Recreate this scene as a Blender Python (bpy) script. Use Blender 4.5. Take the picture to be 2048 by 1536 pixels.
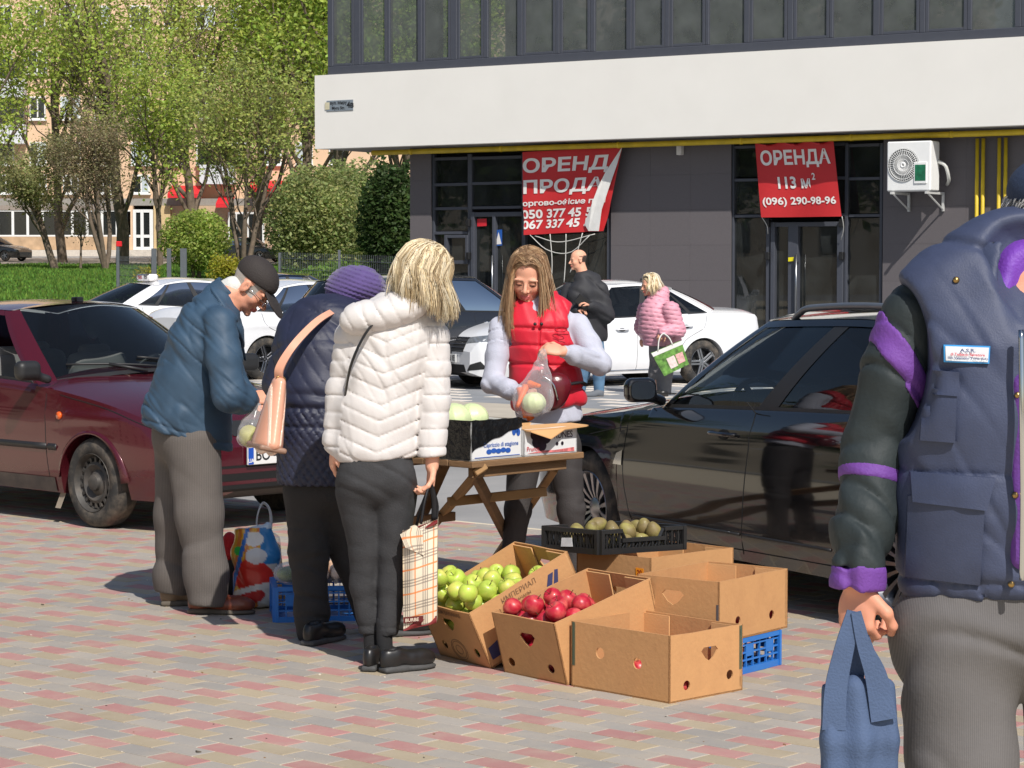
import bpy, bmesh, math, random
import numpy as np
from mathutils import Vector, Matrix
from mathutils.bvhtree import BVHTree

# ------------------------------------------------------------------ camera, sky, sun
SC = bpy.context.scene
for o in list(bpy.data.objects):
    bpy.data.objects.remove(o)
COL = SC.collection
FPX, CAMH, HORIZ = 4700.0, 1.553, 531.0          # focal length and horizon in photo pixels
PITCH = math.atan((768 - HORIZ) / FPX)
cam = bpy.data.cameras.new('camera')
cam.sensor_width = 36.0
cam.lens = 36.0 * FPX / 2048.0
cam.clip_start, cam.clip_end = 0.3, 2000
camo = bpy.data.objects.new('camera', cam)
COL.objects.link(camo)
camo.location = (0, 0, CAMH)
camo.rotation_euler = (math.pi / 2 - PITCH, 0, 0)
SC.camera = camo

SUN_EL = math.radians(46)
SUN_H = (-0.36, 0.933)                            # horizontal travel of the light
sd = Vector((SUN_H[0] * math.cos(SUN_EL), SUN_H[1] * math.cos(SUN_EL), -math.sin(SUN_EL)))
sun = bpy.data.lights.new('sun', 'SUN')
sun.energy = 4.5
sun.angle = math.radians(0.53)
sun.color = (1.0, 0.955, 0.89)
suno = bpy.data.objects.new('sun', sun)
COL.objects.link(suno)
suno.rotation_euler = sd.to_track_quat('-Z', 'Y').to_euler()
suno.location = (8, -20, 30)
W = bpy.data.worlds.new('World')
SC.world = W
W.use_nodes = True
nt = W.node_tree
sky = nt.nodes.new('ShaderNodeTexSky')
sky.sky_type = 'NISHITA'
sky.sun_disc = False
sky.sun_elevation = SUN_EL
sky.sun_rotation = math.atan2(-SUN_H[0], -SUN_H[1])
sky.air_density, sky.dust_density, sky.ozone_density = 1.0, 1.2, 1.0
nt.links.new(sky.outputs[0], nt.nodes['Background'].inputs[0])
nt.nodes['Background'].inputs[1].default_value = 0.095
SC.view_settings.view_transform = 'Standard'
SC.view_settings.look = 'None'
SC.view_settings.exposure = 0.0
SC.view_settings.gamma = 1.0
SC.render.engine = 'CYCLES'
SC.cycles.max_bounces = 10
SC.cycles.transparent_max_bounces = 16
SC.cycles.use_denoising = True
SC.cycles.caustics_reflective = False
SC.cycles.caustics_refractive = False

# ------------------------------------------------------------------ pixel <-> place
CP, SP = math.cos(PITCH), math.sin(PITCH)
def ray(u, v):
    x, y = (u - 1024) / FPX, (768 - v) / FPX
    return np.array([x, CP + y * SP, -SP + y * CP])
def at(u, v, Y):
    d = ray(u, v); t = Y / d[1]
    return np.array([d[0] * t, Y, CAMH + d[2] * t])
def gr(u, v, z=0.0):
    d = ray(u, v); t = (z - CAMH) / d[2]
    return np.array([d[0] * t, d[1] * t, z])
def px(P):
    x, y, z = P[0], P[1], P[2] - CAMH
    f = y * CP - z * SP; u = y * SP + z * CP
    return 1024 + FPX * x / f, 768 - FPX * u / f

AX = math.radians(-42)
E1 = np.array([math.cos(AX), math.sin(AX), 0.0])   # plaza axis: right and nearer
E2 = np.array([-math.sin(AX), math.cos(AX), 0.0])  # plaza axis: right and farther
EZ = np.array([0, 0, 1.0])

# ------------------------------------------------------------------ materials
def S(r, g, b, k=1.0):
    f = lambda c: ((c / 255 + 0.055) / 1.055) ** 2.4 if c > 10 else c / 255 / 12.92
    return (f(r) * k, f(g) * k, f(b) * k)
MATS = {}
def mat(name, col, rough=0.6, metal=0.0, var=0.1, vs=9.0, bump=0.0, bs=60.0, spec=0.5, coat=0.0, sheen=0.0,
        attr=False, trans=0.0, dust=None, dscale=3.0, damt=0.5, orand=0.0, alpha=None, stretch=None, wrinkle=0.0, wscale=7.0, wdir=(1, 1, .6), world=False):
    if name in MATS:
        return MATS[name]
    m = bpy.data.materials.new(name); MATS[name] = m
    m.use_nodes = True
    t = m.node_tree; N = t.nodes; L = t.links
    b = N['Principled BSDF']
    b.inputs['Roughness'].default_value = rough
    b.inputs['Metallic'].default_value = metal
    b.inputs['Specular IOR Level'].default_value = spec
    b.inputs['Coat Weight'].default_value = coat
    b.inputs['Coat Roughness'].default_value = 0.04
    b.inputs['Sheen Weight'].default_value = sheen
    tc = N.new('ShaderNodeTexCoord')
    src = tc.outputs['Object']
    if world: src = N.new('ShaderNodeNewGeometry').outputs['Position']
    if stretch:
        mp = N.new('ShaderNodeMapping'); mp.inputs['Scale'].default_value = stretch
        L.new(src, mp.inputs[0]); src = mp.outputs[0]
    n = N.new('ShaderNodeTexNoise'); n.inputs['Scale'].default_value = vs
    n.inputs['Detail'].default_value = 5
    L.new(src, n.inputs['Vector'])
    r = N.new('ShaderNodeMapRange')
    r.inputs[1].default_value = 0.25; r.inputs[2].default_value = 0.75
    r.inputs[3].default_value = 1 - var; r.inputs[4].default_value = 1 + var
    L.new(n.outputs['Fac'], r.inputs[0])
    mx = N.new('ShaderNodeVectorMath'); mx.operation = 'SCALE'
    L.new(r.outputs[0], mx.inputs['Scale'])
    if attr:
        a = N.new('ShaderNodeAttribute'); a.attribute_name = 'Col'
        L.new(a.outputs['Color'], mx.inputs[0])
    else:
        mx.inputs[0].default_value = col[:3]
    out = mx.outputs[0]
    if orand:
        oi = N.new('ShaderNodeObjectInfo')
        r2 = N.new('ShaderNodeMapRange'); r2.inputs[3].default_value = 1 - orand; r2.inputs[4].default_value = 1 + orand
        L.new(oi.outputs['Random'], r2.inputs[0])
        m2 = N.new('ShaderNodeVectorMath'); m2.operation = 'SCALE'
        L.new(out, m2.inputs[0]); L.new(r2.outputs[0], m2.inputs['Scale']); out = m2.outputs[0]
    if dust:
        n3 = N.new('ShaderNodeTexNoise'); n3.inputs['Scale'].default_value = dscale; n3.inputs['Detail'].default_value = 8
        n3.inputs['Roughness'].default_value = 0.65
        L.new(src, n3.inputs['Vector'])
        r3 = N.new('ShaderNodeMapRange'); r3.inputs[1].default_value = 0.45; r3.inputs[2].default_value = 0.72
        r3.inputs[4].default_value = damt
        L.new(n3.outputs['Fac'], r3.inputs[0])
        m3 = N.new('ShaderNodeMix'); m3.data_type = 'RGBA'
        L.new(r3.outputs[0], m3.inputs['Factor']); L.new(out, m3.inputs['A']); m3.inputs['B'].default_value = (*dust, 1)
        out = m3.outputs['Result']
    L.new(out, b.inputs['Base Color'])
    if bump:
        n2 = N.new('ShaderNodeTexNoise'); n2.inputs['Scale'].default_value = bs; n2.inputs['Detail'].default_value = 4
        L.new(src, n2.inputs['Vector'])
        bp = N.new('ShaderNodeBump'); bp.inputs['Strength'].default_value = bump; bp.inputs['Distance'].default_value = 0.01
        L.new(n2.outputs['Fac'], bp.inputs['Height']); L.new(bp.outputs[0], b.inputs['Normal'])
        if wrinkle:
            mpw = N.new('ShaderNodeMapping'); mpw.inputs['Scale'].default_value = wdir; L.new(tc.outputs['Object'], mpw.inputs[0])
            nw = N.new('ShaderNodeTexNoise'); nw.noise_type = 'RIDGED_MULTIFRACTAL'; nw.inputs['Scale'].default_value = wscale; nw.inputs['Detail'].default_value = 2.5; nw.inputs['Distortion'].default_value = .7; nw.inputs['Roughness'].default_value = .45
            L.new(mpw.outputs[0], nw.inputs['Vector'])
            bw = N.new('ShaderNodeBump'); bw.inputs['Strength'].default_value = wrinkle; bw.inputs['Distance'].default_value = 0.035
            L.new(nw.outputs['Fac'], bw.inputs['Height']); L.new(bp.outputs[0], bw.inputs['Normal']); L.new(bw.outputs[0], b.inputs['Normal'])
    if trans:
        tr = N.new('ShaderNodeBsdfTranslucent'); L.new(out, tr.inputs['Color'])
        ms = N.new('ShaderNodeMixShader'); ms.inputs[0].default_value = trans
        L.new(b.outputs[0], ms.inputs[1]); L.new(tr.outputs[0], ms.inputs[2])
        L.new(ms.outputs[0], N['Material Output'].inputs['Surface'])
    if alpha is not None:
        b.inputs['Alpha'].default_value = alpha
    return m

def glass(name, tint, opac, rough=0.02, ior=1.5, dirt=0.0, dcol=(0.09, 0.10, 0.10)):
    """thin pane: fresnel reflection over a tinted, partly see-through sheet"""
    if name in MATS:
        return MATS[name]
    m = bpy.data.materials.new(name); MATS[name] = m
    m.use_nodes = True
    t = m.node_tree; N = t.nodes; L = t.links
    for n in list(N):
        if n.type == 'BSDF_PRINCIPLED': N.remove(n)
    tp = N.new('ShaderNodeBsdfTransparent'); tp.inputs[0].default_value = (*[min(1, c * 1.0) for c in tint], 1)
    df = N.new('ShaderNodeBsdfDiffuse'); df.inputs[0].default_value = (*dcol, 1)
    gl = N.new('ShaderNodeBsdfGlossy'); gl.inputs['Roughness'].default_value = rough
    a = N.new('ShaderNodeMixShader'); a.inputs[0].default_value = opac
    if dirt:
        tc = N.new('ShaderNodeTexCoord'); no = N.new('ShaderNodeTexNoise'); no.inputs['Scale'].default_value = 2.5; no.inputs['Detail'].default_value = 7
        L.new(tc.outputs['Object'], no.inputs['Vector'])
        mr = N.new('ShaderNodeMapRange'); mr.inputs[1].default_value = 0.35; mr.inputs[2].default_value = 0.75
        mr.inputs[3].default_value = opac; mr.inputs[4].default_value = min(1, opac + dirt)
        L.new(no.outputs['Fac'], mr.inputs[0]); L.new(mr.outputs[0], a.inputs[0])
    L.new(tp.outputs[0], a.inputs[1]); L.new(df.outputs[0], a.inputs[2])
    fr = N.new('ShaderNodeFresnel'); fr.inputs[0].default_value = ior
    b = N.new('ShaderNodeMixShader')
    L.new(fr.outputs[0], b.inputs[0]); L.new(a.outputs[0], b.inputs[1]); L.new(gl.outputs[0], b.inputs[2])
    L.new(b.outputs[0], N['Material Output'].inputs['Surface'])
    return m

# ------------------------------------------------------------------ objects
def tag(o, label, cat, group=None):
    o['label'] = label; o['category'] = cat
    if group: o['group'] = group
    return o
def thing(name, label, cat, loc=(0, 0, 0), rz=0.0, group=None):
    o = bpy.data.objects.new(name, None)
    o.empty_display_size = 0.1
    COL.objects.link(o)
    o.location = loc; o.rotation_euler = (0, 0, rz)
    tag(o, label, cat, group)
    return o
def mesh(name, V, F, m, smooth=False, mi=None, cols=None, sharp=None):
    me = bpy.data.meshes.new(name)
    V = np.asarray(V, dtype=np.float32)
    me.from_pydata(V.tolist() if len(V) < 50 else V, [], F.tolist() if isinstance(F, np.ndarray) else F) if len(V) < 2000 else _fast(me, V, F)
    for k in (m if isinstance(m, (list, tuple)) else [m]):
        me.materials.append(k)
    if mi is not None:
        me.polygons.foreach_set('material_index', np.asarray(mi, dtype=np.int32))
    me.polygons.foreach_set('use_smooth', np.full(len(me.polygons), bool(smooth)))
    if cols is not None:
        a = me.color_attributes.new('Col', 'FLOAT_COLOR', 'POINT')
        c = np.ones((len(V), 4), dtype=np.float32); c[:, :3] = cols
        a.data.foreach_set('color', c.ravel())
    me.update()
    if sharp:
        me.set_sharp_from_angle(angle=math.radians(sharp))
    return me
def _fast(me, V, F):
    if isinstance(F, np.ndarray):
        n, k = F.shape
        me.vertices.add(len(V)); me.vertices.foreach_set('co', V.ravel())
        me.loops.add(n * k); me.loops.foreach_set('vertex_index', F.astype(np.int32).ravel())
        me.polygons.add(n)
        me.polygons.foreach_set('loop_start', np.arange(0, n * k, k, dtype=np.int32))
        me.update(calc_edges=True); me.validate()
    else:
        me.from_pydata(V.tolist(), [], F)
def put(name, me, parent=None, loc=(0, 0, 0), rz=0.0):
    o = bpy.data.objects.new(name, me)
    COL.objects.link(o)
    o.location = loc; o.rotation_euler = (0, 0, rz)
    if parent is not None:
        o.parent = parent
    return o
def struct(name, V, F, m, **k):
    o = put(name, mesh(name, V, F, m, **k)); o['kind'] = 'structure'
    return o
def top(o):
    while o.parent: o = o.parent
    return o
def part(root, name, V, F, m, smooth=False, world=True, **k):
    """one mesh part; world=True when V is in world space and root has only a location"""
    V = np.asarray(V, dtype=float)
    if world:
        V = V - np.array(top(root).location)
    return put(name, mesh(name, V, F, m, smooth, **k), root)

def ribbon(pts, w, wd, th=.004):
    """flat strap: widths w along direction wd"""
    P = np.asarray(pts, float); k = len(P); T = np.gradient(P, axis=0); T /= np.linalg.norm(T, axis=1)[:, None]
    w = np.interp(np.linspace(0, 1, k), np.linspace(0, 1, len(w)), w) if not np.isscalar(w) else np.full(k, w)
    D = np.array(wd, float) - T * (T @ np.array(wd, float))[:, None]; D /= np.linalg.norm(D, axis=1)[:, None]; N = np.cross(T, D)
    V = np.stack([P - D * w[:, None] - N * th, P + D * w[:, None] - N * th, P + D * w[:, None] + N * th, P - D * w[:, None] + N * th], 1).reshape(-1, 3)
    F = [(i * 4 + j, i * 4 + (j + 1) % 4, i * 4 + 4 + (j + 1) % 4, i * 4 + 4 + j) for i in range(k - 1) for j in range(4)] + [(3, 2, 1, 0), (4 * k - 4, 4 * k - 3, 4 * k - 2, 4 * k - 1)]
    return V, F
class TB:
    """fast collector of tubes, built all at once"""
    def __init__(s): s.G = {}
    def tube(s, pts, r, n=4, cap=False):
        P = np.asarray(pts, float); s.G.setdefault((len(P), n), []).append((P, np.broadcast_to(r, len(P))))
    def build(s):
        VV = []; FF = []; o = 0
        for (k, n), L in s.G.items():
            P = np.array([a for a, _ in L]); R = np.array([b for _, b in L]); m = len(L)
            T = np.gradient(P, axis=1); T /= np.sqrt((T ** 2).sum(-1, keepdims=True)) + 1e-12
            t0 = T[:, k // 2]; ref = np.where(np.abs(t0[:, 2:3]) < .8, np.array([[0, 0, 1.]]), np.array([[1., 0, 0]]))[:, None, :]
            A = np.cross(T, np.broadcast_to(ref, T.shape)); A /= np.sqrt((A ** 2).sum(-1, keepdims=True)) + 1e-12; B = np.cross(T, A)
            th = np.arange(n) * 2 * math.pi / n
            V = P[:, :, None, :] + R[:, :, None, None] * (np.cos(th)[None, None, :, None] * A[:, :, None, :] + np.sin(th)[None, None, :, None] * B[:, :, None, :])
            q, w = np.meshgrid(np.arange(k - 1), np.arange(n), indexing='ij'); q = q.ravel(); w = w.ravel(); w2 = (w + 1) % n
            f = np.stack([q * n + w, q * n + w2, (q + 1) * n + w2, (q + 1) * n + w], 1)
            FF.append((f[None] + (np.arange(m) * k * n)[:, None, None]).reshape(-1, 4) + o); VV.append(V.reshape(-1, 3)); o += m * k * n
        return np.concatenate(VV), np.concatenate(FF)
def nrm_(v): return np.sqrt(np.einsum('ij,ij->i', v, v))
class MB:
    """collects simple shapes into one mesh"""
    def __init__(s): s.V = []; s.F = []; s.M = []
    def add(s, V, F, m=0):
        b = len(s.V); s.V += [tuple(float(c) for c in v) for v in V]
        s.F += [tuple(i + b for i in f) for f in F]; s.M += [m] * len(F); return s
    def box(s, c, h, ax=None, m=0, bev=0.0):
        c = np.array(c, float); ax = np.eye(3) if ax is None else np.array(ax, float)
        hx, hy, hz = h
        if bev <= 0:
            P = [c + ax[0] * x * hx + ax[1] * y * hy + ax[2] * z * hz for z in (-1, 1) for y in (-1, 1) for x in (-1, 1)]
            return s.add(P, [(0, 2, 3, 1), (4, 5, 7, 6), (0, 1, 5, 4), (2, 6, 7, 3), (0, 4, 6, 2), (1, 3, 7, 5)], m)
        P = []; idx = {}
        for z in (-1, 1):
            for y in (-1, 1):
                for x in (-1, 1):
                    for a in range(3):
                        q = [x * (hx - bev), y * (hy - bev), z * (hz - bev)]
                        q[a] = (x, y, z)[a] * h[a]
                        idx[(x, y, z, a)] = len(P)
                        P.append(c + ax[0] * q[0] + ax[1] * q[1] + ax[2] * q[2])
        F = []
        I = lambda x, y, z, a: idx[(x, y, z, a)]
        for sg in (-1, 1):
            F.append([I(sg, -1, -1, 0), I(sg, 1, -1, 0), I(sg, 1, 1, 0), I(sg, -1, 1, 0)][::sg])
            F.append([I(-1, sg, -1, 1), I(1, sg, -1, 1), I(1, sg, 1, 1), I(-1, sg, 1, 1)][::-sg])
            F.append([I(-1, -1, sg, 2), I(1, -1, sg, 2), I(1, 1, sg, 2), I(-1, 1, sg, 2)][::sg])
        for p in (-1, 1):
            for q in (-1, 1):
                F.append([I(p, q, -1, 0), I(p, q, -1, 1), I(p, q, 1, 1), I(p, q, 1, 0)])
                F.append([I(p, -1, q, 0), I(p, 1, q, 0), I(p, 1, q, 2), I(p, -1, q, 2)])
                F.append([I(-1, p, q, 1), I(1, p, q, 1), I(1, p, q, 2), I(-1, p, q, 2)])
                for r in (-1, 1):
                    F.append([I(p, q, r, 0), I(p, q, r, 1), I(p, q, r, 2)])
        return s.add(P, F, m)
    def tube(s, pts, r, n=8, m=0, cap=True, flat=None):
        V, F = tube(pts, r, n, cap, flat); return s.add(V, F, m)
    def arr(s): return np.array(s.V), s.F
    def to(s, root, name, m, smooth=False, world=False, **k):
        return part(root, name, s.V, s.F, m, smooth, world, mi=s.M if isinstance(m, (list, tuple)) else None, **k)

def frames(P):
    P = np.asarray(P, float); T = np.gradient(P, axis=0)
    T /= np.linalg.norm(T, axis=1)[:, None] + 1e-12
    up = np.array([0, 0, 1.0]) if abs(T[0][2]) < 0.9 else np.array([1.0, 0, 0])
    n = np.cross(T[0], up); n /= np.linalg.norm(n); Ns = [n]
    for i in range(1, len(P)):
        n = n - T[i] * n.dot(T[i]); n /= np.linalg.norm(n) + 1e-12; Ns.append(n)
    Ns = np.array(Ns); return T, Ns, np.cross(T, Ns)
def tube(pts, r, n=8, cap=True, flat=None):
    P = np.asarray(pts, float); k = len(P)
    r = np.full(k, r) if np.isscalar(r) else np.asarray(r, float)
    T, A, B = frames(P)
    th = np.arange(n) * 2 * math.pi / n
    fl = 1.0 if flat is None else flat
    V = (P[:, None, :] + r[:, None, None] * (np.cos(th)[None, :, None] * A[:, None, :] + fl * np.sin(th)[None, :, None] * B[:, None, :])).reshape(-1, 3)
    F = [(i * n + j, i * n + (j + 1) % n, (i + 1) * n + (j + 1) % n, (i + 1) * n + j) for i in range(k - 1) for j in range(n)]
    if cap:
        F += [tuple(range(n - 1, -1, -1)), tuple(range((k - 1) * n, k * n))]
    return V, F
def spline(P, n):
    """Catmull-Rom through points"""
    P = np.asarray(P, float); k = len(P)
    Q = np.vstack([2 * P[0] - P[1], P, 2 * P[-1] - P[-2]])
    t = np.linspace(0, k - 1 - 1e-9, n); i = t.astype(int); f = (t - i)[:, None]
    a, b, c, d = Q[i], Q[i + 1], Q[i + 2], Q[i + 3]
    return 0.5 * (2 * b + (c - a) * f + (2 * a - 5 * b + 4 * c - d) * f ** 2 + (3 * b - a - 3 * c + d) * f ** 3)
def lathe(prof, n=24, c=(0, 0, 0), ax=None, cap=True):
    """profile of (r, h) about axis ax[2]"""
    ax = np.eye(3) if ax is None else np.array(ax, float); c = np.array(c, float)
    V = []; F = []; k = len(prof)
    for r, h in prof:
        for j in range(n):
            a = 2 * math.pi * j / n
            V.append(c + ax[0] * r * math.cos(a) + ax[1] * r * math.sin(a) + ax[2] * h)
    for i in range(k - 1):
        for j in range(n):
            F.append((i * n + j, i * n + (j + 1) % n, (i + 1) * n + (j + 1) % n, (i + 1) * n + j))
    if cap and prof[0][0] > 1e-6: F.append(tuple(range(n - 1, -1, -1)))
    if cap and prof[-1][0] > 1e-6: F.append(tuple(range((k - 1) * n, k * n)))
    return V, F
def gridmesh(P):
    """P: (a,b,3) -> quads"""
    a, b = P.shape[:2]
    i, j = np.meshgrid(np.arange(a - 1), np.arange(b - 1), indexing='ij')
    q = (i * b + j).ravel()
    return P.reshape(-1, 3), np.stack([q, q + b, q + b + 1, q + 1], 1)
def text2d(s, size, bold=0.0, align='CENTER', spacing=1.0, squeeze=1.0):
    cu = bpy.data.curves.new('lettering', 'FONT')
    cu.body = s; cu.size = size; cu.offset = bold; cu.align_x = align; cu.align_y = 'CENTER'; cu.space_character = spacing
    cu.resolution_u = 3
    o = bpy.data.objects.new('lettering', cu); COL.objects.link(o)
    dg = bpy.context.evaluated_depsgraph_get()
    me = bpy.data.meshes.new_from_object(o.evaluated_get(dg))
    V = np.array([v.co[:] for v in me.vertices]).reshape(-1, 3)[:, :2] if len(me.vertices) else np.zeros((0, 2))
    F = [tuple(p.vertices) for p in me.polygons]
    bpy.data.objects.remove(o); bpy.data.curves.remove(cu); bpy.data.meshes.remove(me)
    V[:, 0] *= squeeze
    return V, F
def lettering(root, s, o, ux, uy, size, m, bold=0.0, off=0.002, name='lettering', world=True, fn=None, **k):
    V, F = text2d(s, size, bold, **k)
    if not len(V): return None
    o, ux, uy = (np.array(a, float) for a in (o, ux, uy))
    n = np.cross(ux, uy)
    W3 = o + V[:, :1] * ux + V[:, 1:] * uy + n * off if fn is None else fn(V)
    return part(root, name, W3, F, m, world=world)

# ------------------------------------------------------------------ distance fields -> continuous skins
def rotm(rx=0, ry=0, rz=0):
    return np.array(Matrix.Rotation(rz, 3, 'Z') @ Matrix.Rotation(ry, 3, 'Y') @ Matrix.Rotation(rx, 3, 'X'))
class Fld:
    def __init__(s, k=0.03): s.k = k; s.P = []; s.post = None; s.lim = 0
    def add(s, fn, lo, hi, k=None, sub=False):
        s.P.append((fn, np.array(lo, float), np.array(hi, float), s.k if k is None else k, sub)); return s
    def cap(s, a, b, ra, rb=None, k=None, sub=False):
        a = np.array(a, float); b = np.array(b, float); rb = ra if rb is None else rb
        d = b - a; dd = max(d.dot(d), 1e-9); R = max(ra, rb)
        def fn(X):
            v = X - a; t = np.clip(v @ d / dd, 0, 1)
            return nrm_(v - t[:, None] * d) - (ra + t * (rb - ra))
        return s.add(fn, np.minimum(a, b) - R, np.maximum(a, b) + R, k, sub)
    def chain(s, pts, k=None):
        for (a, ra), (b, rb) in zip(pts[:-1], pts[1:]): s.cap(a, b, ra, rb, k)
        return s
    def ell(s, c, r, R=None, k=None, sub=False):
        c = np.array(c, float); r = np.array(r, float); m = r.max()
        R = np.eye(3) if R is None else np.array(R)
        def fn(X):
            v = (X - c) @ R
            q = v / r; k0 = nrm_(q); k1 = nrm_(q / r) + 1e-9
            return k0 * (k0 - 1) / k1
        return s.add(fn, c - m, c + m, k, sub)
    def tor(s, a, b, ra, rb, side, k=None, sub=False):
        """tapered segment of elliptic section: ra, rb = (half width along side, half depth)"""
        a = np.array(a, float); b = np.array(b, float); d = b - a; dd = d.dot(d); ax = d / math.sqrt(dd)
        sv = np.array(side, float); sv = sv - ax * sv.dot(ax); sv /= np.linalg.norm(sv); fv = np.cross(ax, sv)
        m = max(*ra, *rb)
        def fn(X):
            v = X - a; t = np.clip(v @ d / dd, 0, 1); w = v - t[:, None] * d
            rs = ra[0] + t * (rb[0] - ra[0]); rf = ra[1] + t * (rb[1] - ra[1]); rn = np.minimum(rs, rf)
            q = np.stack([w @ sv / rs, w @ fv / rf, w @ ax / rn], 1)
            g = np.stack([w @ sv / rs ** 2, w @ fv / rf ** 2, w @ ax / rn ** 2], 1)
            k0 = nrm_(q); k1 = nrm_(g) + 1e-6
            return np.where(k0 < 1e-3, -rn, k0 * (k0 - 1) / k1)
        return s.add(fn, np.minimum(a, b) - m, np.maximum(a, b) + m, k, sub)
    def spine(s, pts, side, k=None):
        for (a, ra), (b, rb) in zip(pts[:-1], pts[1:]): s.tor(a, b, ra, rb, side, k)
        return s
    def rbox(s, c, h, r, R=None, k=None, sub=False):
        c = np.array(c, float); h = np.array(h, float) - r; m = np.linalg.norm(h) + r
        R = np.eye(3) if R is None else np.array(R)
        def fn(X):
            q = np.abs((X - c) @ R) - h
            return nrm_(np.maximum(q, 0)) + np.minimum(q.max(1), 0) - r
        return s.add(fn, c - m, c + m, k, sub)
    def half(s, c, n, k=0.01):
        """cut away everything on the n side of a plane"""
        c = np.array(c, float); n = np.array(n, float) / np.linalg.norm(n)
        s.P.append((lambda X: -((X - c) @ n), np.full(3, -1e9), np.full(3, 1e9), k, True)); return s
    def ev(s, X, prims=None):
        d = np.full(len(X), 1e3)
        for fn, lo, hi, k, sub in (s.P if prims is None else prims):
            e = fn(X)
            if sub:
                h = np.clip(0.5 - 0.5 * (d + e) / k, 0, 1); d = d * (1 - h) - e * h + k * h * (1 - h)
            else:
                h = np.clip(0.5 + 0.5 * (e - d) / k, 0, 1); d = e + (d - e) * h - k * h * (1 - h)
        if s.post is not None and s.lim:
            m = np.abs(d) < s.lim
            if m.any(): d[m] = s.post(X[m], d[m])
        return d
    def net(s, h, amp=0.0):
        pos = [p for p in s.P if not p[4]]
        lo = np.min([p[1] for p in pos], 0) - 3 * h - amp; hi = np.max([p[2] for p in pos], 0) + 3 * h + amp
        B = 4; nb = np.ceil((hi - lo) / (B * h)).astype(int)
        cx = [lo[i] + (np.arange(nb[i]) + 0.5) * B * h - 0.5 * h for i in range(3)]
        C = np.stack(np.meshgrid(*cx, indexing='ij'), -1).reshape(-1, 3)
        dc = s.ev(C); s.lim = 1.8 * h + amp
        act = np.abs(dc) < B * h * 1.25 + amp + 0.004
        D = np.repeat(np.repeat(np.repeat(np.where(dc < 0, -1., 1.).reshape(nb), B, 0), B, 1), B, 2)
        ai = np.argwhere(act.reshape(nb))
        off = np.stack(np.meshgrid(*[np.arange(B)] * 3, indexing='ij'), -1).reshape(-1, 3)
        ai = ai[np.argsort(ai[:, 2], kind='stable')]
        for ch in np.array_split(ai, max(1, len(ai) // 350)):
            if not len(ch): continue
            I = (ch[:, None, :] * B + off[None]).reshape(-1, 3)
            X = lo + I * h
            a, b = X.min(0) - 0.07, X.max(0) + 0.07
            pr = [p for p in s.P if (p[1] <= b).all() and (p[2] >= a).all()]
            D[I[:, 0], I[:, 1], I[:, 2]] = s.ev(X, pr)
        return nets(D, lo, h)
def nets(D, lo, h):
    n = np.array(D.shape); s = D < 0
    cnt = np.zeros(n - 1, dtype=np.int8)
    cor = [(i, j, k) for i in (0, 1) for j in (0, 1) for k in (0, 1)]
    sl = lambda c: tuple(slice(c[i], n[i] - 1 + c[i]) for i in range(3))
    for c in cor: cnt += s[sl(c)]
    A = (cnt > 0) & (cnt < 8)
    I = np.argwhere(A); idx = np.full(n - 1, -1, dtype=np.int64); idx[A] = np.arange(len(I))
    P = np.zeros((len(I), 3)); w = np.zeros(len(I))
    for a in range(3):
        for c in cor:
            if c[a]: continue
            c2 = list(c); c2[a] = 1
            d0 = D[tuple((I + c).T)]; d1 = D[tuple((I + c2).T)]
            x = (d0 < 0) != (d1 < 0)
            t = np.where(x, d0 / np.where(x, d0 - d1, 1), 0)
            q = np.tile(np.array(c, float), (len(I), 1)); q[:, a] = t
            P += q * x[:, None]; w += x
    V = lo + (I + P / np.maximum(w, 1)[:, None]) * h
    F = []
    for a in range(3):
        b, c = (a + 1) % 3, (a + 2) % 3
        s0 = [slice(None)] * 3; s1 = [slice(None)] * 3
        s0[a] = slice(0, -1); s1[a] = slice(1, None)
        x = s[tuple(s0)] != s[tuple(s1)]
        E = np.argwhere(x)
        E = E[(E[:, b] > 0) & (E[:, c] > 0) & (E[:, b] < n[b] - 1) & (E[:, c] < n[c] - 1)]
        eb = np.zeros(3, int); eb[b] = 1; ec = np.zeros(3, int); ec[c] = 1
        q = np.stack([idx[tuple((E - eb - ec).T)], idx[tuple((E - ec).T)], idx[tuple(E.T)], idx[tuple((E - eb).T)]], 1)
        fl = ~s[tuple(E.T)]
        q[fl] = q[fl][:, ::-1]
        F.append(q)
    F = np.concatenate(F); F = F[(F >= 0).all(1)]
    return V, F
def wob(X, f, seed, n=5):
    r = np.random.RandomState(seed); o = np.zeros(len(X))
    for i in range(n):
        k = r.normal(size=3); k *= f * (0.6 + 0.8 * r.rand()) / np.linalg.norm(k)
        o += np.sin(X @ k + r.rand() * 6.28)
    return o / n
def folds(X, d, f, seed, warp=1.6):
    """cloth creases: sharp valleys and softer rolls whose lines run across d; positive = inwards"""
    d = np.array(d, float) / np.linalg.norm(d); f = f * .62
    Y = 0.22 * X + 0.78 * (X @ d)[:, None] * d
    w = wob(X, f * .5, seed + 3, 4) * .8
    n = wob(Y, f, seed, 5) * 2.0 + .35 * w
    g = np.clip(.35 + 2.2 * wob(X, f * 0.25, seed + 7, 4), 0, 1)
    val = np.clip(1 - np.abs(n) * 2.6, 0, 1)
    roll = np.clip(1 - np.abs(n - .55) * 1.5, 0, 1); roll = roll * roll * (3 - 2 * roll)
    return (2.0 * val ** 1.3 - .75 * roll) * (.15 + .85 * g) + .12 * n
RND = random.Random(5)
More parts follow.
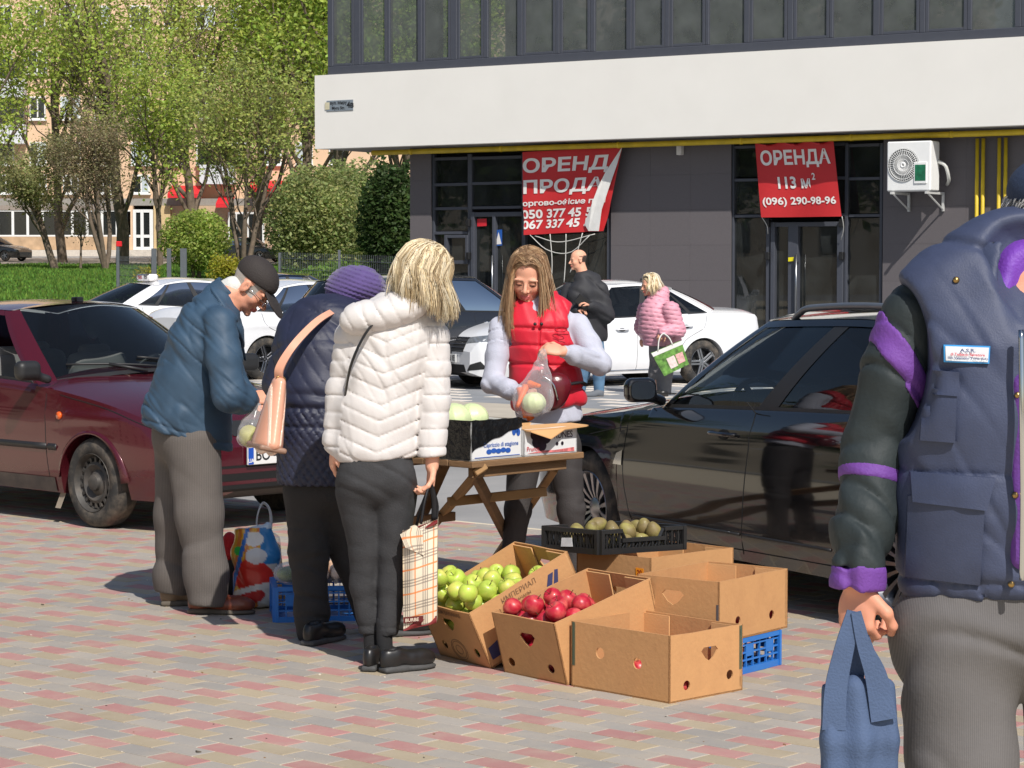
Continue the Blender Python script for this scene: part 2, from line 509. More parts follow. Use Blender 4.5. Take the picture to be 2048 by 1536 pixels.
# ------------------------------------------------------------------ ground
def terr(Y):
    return 0.0202 * np.maximum(0, Y - 42)
M_asph = mat('asphalt', S(150, 148, 146, 1.0), 0.9, var=0.16, vs=1.3, bump=0.25, bs=120, dust=S(170, 165, 155), dscale=0.8, damt=0.35)
ys = np.concatenate([np.linspace(-60, 42, 18), np.linspace(44, 260, 40), [400, 900, 1500]])
xs = np.concatenate([[-900, -400, -150], np.linspace(-80, 80, 33), [150, 400, 900]])
GX, GY = np.meshgrid(xs, ys, indexing='ij')
V, F = gridmesh(np.stack([GX, GY, np.where(GY > 42, terr(np.minimum(GY, 260)), 0) - 0.014], -1))
struct('ground', V, F, M_asph)

# paved plaza: running bond of 200 x 100 pavers, red/grey courses alternating with yellow/grey ones
M_sand = mat('joint_sand', S(216, 202, 176), 0.95, var=0.1, vs=30)
PC = {}
for nm, c in (('red', S(178, 130, 125)), ('yellow', S(172, 157, 132)), ('grey', S(167, 159, 149)), ('slate', S(158, 152, 145))):
    PC[nm] = mat('paver_' + nm, c, 0.85, var=0.09, vs=1.6, bump=0.3, bs=220, orand=0.06, dust=S(186, 172, 152), dscale=6, damt=0.42, world=True)
edge_p = gr(1000, 1049)[:2]                      # far edge of the paving, runs along E1
e1, e2 = E1[:2], E2[:2]
o2 = gr(900 + 585 * .1953, 1380 + 635 * .1953)[:2]  # left corner of one red paver
def plaza_pt(a, b): return o2 + e1 * a + e2 * b
lim = (edge_p - o2) @ e2
CP4 = np.array([plaza_pt(-40, -30), plaza_pt(40, -30), plaza_pt(40, lim), plaza_pt(-40, lim)])
pave = struct('pavement', np.c_[CP4, np.full(4, -0.0022)], [(0, 1, 2, 3)], M_sand)
L1, L2, J = 0.2, 0.1025, 0.0034
def paver_shape():
    hx, hy, b = L1 / 2 - J, L2 / 2 - J, 0.0012
    T = [(-hx + b, -hy + b, 0), (hx - b, -hy + b, 0), (hx - b, hy - b, 0), (-hx + b, hy - b, 0)]
    U = [(-hx, -hy, -b), (hx, -hy, -b), (hx, hy, -b), (-hx, hy, -b)]
    D = [(x, y, -0.012) for x, y, z in U]
    return np.array(T + U + D), [(0, 1, 2, 3)] + [(i + 4, (i + 1) % 4 + 4, (i + 1) % 4, i) for i in range(4)] + [(i + 8, (i + 1) % 4 + 8, (i + 1) % 4 + 4, i + 4) for i in range(4)]
PV, PF = paver_shape()
rp = random.Random(11)
cells = []
for r in range(-60, 130):
    for c in range(-70, 70):
        a = (c + 0.5 + (0.5 if r % 2 else 0)) * L1; b = (r + 0.5) * L2
        if b + L2 / 2 > lim - 0.01: continue
        p = plaza_pt(a, b)
        if not (3.5 < p[1] < 24): continue
        u, v = px((p[0], p[1], 0))
        if not (-260 < u < 2300 and v < 1750): continue
        odd = (c % 2) != 0
        kind = ('yellow' if r % 2 else 'red') if not odd else ('slate' if rp.random() < 0.5 else 'grey')
        cells.append((v, u, p, kind, rp.uniform(-0.0006, 0.0009), rp.uniform(-0.008, 0.008)))
inview = sorted([c for c in cells if c[0] < 1530 and 10 < c[1] < 1700], key=lambda c: -c[0])[:300]
iv = set(id(c) for c in inview)
pm = {k: mesh('paver', PV, PF, PC[k]) for k in PC}
for v, u, p, k, dz, ra in inview:
    put('paver', pm[k], pave, (p[0], p[1], dz), AX + ra)
BV = []; BF = []; BM = []; kk = list(PC)
ca, sa = math.cos(AX), math.sin(AX)
for cc in cells:
    if id(cc) in iv: continue
    v, u, p, k, dz, ra = cc
    ca, sa = math.cos(AX + ra), math.sin(AX + ra)
    b0 = len(BV) * 12
    BV.append(np.c_[PV[:, 0] * ca - PV[:, 1] * sa + p[0], PV[:, 0] * sa + PV[:, 1] * ca + p[1], PV[:, 2] + dz])
    BF += [tuple(i + b0 for i in f) for f in PF]; BM += [kk.index(k)] * len(PF)
# the paver that the joined sheet holds varies by place, so its random tint is taken from noise instead
tail = part(pave, 'paver_field', np.concatenate(BV), np.array(BF), [PC[k] for k in kk], mi=BM, world=False)
tail['kind'] = 'stuff'

# crumbs, grit and dead leaves lying about on the pavers
NRg = np.random.RandomState(21); dq = MB()
for k in range(90):
    u, v = NRg.uniform(0, 1750), NRg.uniform(1080, 1530); p = gr(u, v); s_ = NRg.uniform(.002, .0045) * (1.8 if k % 17 == 0 else 1); a_ = NRg.uniform(0, 6.28)
    X_ = np.array([math.cos(a_), math.sin(a_), NRg.uniform(-.3, .3)]); Y_ = np.array([-math.sin(a_), math.cos(a_), NRg.uniform(-.3, .3)])
    dq.box(p + EZ * (s_ * .35), (s_, s_ * NRg.uniform(.4, .9), s_ * .3), (X_, Y_, EZ), m=k % 3)
gt = put('litter', mesh('litter', dq.V, dq.F, [mat('grit_dark', S(92, 84, 74), .9), mat('grit_pale', S(206, 196, 180), .9), mat('dead_leaf', S(128, 98, 62), .9)], mi=dq.M)); gt['kind'] = 'stuff'; gt['label'] = 'grit and dead leaf crumbs scattered on the paving'; gt['category'] = 'litter'
# beige kerbed strip across the road, then grey parking pavers with white ones let in
kc = gr(990, 826)[:2]
def strip(name, c, half, z0, z1, m, le=60):
    P = [c - e1 * le - e2 * half, c + e1 * le - e2 * half, c + e1 * le + e2 * half, c - e1 * le + e2 * half]
    V = [(*p, z0) for p in P] + [(*p, z1) for p in P]
    return struct(name, V, [(4, 5, 6, 7), (0, 1, 5, 4), (1, 2, 6, 5), (2, 3, 7, 6), (3, 0, 4, 7)], m)
M_kerb = mat('kerb_stone', S(186, 176, 160), 0.9, var=0.1, vs=2, bump=0.2, bs=90)
strip('kerb', kc, 0.85, -0.02, 0.035, M_kerb)
M_park = mat('parking_paver', S(140, 142, 145), 0.88, var=0.12, vs=2.5, bump=0.2, bs=60)
pk = strip('parking_pavement', kc + e2 * 12.9, 12.0, -0.02, 0.02, M_park)
wm = MB()
for r in range(0, 30):
    for c in range(-30, 40):
        p = kc + e2 * (1.15 + r * 0.42 + rp.uniform(-.03, .03)) + e1 * (c * 0.84 + (0.42 if r % 2 else 0))
        if p[1] > 33 or rp.random() < 0.18: continue
        wm.box((*p, 0.021), (0.2, 0.1, 0.004), (E1, E2, EZ))
wt = part(pk, 'white_paver', wm.V, wm.F, mat('white_paver', S(222, 212, 200), 0.85, var=0.08), world=False)
wt['kind'] = 'stuff'

# lawn, far street and bank on the rising ground at the left
def slope_sheet(name, x0, x1, y0, y1, dz, m, n=14):
    X, Y = np.meshgrid(np.linspace(x0, x1, 3), np.linspace(y0, y1, n), indexing='ij')
    V, F = gridmesh(np.stack([X, Y, terr(Y) + dz], -1)); return struct(name, V, F, m)
M_lawn = mat('lawn_soil', (0.045, 0.10, 0.016), 0.95, var=0.3, vs=1.2)
slope_sheet('lawn', -60, 4, 62, 121, -0.005, M_lawn)
slope_sheet('street', -70, 30, 121.3, 141, 0.0, mat('street', S(170, 160, 148), 0.9, var=0.12, vs=0.7))
rg = np.random.RandomState(3)
n = 42000
gxy = np.c_[rg.uniform(-27, -8, n), rg.uniform(66, 121, n)]
gh = rg.uniform(0.05, 0.16, n) * (0.7 + 0.5 * np.sin(gxy[:, 0] * 0.9 + 1.3 * np.sin(gxy[:, 1] * 0.23)) ** 2)
ga = rg.uniform(0, 6.28, n); gw = rg.uniform(0.03, 0.07, n)
gz = terr(gxy[:, 1])
dx = np.c_[np.cos(ga) * gw, np.sin(ga) * gw]; ln = rg.uniform(-0.05, 0.05, (n, 2))
GV = np.stack([np.c_[gxy - dx, gz], np.c_[gxy + dx, gz], np.c_[gxy + ln, gz + gh]], 1).reshape(-1, 3)
gc = np.repeat(np.array([0.12, 0.24, 0.03]) * rg.uniform(0.6, 1.4, (n, 1)) * (1 + rg.uniform(-.2, .3, (n, 3)) * [1, .3, .5]), 3, 0)
g = put('grass', mesh('grass', GV, np.arange(3 * n).reshape(-1, 3), mat('grass', (0, 0, 0), 0.8, attr=True, var=0.15, trans=0.35), cols=gc))
g['kind'] = 'stuff'; g['label'] = 'mown green lawn grass beyond the parked cars'; g['category'] = 'grass'

# ------------------------------------------------------------------ modern office block
H0 = 3.85
FA = gr(630, 298, H0)[:2]; FB_ = gr(2048, 250, H0)[:2]
FU = (FB_ - FA) / np.linalg.norm(FB_ - FA)         # along the facade, to the right
FN = np.array([FU[1], -FU[0]])                     # outwards, to the viewer
FU3 = np.array([*FU, 0]); FN3 = np.array([*FN, 0])
FAX = (FU3, -FN3, EZ)                              # right, inwards, up
def fac(u, v, off=0.0):
    """photo pixel -> (along, height) on the facade plane set back by off"""
    d = ray(u, v); o = FA - FN * off
    t = o @ FN / (d[:2] @ FN); P = d * t
    return (P[:2] - FA) @ FU, P[2] + CAMH
def fpt(s, z, off): return np.array([*(FA + FU * s - FN * off), z])
blk = thing('office_block', 'modern office block with white band, upper window strip and dark stone ground floor', 'building', (*FA, 0))
ZT = fac(650, 150)[1]
REC = 0.75
M_white = mat('white_render', S(236, 233, 226), 0.8, var=0.02, vs=1.2, bump=0.08, bs=140, dust=S(220, 215, 205), dscale=0.9, damt=0.15)
M_frame = mat('grey_frame', S(72, 75, 84), 0.45, var=0.05)
M_dark = mat('dark_inside', (0.02, 0.021, 0.022), 0.9)
M_stone = mat('granite', S(103, 98, 100), 0.55, spec=0.3, var=0.14, vs=90, bump=0.03, bs=200, orand=0.02)
GL_up = glass('window_glass_upper', (0.46, 0.52, 0.50), 0.5, 0.015, 1.8, dirt=0.25, dcol=(.17, .185, .18))
GL_dn = glass('window_glass_ground', (0.45, 0.48, 0.48), 0.12, 0.015, 1.7, dirt=0.25)
def fbox(root, name, s0, s1, z0, z1, o0, o1, m, bev=0.0):
    b = MB(); b.box(fpt((s0 + s1) / 2, (z0 + z1) / 2, (o0 + o1) / 2), ((s1 - s0) / 2, (o1 - o0) / 2, (z1 - z0) / 2), FAX, bev=bev)
    return b.to(root, name, m, world=True)
SR = 24.0                                          # facade runs on past the picture edge
fbox(blk, 'white_band', 0, SR, H0, ZT, 0, 0.3, M_white)
fbox(blk, 'soffit', 0.0, SR, H0 + 0.004, H0 + 0.12, 0.301, 9, mat('soffit', S(150, 146, 140), 0.9))
fbox(blk, 'upper_floor', 0.1, SR, ZT - 0.1, ZT - 0.005, 0.302, 9, mat('upper_floor', S(90, 88, 85), 0.9))
# upper window strip
sF = fac(652, 150)[0]; ztop = ZT + 3.2
zsill = ZT + 0.003
fbox(blk, 'window_base_rail', sF, SR, zsill, zsill + 0.16, 0.05, 0.19, M_frame, 0.01)
fbox(blk, 'corner_post', sF, sF + 0.13, zsill + 0.161, ztop, 0.051, 0.2, M_frame, 0.01)
panes = [(662, 709), (724, 775), (783, 836), (847, 902), (917, 968), (979, 1035), (1048, 1112), (1122, 1181), (1193, 1253), (1266, 1330),
         (1342, 1411), (1421, 1488), (1502, 1575), (1589, 1659), (1669, 1746), (1762, 1839), (1853, 1934), (1946, 2029), (2045, 2125), (2140, 2220)]
prev = None
for i, (a, b) in enumerate(panes):
    yb = 150 - (a - 650) * 0.0608
    s0, s1 = fac(a, yb - 8, 0.1)[0], fac(b, yb - 8, 0.1)[0]
    w = part(blk, 'window_pane', [fpt(s0 - .02, zsill + .15, 0.10), fpt(s1 + .02, zsill + .15, 0.10), fpt(s1 + .02, ztop, 0.10), fpt(s0 - .02, ztop, 0.10)], [(0, 1, 2, 3)], GL_up)
    if i % 3 != 2:                                  # opening sashes stand proud
        z0 = zsill + 0.162
        for q0, q1 in ((s0 - 0.01, s0 + 0.05), (s1 - 0.05, s1 + 0.01)):
            fbox(w, 'sash', q0, q1, z0, ztop, 0.062, 0.098, M_frame, 0.006)
        fbox(w, 'sash', s0 + 0.051, s1 - 0.051, z0, z0 + 0.05, 0.064, 0.098, M_frame, 0.006)
    if prev is not None:
        fbox(blk, 'mullion', prev + 0.004, s0 - 0.013, zsill + 0.161, ztop - 0.002, 0.056, 0.18, M_frame, 0.008)
    prev = s1 + 0.012
# rooms seen dimly through the upper glass
fbox(blk, 'back_wall', 0.4, SR, ZT, ztop + .3, 6.5, 6.7, mat('room_wall', S(84, 88, 84), 0.9))
fbox(blk, 'upper_ceiling', 0.1, SR, ztop + .002, ztop + .2, 0.05, 9, mat('room_ceiling', S(130, 130, 128), 0.9))
for s in (1.6, 3.7, 5.5, 8.2, 11.2, 14.5):
    fbox(blk, 'column', s, s + 0.38, ZT - 0.004, ztop + .001, 1.2, 1.6, mat('column_grey', S(92, 92, 94), 0.9))
for s in (7.1, 12.6):
    fbox(blk, 'partition', s, s + 0.16, ZT - 0.004, ztop + .001, 0.5, 6.4, mat('partition', S(120, 124, 122), 0.9))
# ground floor: stone piers of separate slabs, glazed bays between
def stone(s0, s1, z0, z1, cols, rows):
    b = fbox(blk, 'wall_core', s0 + .01, s1 - .01, z0, z1 - .002, REC + 0.03, REC + 0.35, M_dark)
    for i in range(cols):
        for j in range(rows):
            a0 = s0 + (s1 - s0) * i / cols; a1 = s0 + (s1 - s0) * (i + 1) / cols
            c0 = z0 + (z1 - z0) * j / rows; c1 = z0 + (z1 - z0) * (j + 1) / rows
            fbox(b, 'stone_slab', a0 + .001, a1 - .001, c0 + .001, c1 - .001, REC + rp.uniform(-.0015, .0015), REC + 0.028, M_stone)
sx = lambda u, v=400, o=REC: fac(u, v, o)[0]
zy = lambda u, v, o=REC: fac(u, v, o)[1]
bays = [sx(820), sx(862), sx(1222), sx(1462), sx(1766), SR]
HT = H0 - 0.001
stone(bays[0], bays[1], 0, HT, 1, 6)
stone(bays[2], bays[3], 0, HT, 3, 6)
stone(bays[4], bays[5], 0, HT, 8, 6)
fbox(blk, 'left_side_wall', bays[0] + .012, bays[0] + .3, 0, HT - .003, REC + 0.36, 8.5, M_stone)
fbox(blk, 'shop_floor', bays[0] + .31, SR, -0.01, 0.06, REC + 0.36, 8.4, mat('shop_floor', S(100, 98, 95), 0.6))
fbox(blk, 'shop_back_wall', bays[0] + .31, SR, 0.061, HT - .004, 5.0, 5.2, mat('shop_back', S(74, 74, 72), 0.9))
def glaze(pix, name='shop_pane', off=REC + 0.12):
    (u0, v0, u1, v1) = pix
    s0, s1 = sx(u0, v0, off), sx(u1, v0, off); z1 = zy(u0, v0, off); z0 = max(0.08, zy(u0, v1, off))
    return part(blk, name, [fpt(s0, z0, off), fpt(s1, z0, off), fpt(s1, z1, off), fpt(s0, z1, off)], [(0, 1, 2, 3)], GL_dn)
def bar(u0, v0, u1, v1, off=REC + 0.06, th=0.1, name='frame_bar', root=None, m=None):
    s0, s1 = sx(u0, v0, off), sx(u1, v0, off); z1 = zy((u0 + u1) / 2, v0, off); z0 = max(0.0, zy((u0 + u1) / 2, v1, off))
    return fbox(root or blk, name, s0, s1, z0, z1, off, off + th, m or M_frame, 0.006)
BOT = 740
for (u0, v0, u1, v1) in [(864, 318, 938, 366), (940, 316, 1046, 364), (1046, 314, 1130, 360), (1130, 312, 1219, 360),
                         (864, 369, 938, 415), (940, 368, 1046, 412), (1046, 366, 1130, 410), (1130, 366, 1219, 410),
                         (864, 420, 938, 462), (864, 468, 936, BOT), (948, 432, 984, BOT), (990, 432, 1046, BOT), (1050, 418, 1219, BOT),
                         (1466, 292, 1580, 355), (1580, 292, 1690, 355), (1694, 292, 1762, 354), (1466, 361, 1580, 428), (1580, 361, 1690, 428), (1694, 361, 1762, 427),
                         (1468, 437, 1532, BOT), (1549, 452, 1576, BOT), (1596, 452, 1674, BOT), (1694, 437, 1762, BOT)]:
    glaze((u0, v0, u1, v1))
for a in [(862, 308, 868, BOT), (935, 308, 943, BOT), (1043, 306, 1051, BOT), (1214, 300, 1222, BOT),
          (1462, 286, 1468, BOT), (1532, 437, 1540, BOT), (1690, 286, 1696, BOT), (1760, 286, 1766, BOT)]:
    bar(*a, name='frame_post')
for (u0, u1, v) in [(868, 935, 314), (943, 1043, 312), (1051, 1214, 310), (868, 935, 366), (943, 1043, 363), (1051, 1214, 360), (868, 935, 414), (943, 1043, 412), (1051, 1214, 409),
                    (868, 935, 463), (1468, 1690, 288), (1696, 1760, 287), (1468, 1690, 355), (1696, 1760, 354), (1468, 1690, 428), (1696, 1760, 428)]:
    bar(u0 + .6, v, u1 - .6, v + 6, name='transom')
# inner sash of the left bay and the two glazed doors
for a in [(888, 470, 894, 528), (930, 470, 935, 528)]: bar(*a, off=REC + .03, name='sash')
for a in [(894.3, 470, 929.7, 476), (894.3, 521, 929.7, 528)]: bar(*a, off=REC + .03, name='sash')
def door(us, v0, hx):
    d = bar(us[0], v0, us[1], BOT, off=REC + .02, th=.12, name='door')
    for a, b in us[2:]:
        bar(a, v0, b, BOT, off=REC + .021, th=.11, root=d, name='stile')
    bar(us[1] + .5, v0, us[-1][0] - .5, v0 + 9, off=REC + .022, th=.1, root=d, name='head_rail')
    s = sx(hx, 480, REC - .02); hb = MB()
    hb.tube([fpt(s, 0.55, REC - .05), fpt(s, 1.75, REC - .05)], 0.02, 10)
    for z in (0.7, 1.6): hb.tube([fpt(s, z, REC - .05), fpt(s, z, REC + .03)], 0.012, 6)
    hb.to(d, 'handle', mat('steel', S(170, 172, 174), 0.3, 1.0), world=True, smooth=True)
    return d
door([941, 948, (984, 990), (1044.5, 1050)], 424, 986)
door([1541, 1549, (1576, 1596), (1674, 1686)], 444, 1594)
hb = MB()
for u in (938, 1536, 1684):
    for v in (446, 512):
        p = fpt(sx(u, v, REC), zy(u, v, REC), REC - 0.01); hb.box(p, (.04, .05, .07), FAX, bev=.01)
hb.to(blk, 'hinge', mat('black_plastic', (0.012, 0.012, 0.013), 0.45), world=True)
# yellow gas pipe under the band and its risers
M_yel = mat('yellow_pipe', S(214, 184, 40), 0.5, var=0.12, vs=5, dust=S(150, 128, 40), damt=0.4)
gp = thing('gas_pipe', 'long yellow gas pipe fixed under the white band', 'pipe', tuple(fpt(1, H0 - .1, .4)))
b = MB(); s0 = sx(745, 303, .42)
b.tube([fpt(s0, H0 - .09, .42), fpt(SR, H0 - .09, .42)], 0.052, 14)
b.to(gp, 'main_pipe', M_yel, True, True)
for u in (820, 1000, 1235, 1480, 1700, 1900):
    b = MB(); s = sx(u, 300, .42); b.tube([fpt(s, H0 - .09, .42), fpt(s + .05, H0 - .09, .42)], 0.06, 14); b.to(gp, 'coupling', M_yel, True, True)
for i, (u, pos) in enumerate(((1953, 'outermost at the left'), (1965, 'second from the left'), (1997, 'third from the left'), (2010, 'last at the right'))):
    s = sx(u, 400, REC - .1); V, F = tube([fpt(s, 0, REC - .09), fpt(s, H0 - .16, REC - .09)], 0.032, 12)
    o = put('riser_pipe', mesh('riser_pipe', V, F, M_yel, True)); tag(o, 'thin yellow vertical gas riser beside the air conditioner, ' + pos, 'pipe', 'yellow risers on the stone wall')
# street plaque
pl = thing('street_plaque', 'small rounded grey street name plaque on the white band', 'plaque', tuple(fpt(0.3, 4.5, 0)))
pc = [fac(653, 223, -.012), fac(706, 199, -.012)]
fbox(pl, 'plate', pc[0][0], pc[1][0], pc[0][1], pc[1][1], -.014, -.001, mat('plaque_grey', S(128, 138, 146), 0.5), 0.004)
cs, cz = (pc[0][0] + pc[1][0]) / 2, (pc[0][1] + pc[1][1]) / 2
M_blk = mat('black_print', (0.01, 0.01, 0.012), 0.6)
lettering(pl, 'вул. Миру', fpt(cs - .03, cz + .05, -.014), FU3, EZ, 0.085, M_blk, 0.003)
lettering(pl, 'Myru Str.', fpt(cs - .03, cz - .05, -.014), FU3, EZ, 0.085, M_blk, 0.003)
lettering(pl, '4в', fpt(cs + .26, cz, -.014), FU3, EZ, 0.16, M_blk, 0.006)
fbox(pl, 'crest', cs - .36, cs - .25, cz - .07, cz + .07, -.017, -.0142, mat('crest', S(208, 200, 170), 0.6), 0.002)
# banners
M_red = mat('banner_red', S(196, 42, 46), 0.55, var=0.05, vs=3, bump=0.15, bs=18)
M_let = mat('banner_white', S(232, 228, 224), 0.6, var=0.03)
M_wire = mat('white_wire', S(206, 204, 198), 0.6)
def banner(name, label, corners, off, wave):
    """corners in photo pixels: tl, tr, br, bl"""
    Q = [fpt(*fac(*c, off), off) for c in corners]
    def surf(a, b):                                # a 0..1 right, b 0..1 down
        a = np.asarray(a, float)[:, None]; b = np.asarray(b, float)[:, None]
        P = (Q[0] * (1 - a) + Q[1] * a) * (1 - b) + (Q[3] * (1 - a) + Q[2] * a) * b
        return P + FN3 * wave(a, b)
    A, B = np.meshgrid(np.linspace(0, 1, 41), np.linspace(0, 1, 31), indexing='ij')
    G = surf(A.ravel(), B.ravel()).reshape(41, 31, 3)
    t = thing(name, label, 'banner', tuple(Q[0]))
    V, F = gridmesh(G)
    return t, surf, G, Q
w2 = lambda a, b: 0.025 * np.sin(a * 7 + b * 2) * (0.4 + b) + 0.02 * np.sin(a * 19) * np.exp(-b * 6)
t, surf, G, Q = banner('rental_banner', 'small red rental banner above the right glazed door', [(1510, 285), (1667, 279), (1684, 433), (1524, 435)], 0.5, w2)
G[:, 0, 2] -= 0.05 * np.abs(np.sin(np.linspace(0, 1, 41) * math.pi * 3)); V, F = gridmesh(G)
part(t, 'sheet', V, F, M_red, True)
wid = np.linalg.norm(Q[1] - Q[0]); hei = np.linalg.norm(Q[3] - Q[0])
def ban_text(t, surf, wid, hei, s, cx, cy, h, target, bold=0.02, clip=None):
    """centre cx,cy and height h as fractions; target = width fraction"""
    V, F = text2d(s, 1.0, bold)
    V[:, 0] -= (V[:, 0].min() + V[:, 0].max()) / 2; V[:, 1] -= (V[:, 1].min() + V[:, 1].max()) / 2
    sc = target / (V[:, 0].max() - V[:, 0].min()); sy = h / (V[:, 1].max() - V[:, 1].min())
    a, b = cx + V[:, 0] * sc, cy - V[:, 1] * sy
    if clip is not None: a = np.clip(a, clip[0], clip[1])
    part(t, 'lettering', surf(a, b) + FN3 * 0.012, F, M_let)
ban_text(t, surf, wid, hei, 'ОРЕНДА', .5, .23, .24, .88, .03)
ban_text(t, surf, wid, hei, '113 м', .45, .545, .16, .40, .03)
ban_text(t, surf, wid, hei, '2', .70, .47, .09, .045, .02)
ban_text(t, surf, wid, hei, '(096) 290-98-96', .5, .80, .13, .92, .025)
wr = MB()
for c0, c1 in (((1524, 435), (1536, 468)), ((1684, 433), (1682, 480))):
    p = fpt(*fac(*c0, .5), .5); q = fpt(*fac(*c1, REC - .02), REC - .02); wr.tube(spline([p, (p + q) / 2 + FU3 * .04, q], 8), 0.008, 5)
wr.to(t, 'cord', M_wire, True, True)
# big torn banner, its right side folded over
w1 = lambda a, b: 0.03 * np.sin(a * 9 + b * 3) * (0.3 + b) + 0.05 * np.clip(b - .5, 0, 1) * np.sin(b * 14)
t, surf, G, Q = banner('torn_rental_banner', 'large torn red rental banner with its right side folded over', [(1045, 304), (1245, 294), (1207, 462), (1049, 470)], 0.5, w1)
V, F = gridmesh(G)
part(t, 'sheet', V, F, M_red, True)
ban_text(t, surf, 1, 1, 'ОРЕНД', .455, .185, .21, .90, .03, (.005, .93))
ban_text(t, surf, 1, 1, 'ПРОДА', .45, .44, .20, .88, .03, (.005, .93))
ban_text(t, surf, 1, 1, 'оргово-офісне при', .47, .63, .085, .94, .03, (.004, .95))
ban_text(t, surf, 1, 1, '050 377 45 54', .44, .755, .11, .92, .03, (.004, .9))
ban_text(t, surf, 1, 1, '067 337 45 54', .44, .88, .11, .92, .03, (.004, .9))
FP = [(1245, 294), (1236, 330), (1222, 372), (1206, 420), (1200, 462), (1180, 462), (1172, 448), (1190, 405), (1203, 372), (1215, 345)]
fo = [fpt(*fac(u, v, .5), .5) + FN3 * o for (u, v), o in zip(FP, (.02, .05, .06, .06, .05, .06, .05, .10, .11, .08))]
V = fo + [p - FN3 * .012 for p in fo]; n = len(fo)
part(t, 'folded_flap', V, [tuple(range(n)), tuple(range(2 * n - 1, n - 1, -1))] + [(i, (i + 1) % n, (i + 1) % n + n, i + n) for i in range(n)],
     mat('banner_back', S(226, 224, 220), 0.6, var=0.06, bump=0.3, bs=9))
wr = MB()
for pts in ([(1060, 470), (1095, 500), (1140, 505), (1180, 470)], [(1100, 468), (1104, 520), (1103, 560)], [(1132, 468), (1131, 520), (1128, 565)],
            [(1165, 466), (1150, 520), (1140, 545)], [(1070, 472), (1120, 484), (1190, 468)]):
    wr.tube(spline([fpt(*fac(u, v, .45), .45) for u, v in pts], 14), 0.009, 5)
wr.to(t, 'loose_cord', M_wire, True, True)
# air conditioner
ac = thing('air_conditioner', 'white outdoor air conditioner unit on brackets on the stone wall', 'air conditioner', tuple(fpt(sx(1820), 2.9, REC)))
AO = 0.05
a0, z0 = fac(1773, 383, AO); a1, z1 = fac(1862, 281, AO)
M_ac = mat('ac_white', S(238, 238, 236), 0.4, var=0.02)
fbox(ac, 'casing', a0, a1, z0, z1, AO, AO + .38, M_ac, 0.02)
cx, cz = (a0 * .62 + a1 * .38), (z0 + z1) / 2 + .02; R = min((z1 - z0) * .44, (cx - a0) * .93)
V, F = lathe([(R, 0), (R, .006), (R * .97, .008), (R * .97, .002), (R * .2, .002)], 36, fpt(cx, cz, AO - .002), (FU3, EZ, FN3))
fan = part(ac, 'fan_ring', V, F, mat('ac_shade', S(120, 122, 122), 0.6), True)
b = MB()
for k in range(40):
    th = k * math.pi / 20; c, s = math.cos(th), math.sin(th); c2, s2 = math.cos(th + .35), math.sin(th + .35)
    b.tube([fpt(cx + c * R * .12, cz + s * R * .12, AO - .02), fpt(cx + c2 * R * .97, cz + s2 * R * .97, AO - .012)], 0.0045, 4)
for r in (.12, .35, .6, .85, .97):
    b.tube([fpt(cx + math.cos(q) * R * r, cz + math.sin(q) * R * r, AO - .017) for q in np.linspace(0, 6.283, 33)], 0.005 if r > .2 else .02, 5)
b.to(ac, 'fan_guard', M_ac, True, True)
lb = fbox(ac, 'label_panel', a1 - .30, a1 - .06, z0 + .12, z1 - .35, AO - .02, AO - .001, M_ac, 0.01)
fbox(lb, 'green_label', a1 - .275, a1 - .085, z0 + .17, z1 - .40, AO - .024, AO - .0205, mat('ac_label', S(24, 104, 72), 0.5, var=0.5, vs=14))
b = MB()
for s in (a0 + .12, a1 - .05):
    b.box(fpt(s, z0 - .03, AO + .3), (.02, .38, .02), FAX); b.box(fpt(s, z0 - .19, REC - .03), (.02, .02, .14), FAX)
    b.tube([fpt(s, z0 - .05, AO + .02), fpt(s, z0 - .30, REC - .04)], .016, 6)
b.to(ac, 'bracket', mat('bracket', S(200, 200, 198), 0.5), world=True)
b = MB(); b.tube(spline([fpt(a1 + .005, z0 + .5, AO + .3), fpt(a1 + .14, z0 + .42, AO + .3), fpt(a1 + .16, z0 + .2, AO + .4), fpt(a1 + .02, z0 + .12, REC - .03)], 12), .03, 8)
b.to(ac, 'hose', mat('hose', S(205, 205, 200), 0.6), True, True)
# small things on the wall and doors
n1 = put('notice', mesh('notice', [fpt(*fac(u, v, REC + .1), REC + .1) for u, v in ((955, 453), (974, 452), (974, 437), (955, 438))], [(0, 1, 2, 3)], mat('red_notice', S(206, 40, 52), 0.5)))
n1.location = FN3 * .012; tag(n1, 'small red notice on the left glazed door', 'notice')
cr = thing('crossing_reflection', 'blue pedestrian crossing square on the left glazed door', 'sign', tuple(fpt(*fac(998, 475, REC + .1), REC + .1)))  # road sign mirrored in the door glass, painted on as flat shapes
q = [fpt(*fac(u, v, REC + .1), REC + .1) + FN3 * .012 for u, v in ((991, 492), (1005, 491), (1005, 459), (991, 460))]
part(cr, 'square', q, [(0, 1, 2, 3)], mat('reflected_blue', S(38, 90, 170), 0.4))
q = [fpt(*fac(u, v, REC + .1), REC + .1) + FN3 * .016 for u, v in ((992, 489), (1004, 488), (998, 464))]
part(cr, 'triangle', q, [(0, 1, 2)], M_let)
yt = put('yellow_tag', mesh('yellow_tag', [fpt(*fac(u, v, REC), REC - .012) for u, v in ((1577, 523), (1588, 522), (1588, 514), (1577, 515))], [(0, 1, 2, 3)], mat('yellow_tag', S(240, 225, 30), 0.5)))
tag(yt, 'tiny yellow tag on the right glazed door frame', 'tag')
bx_ = MB(); p = fpt(*fac(1358, 300, REC - .1), REC - .06); bx_.box(p, (.05, .06, .09), FAX, bev=.01)
wl = put('wall_lamp', mesh('wall_lamp', bx_.V, bx_.F, mat('lamp_white', S(220, 215, 210), 0.5))); tag(wl, 'small white lamp box high on the stone wall', 'lamp')
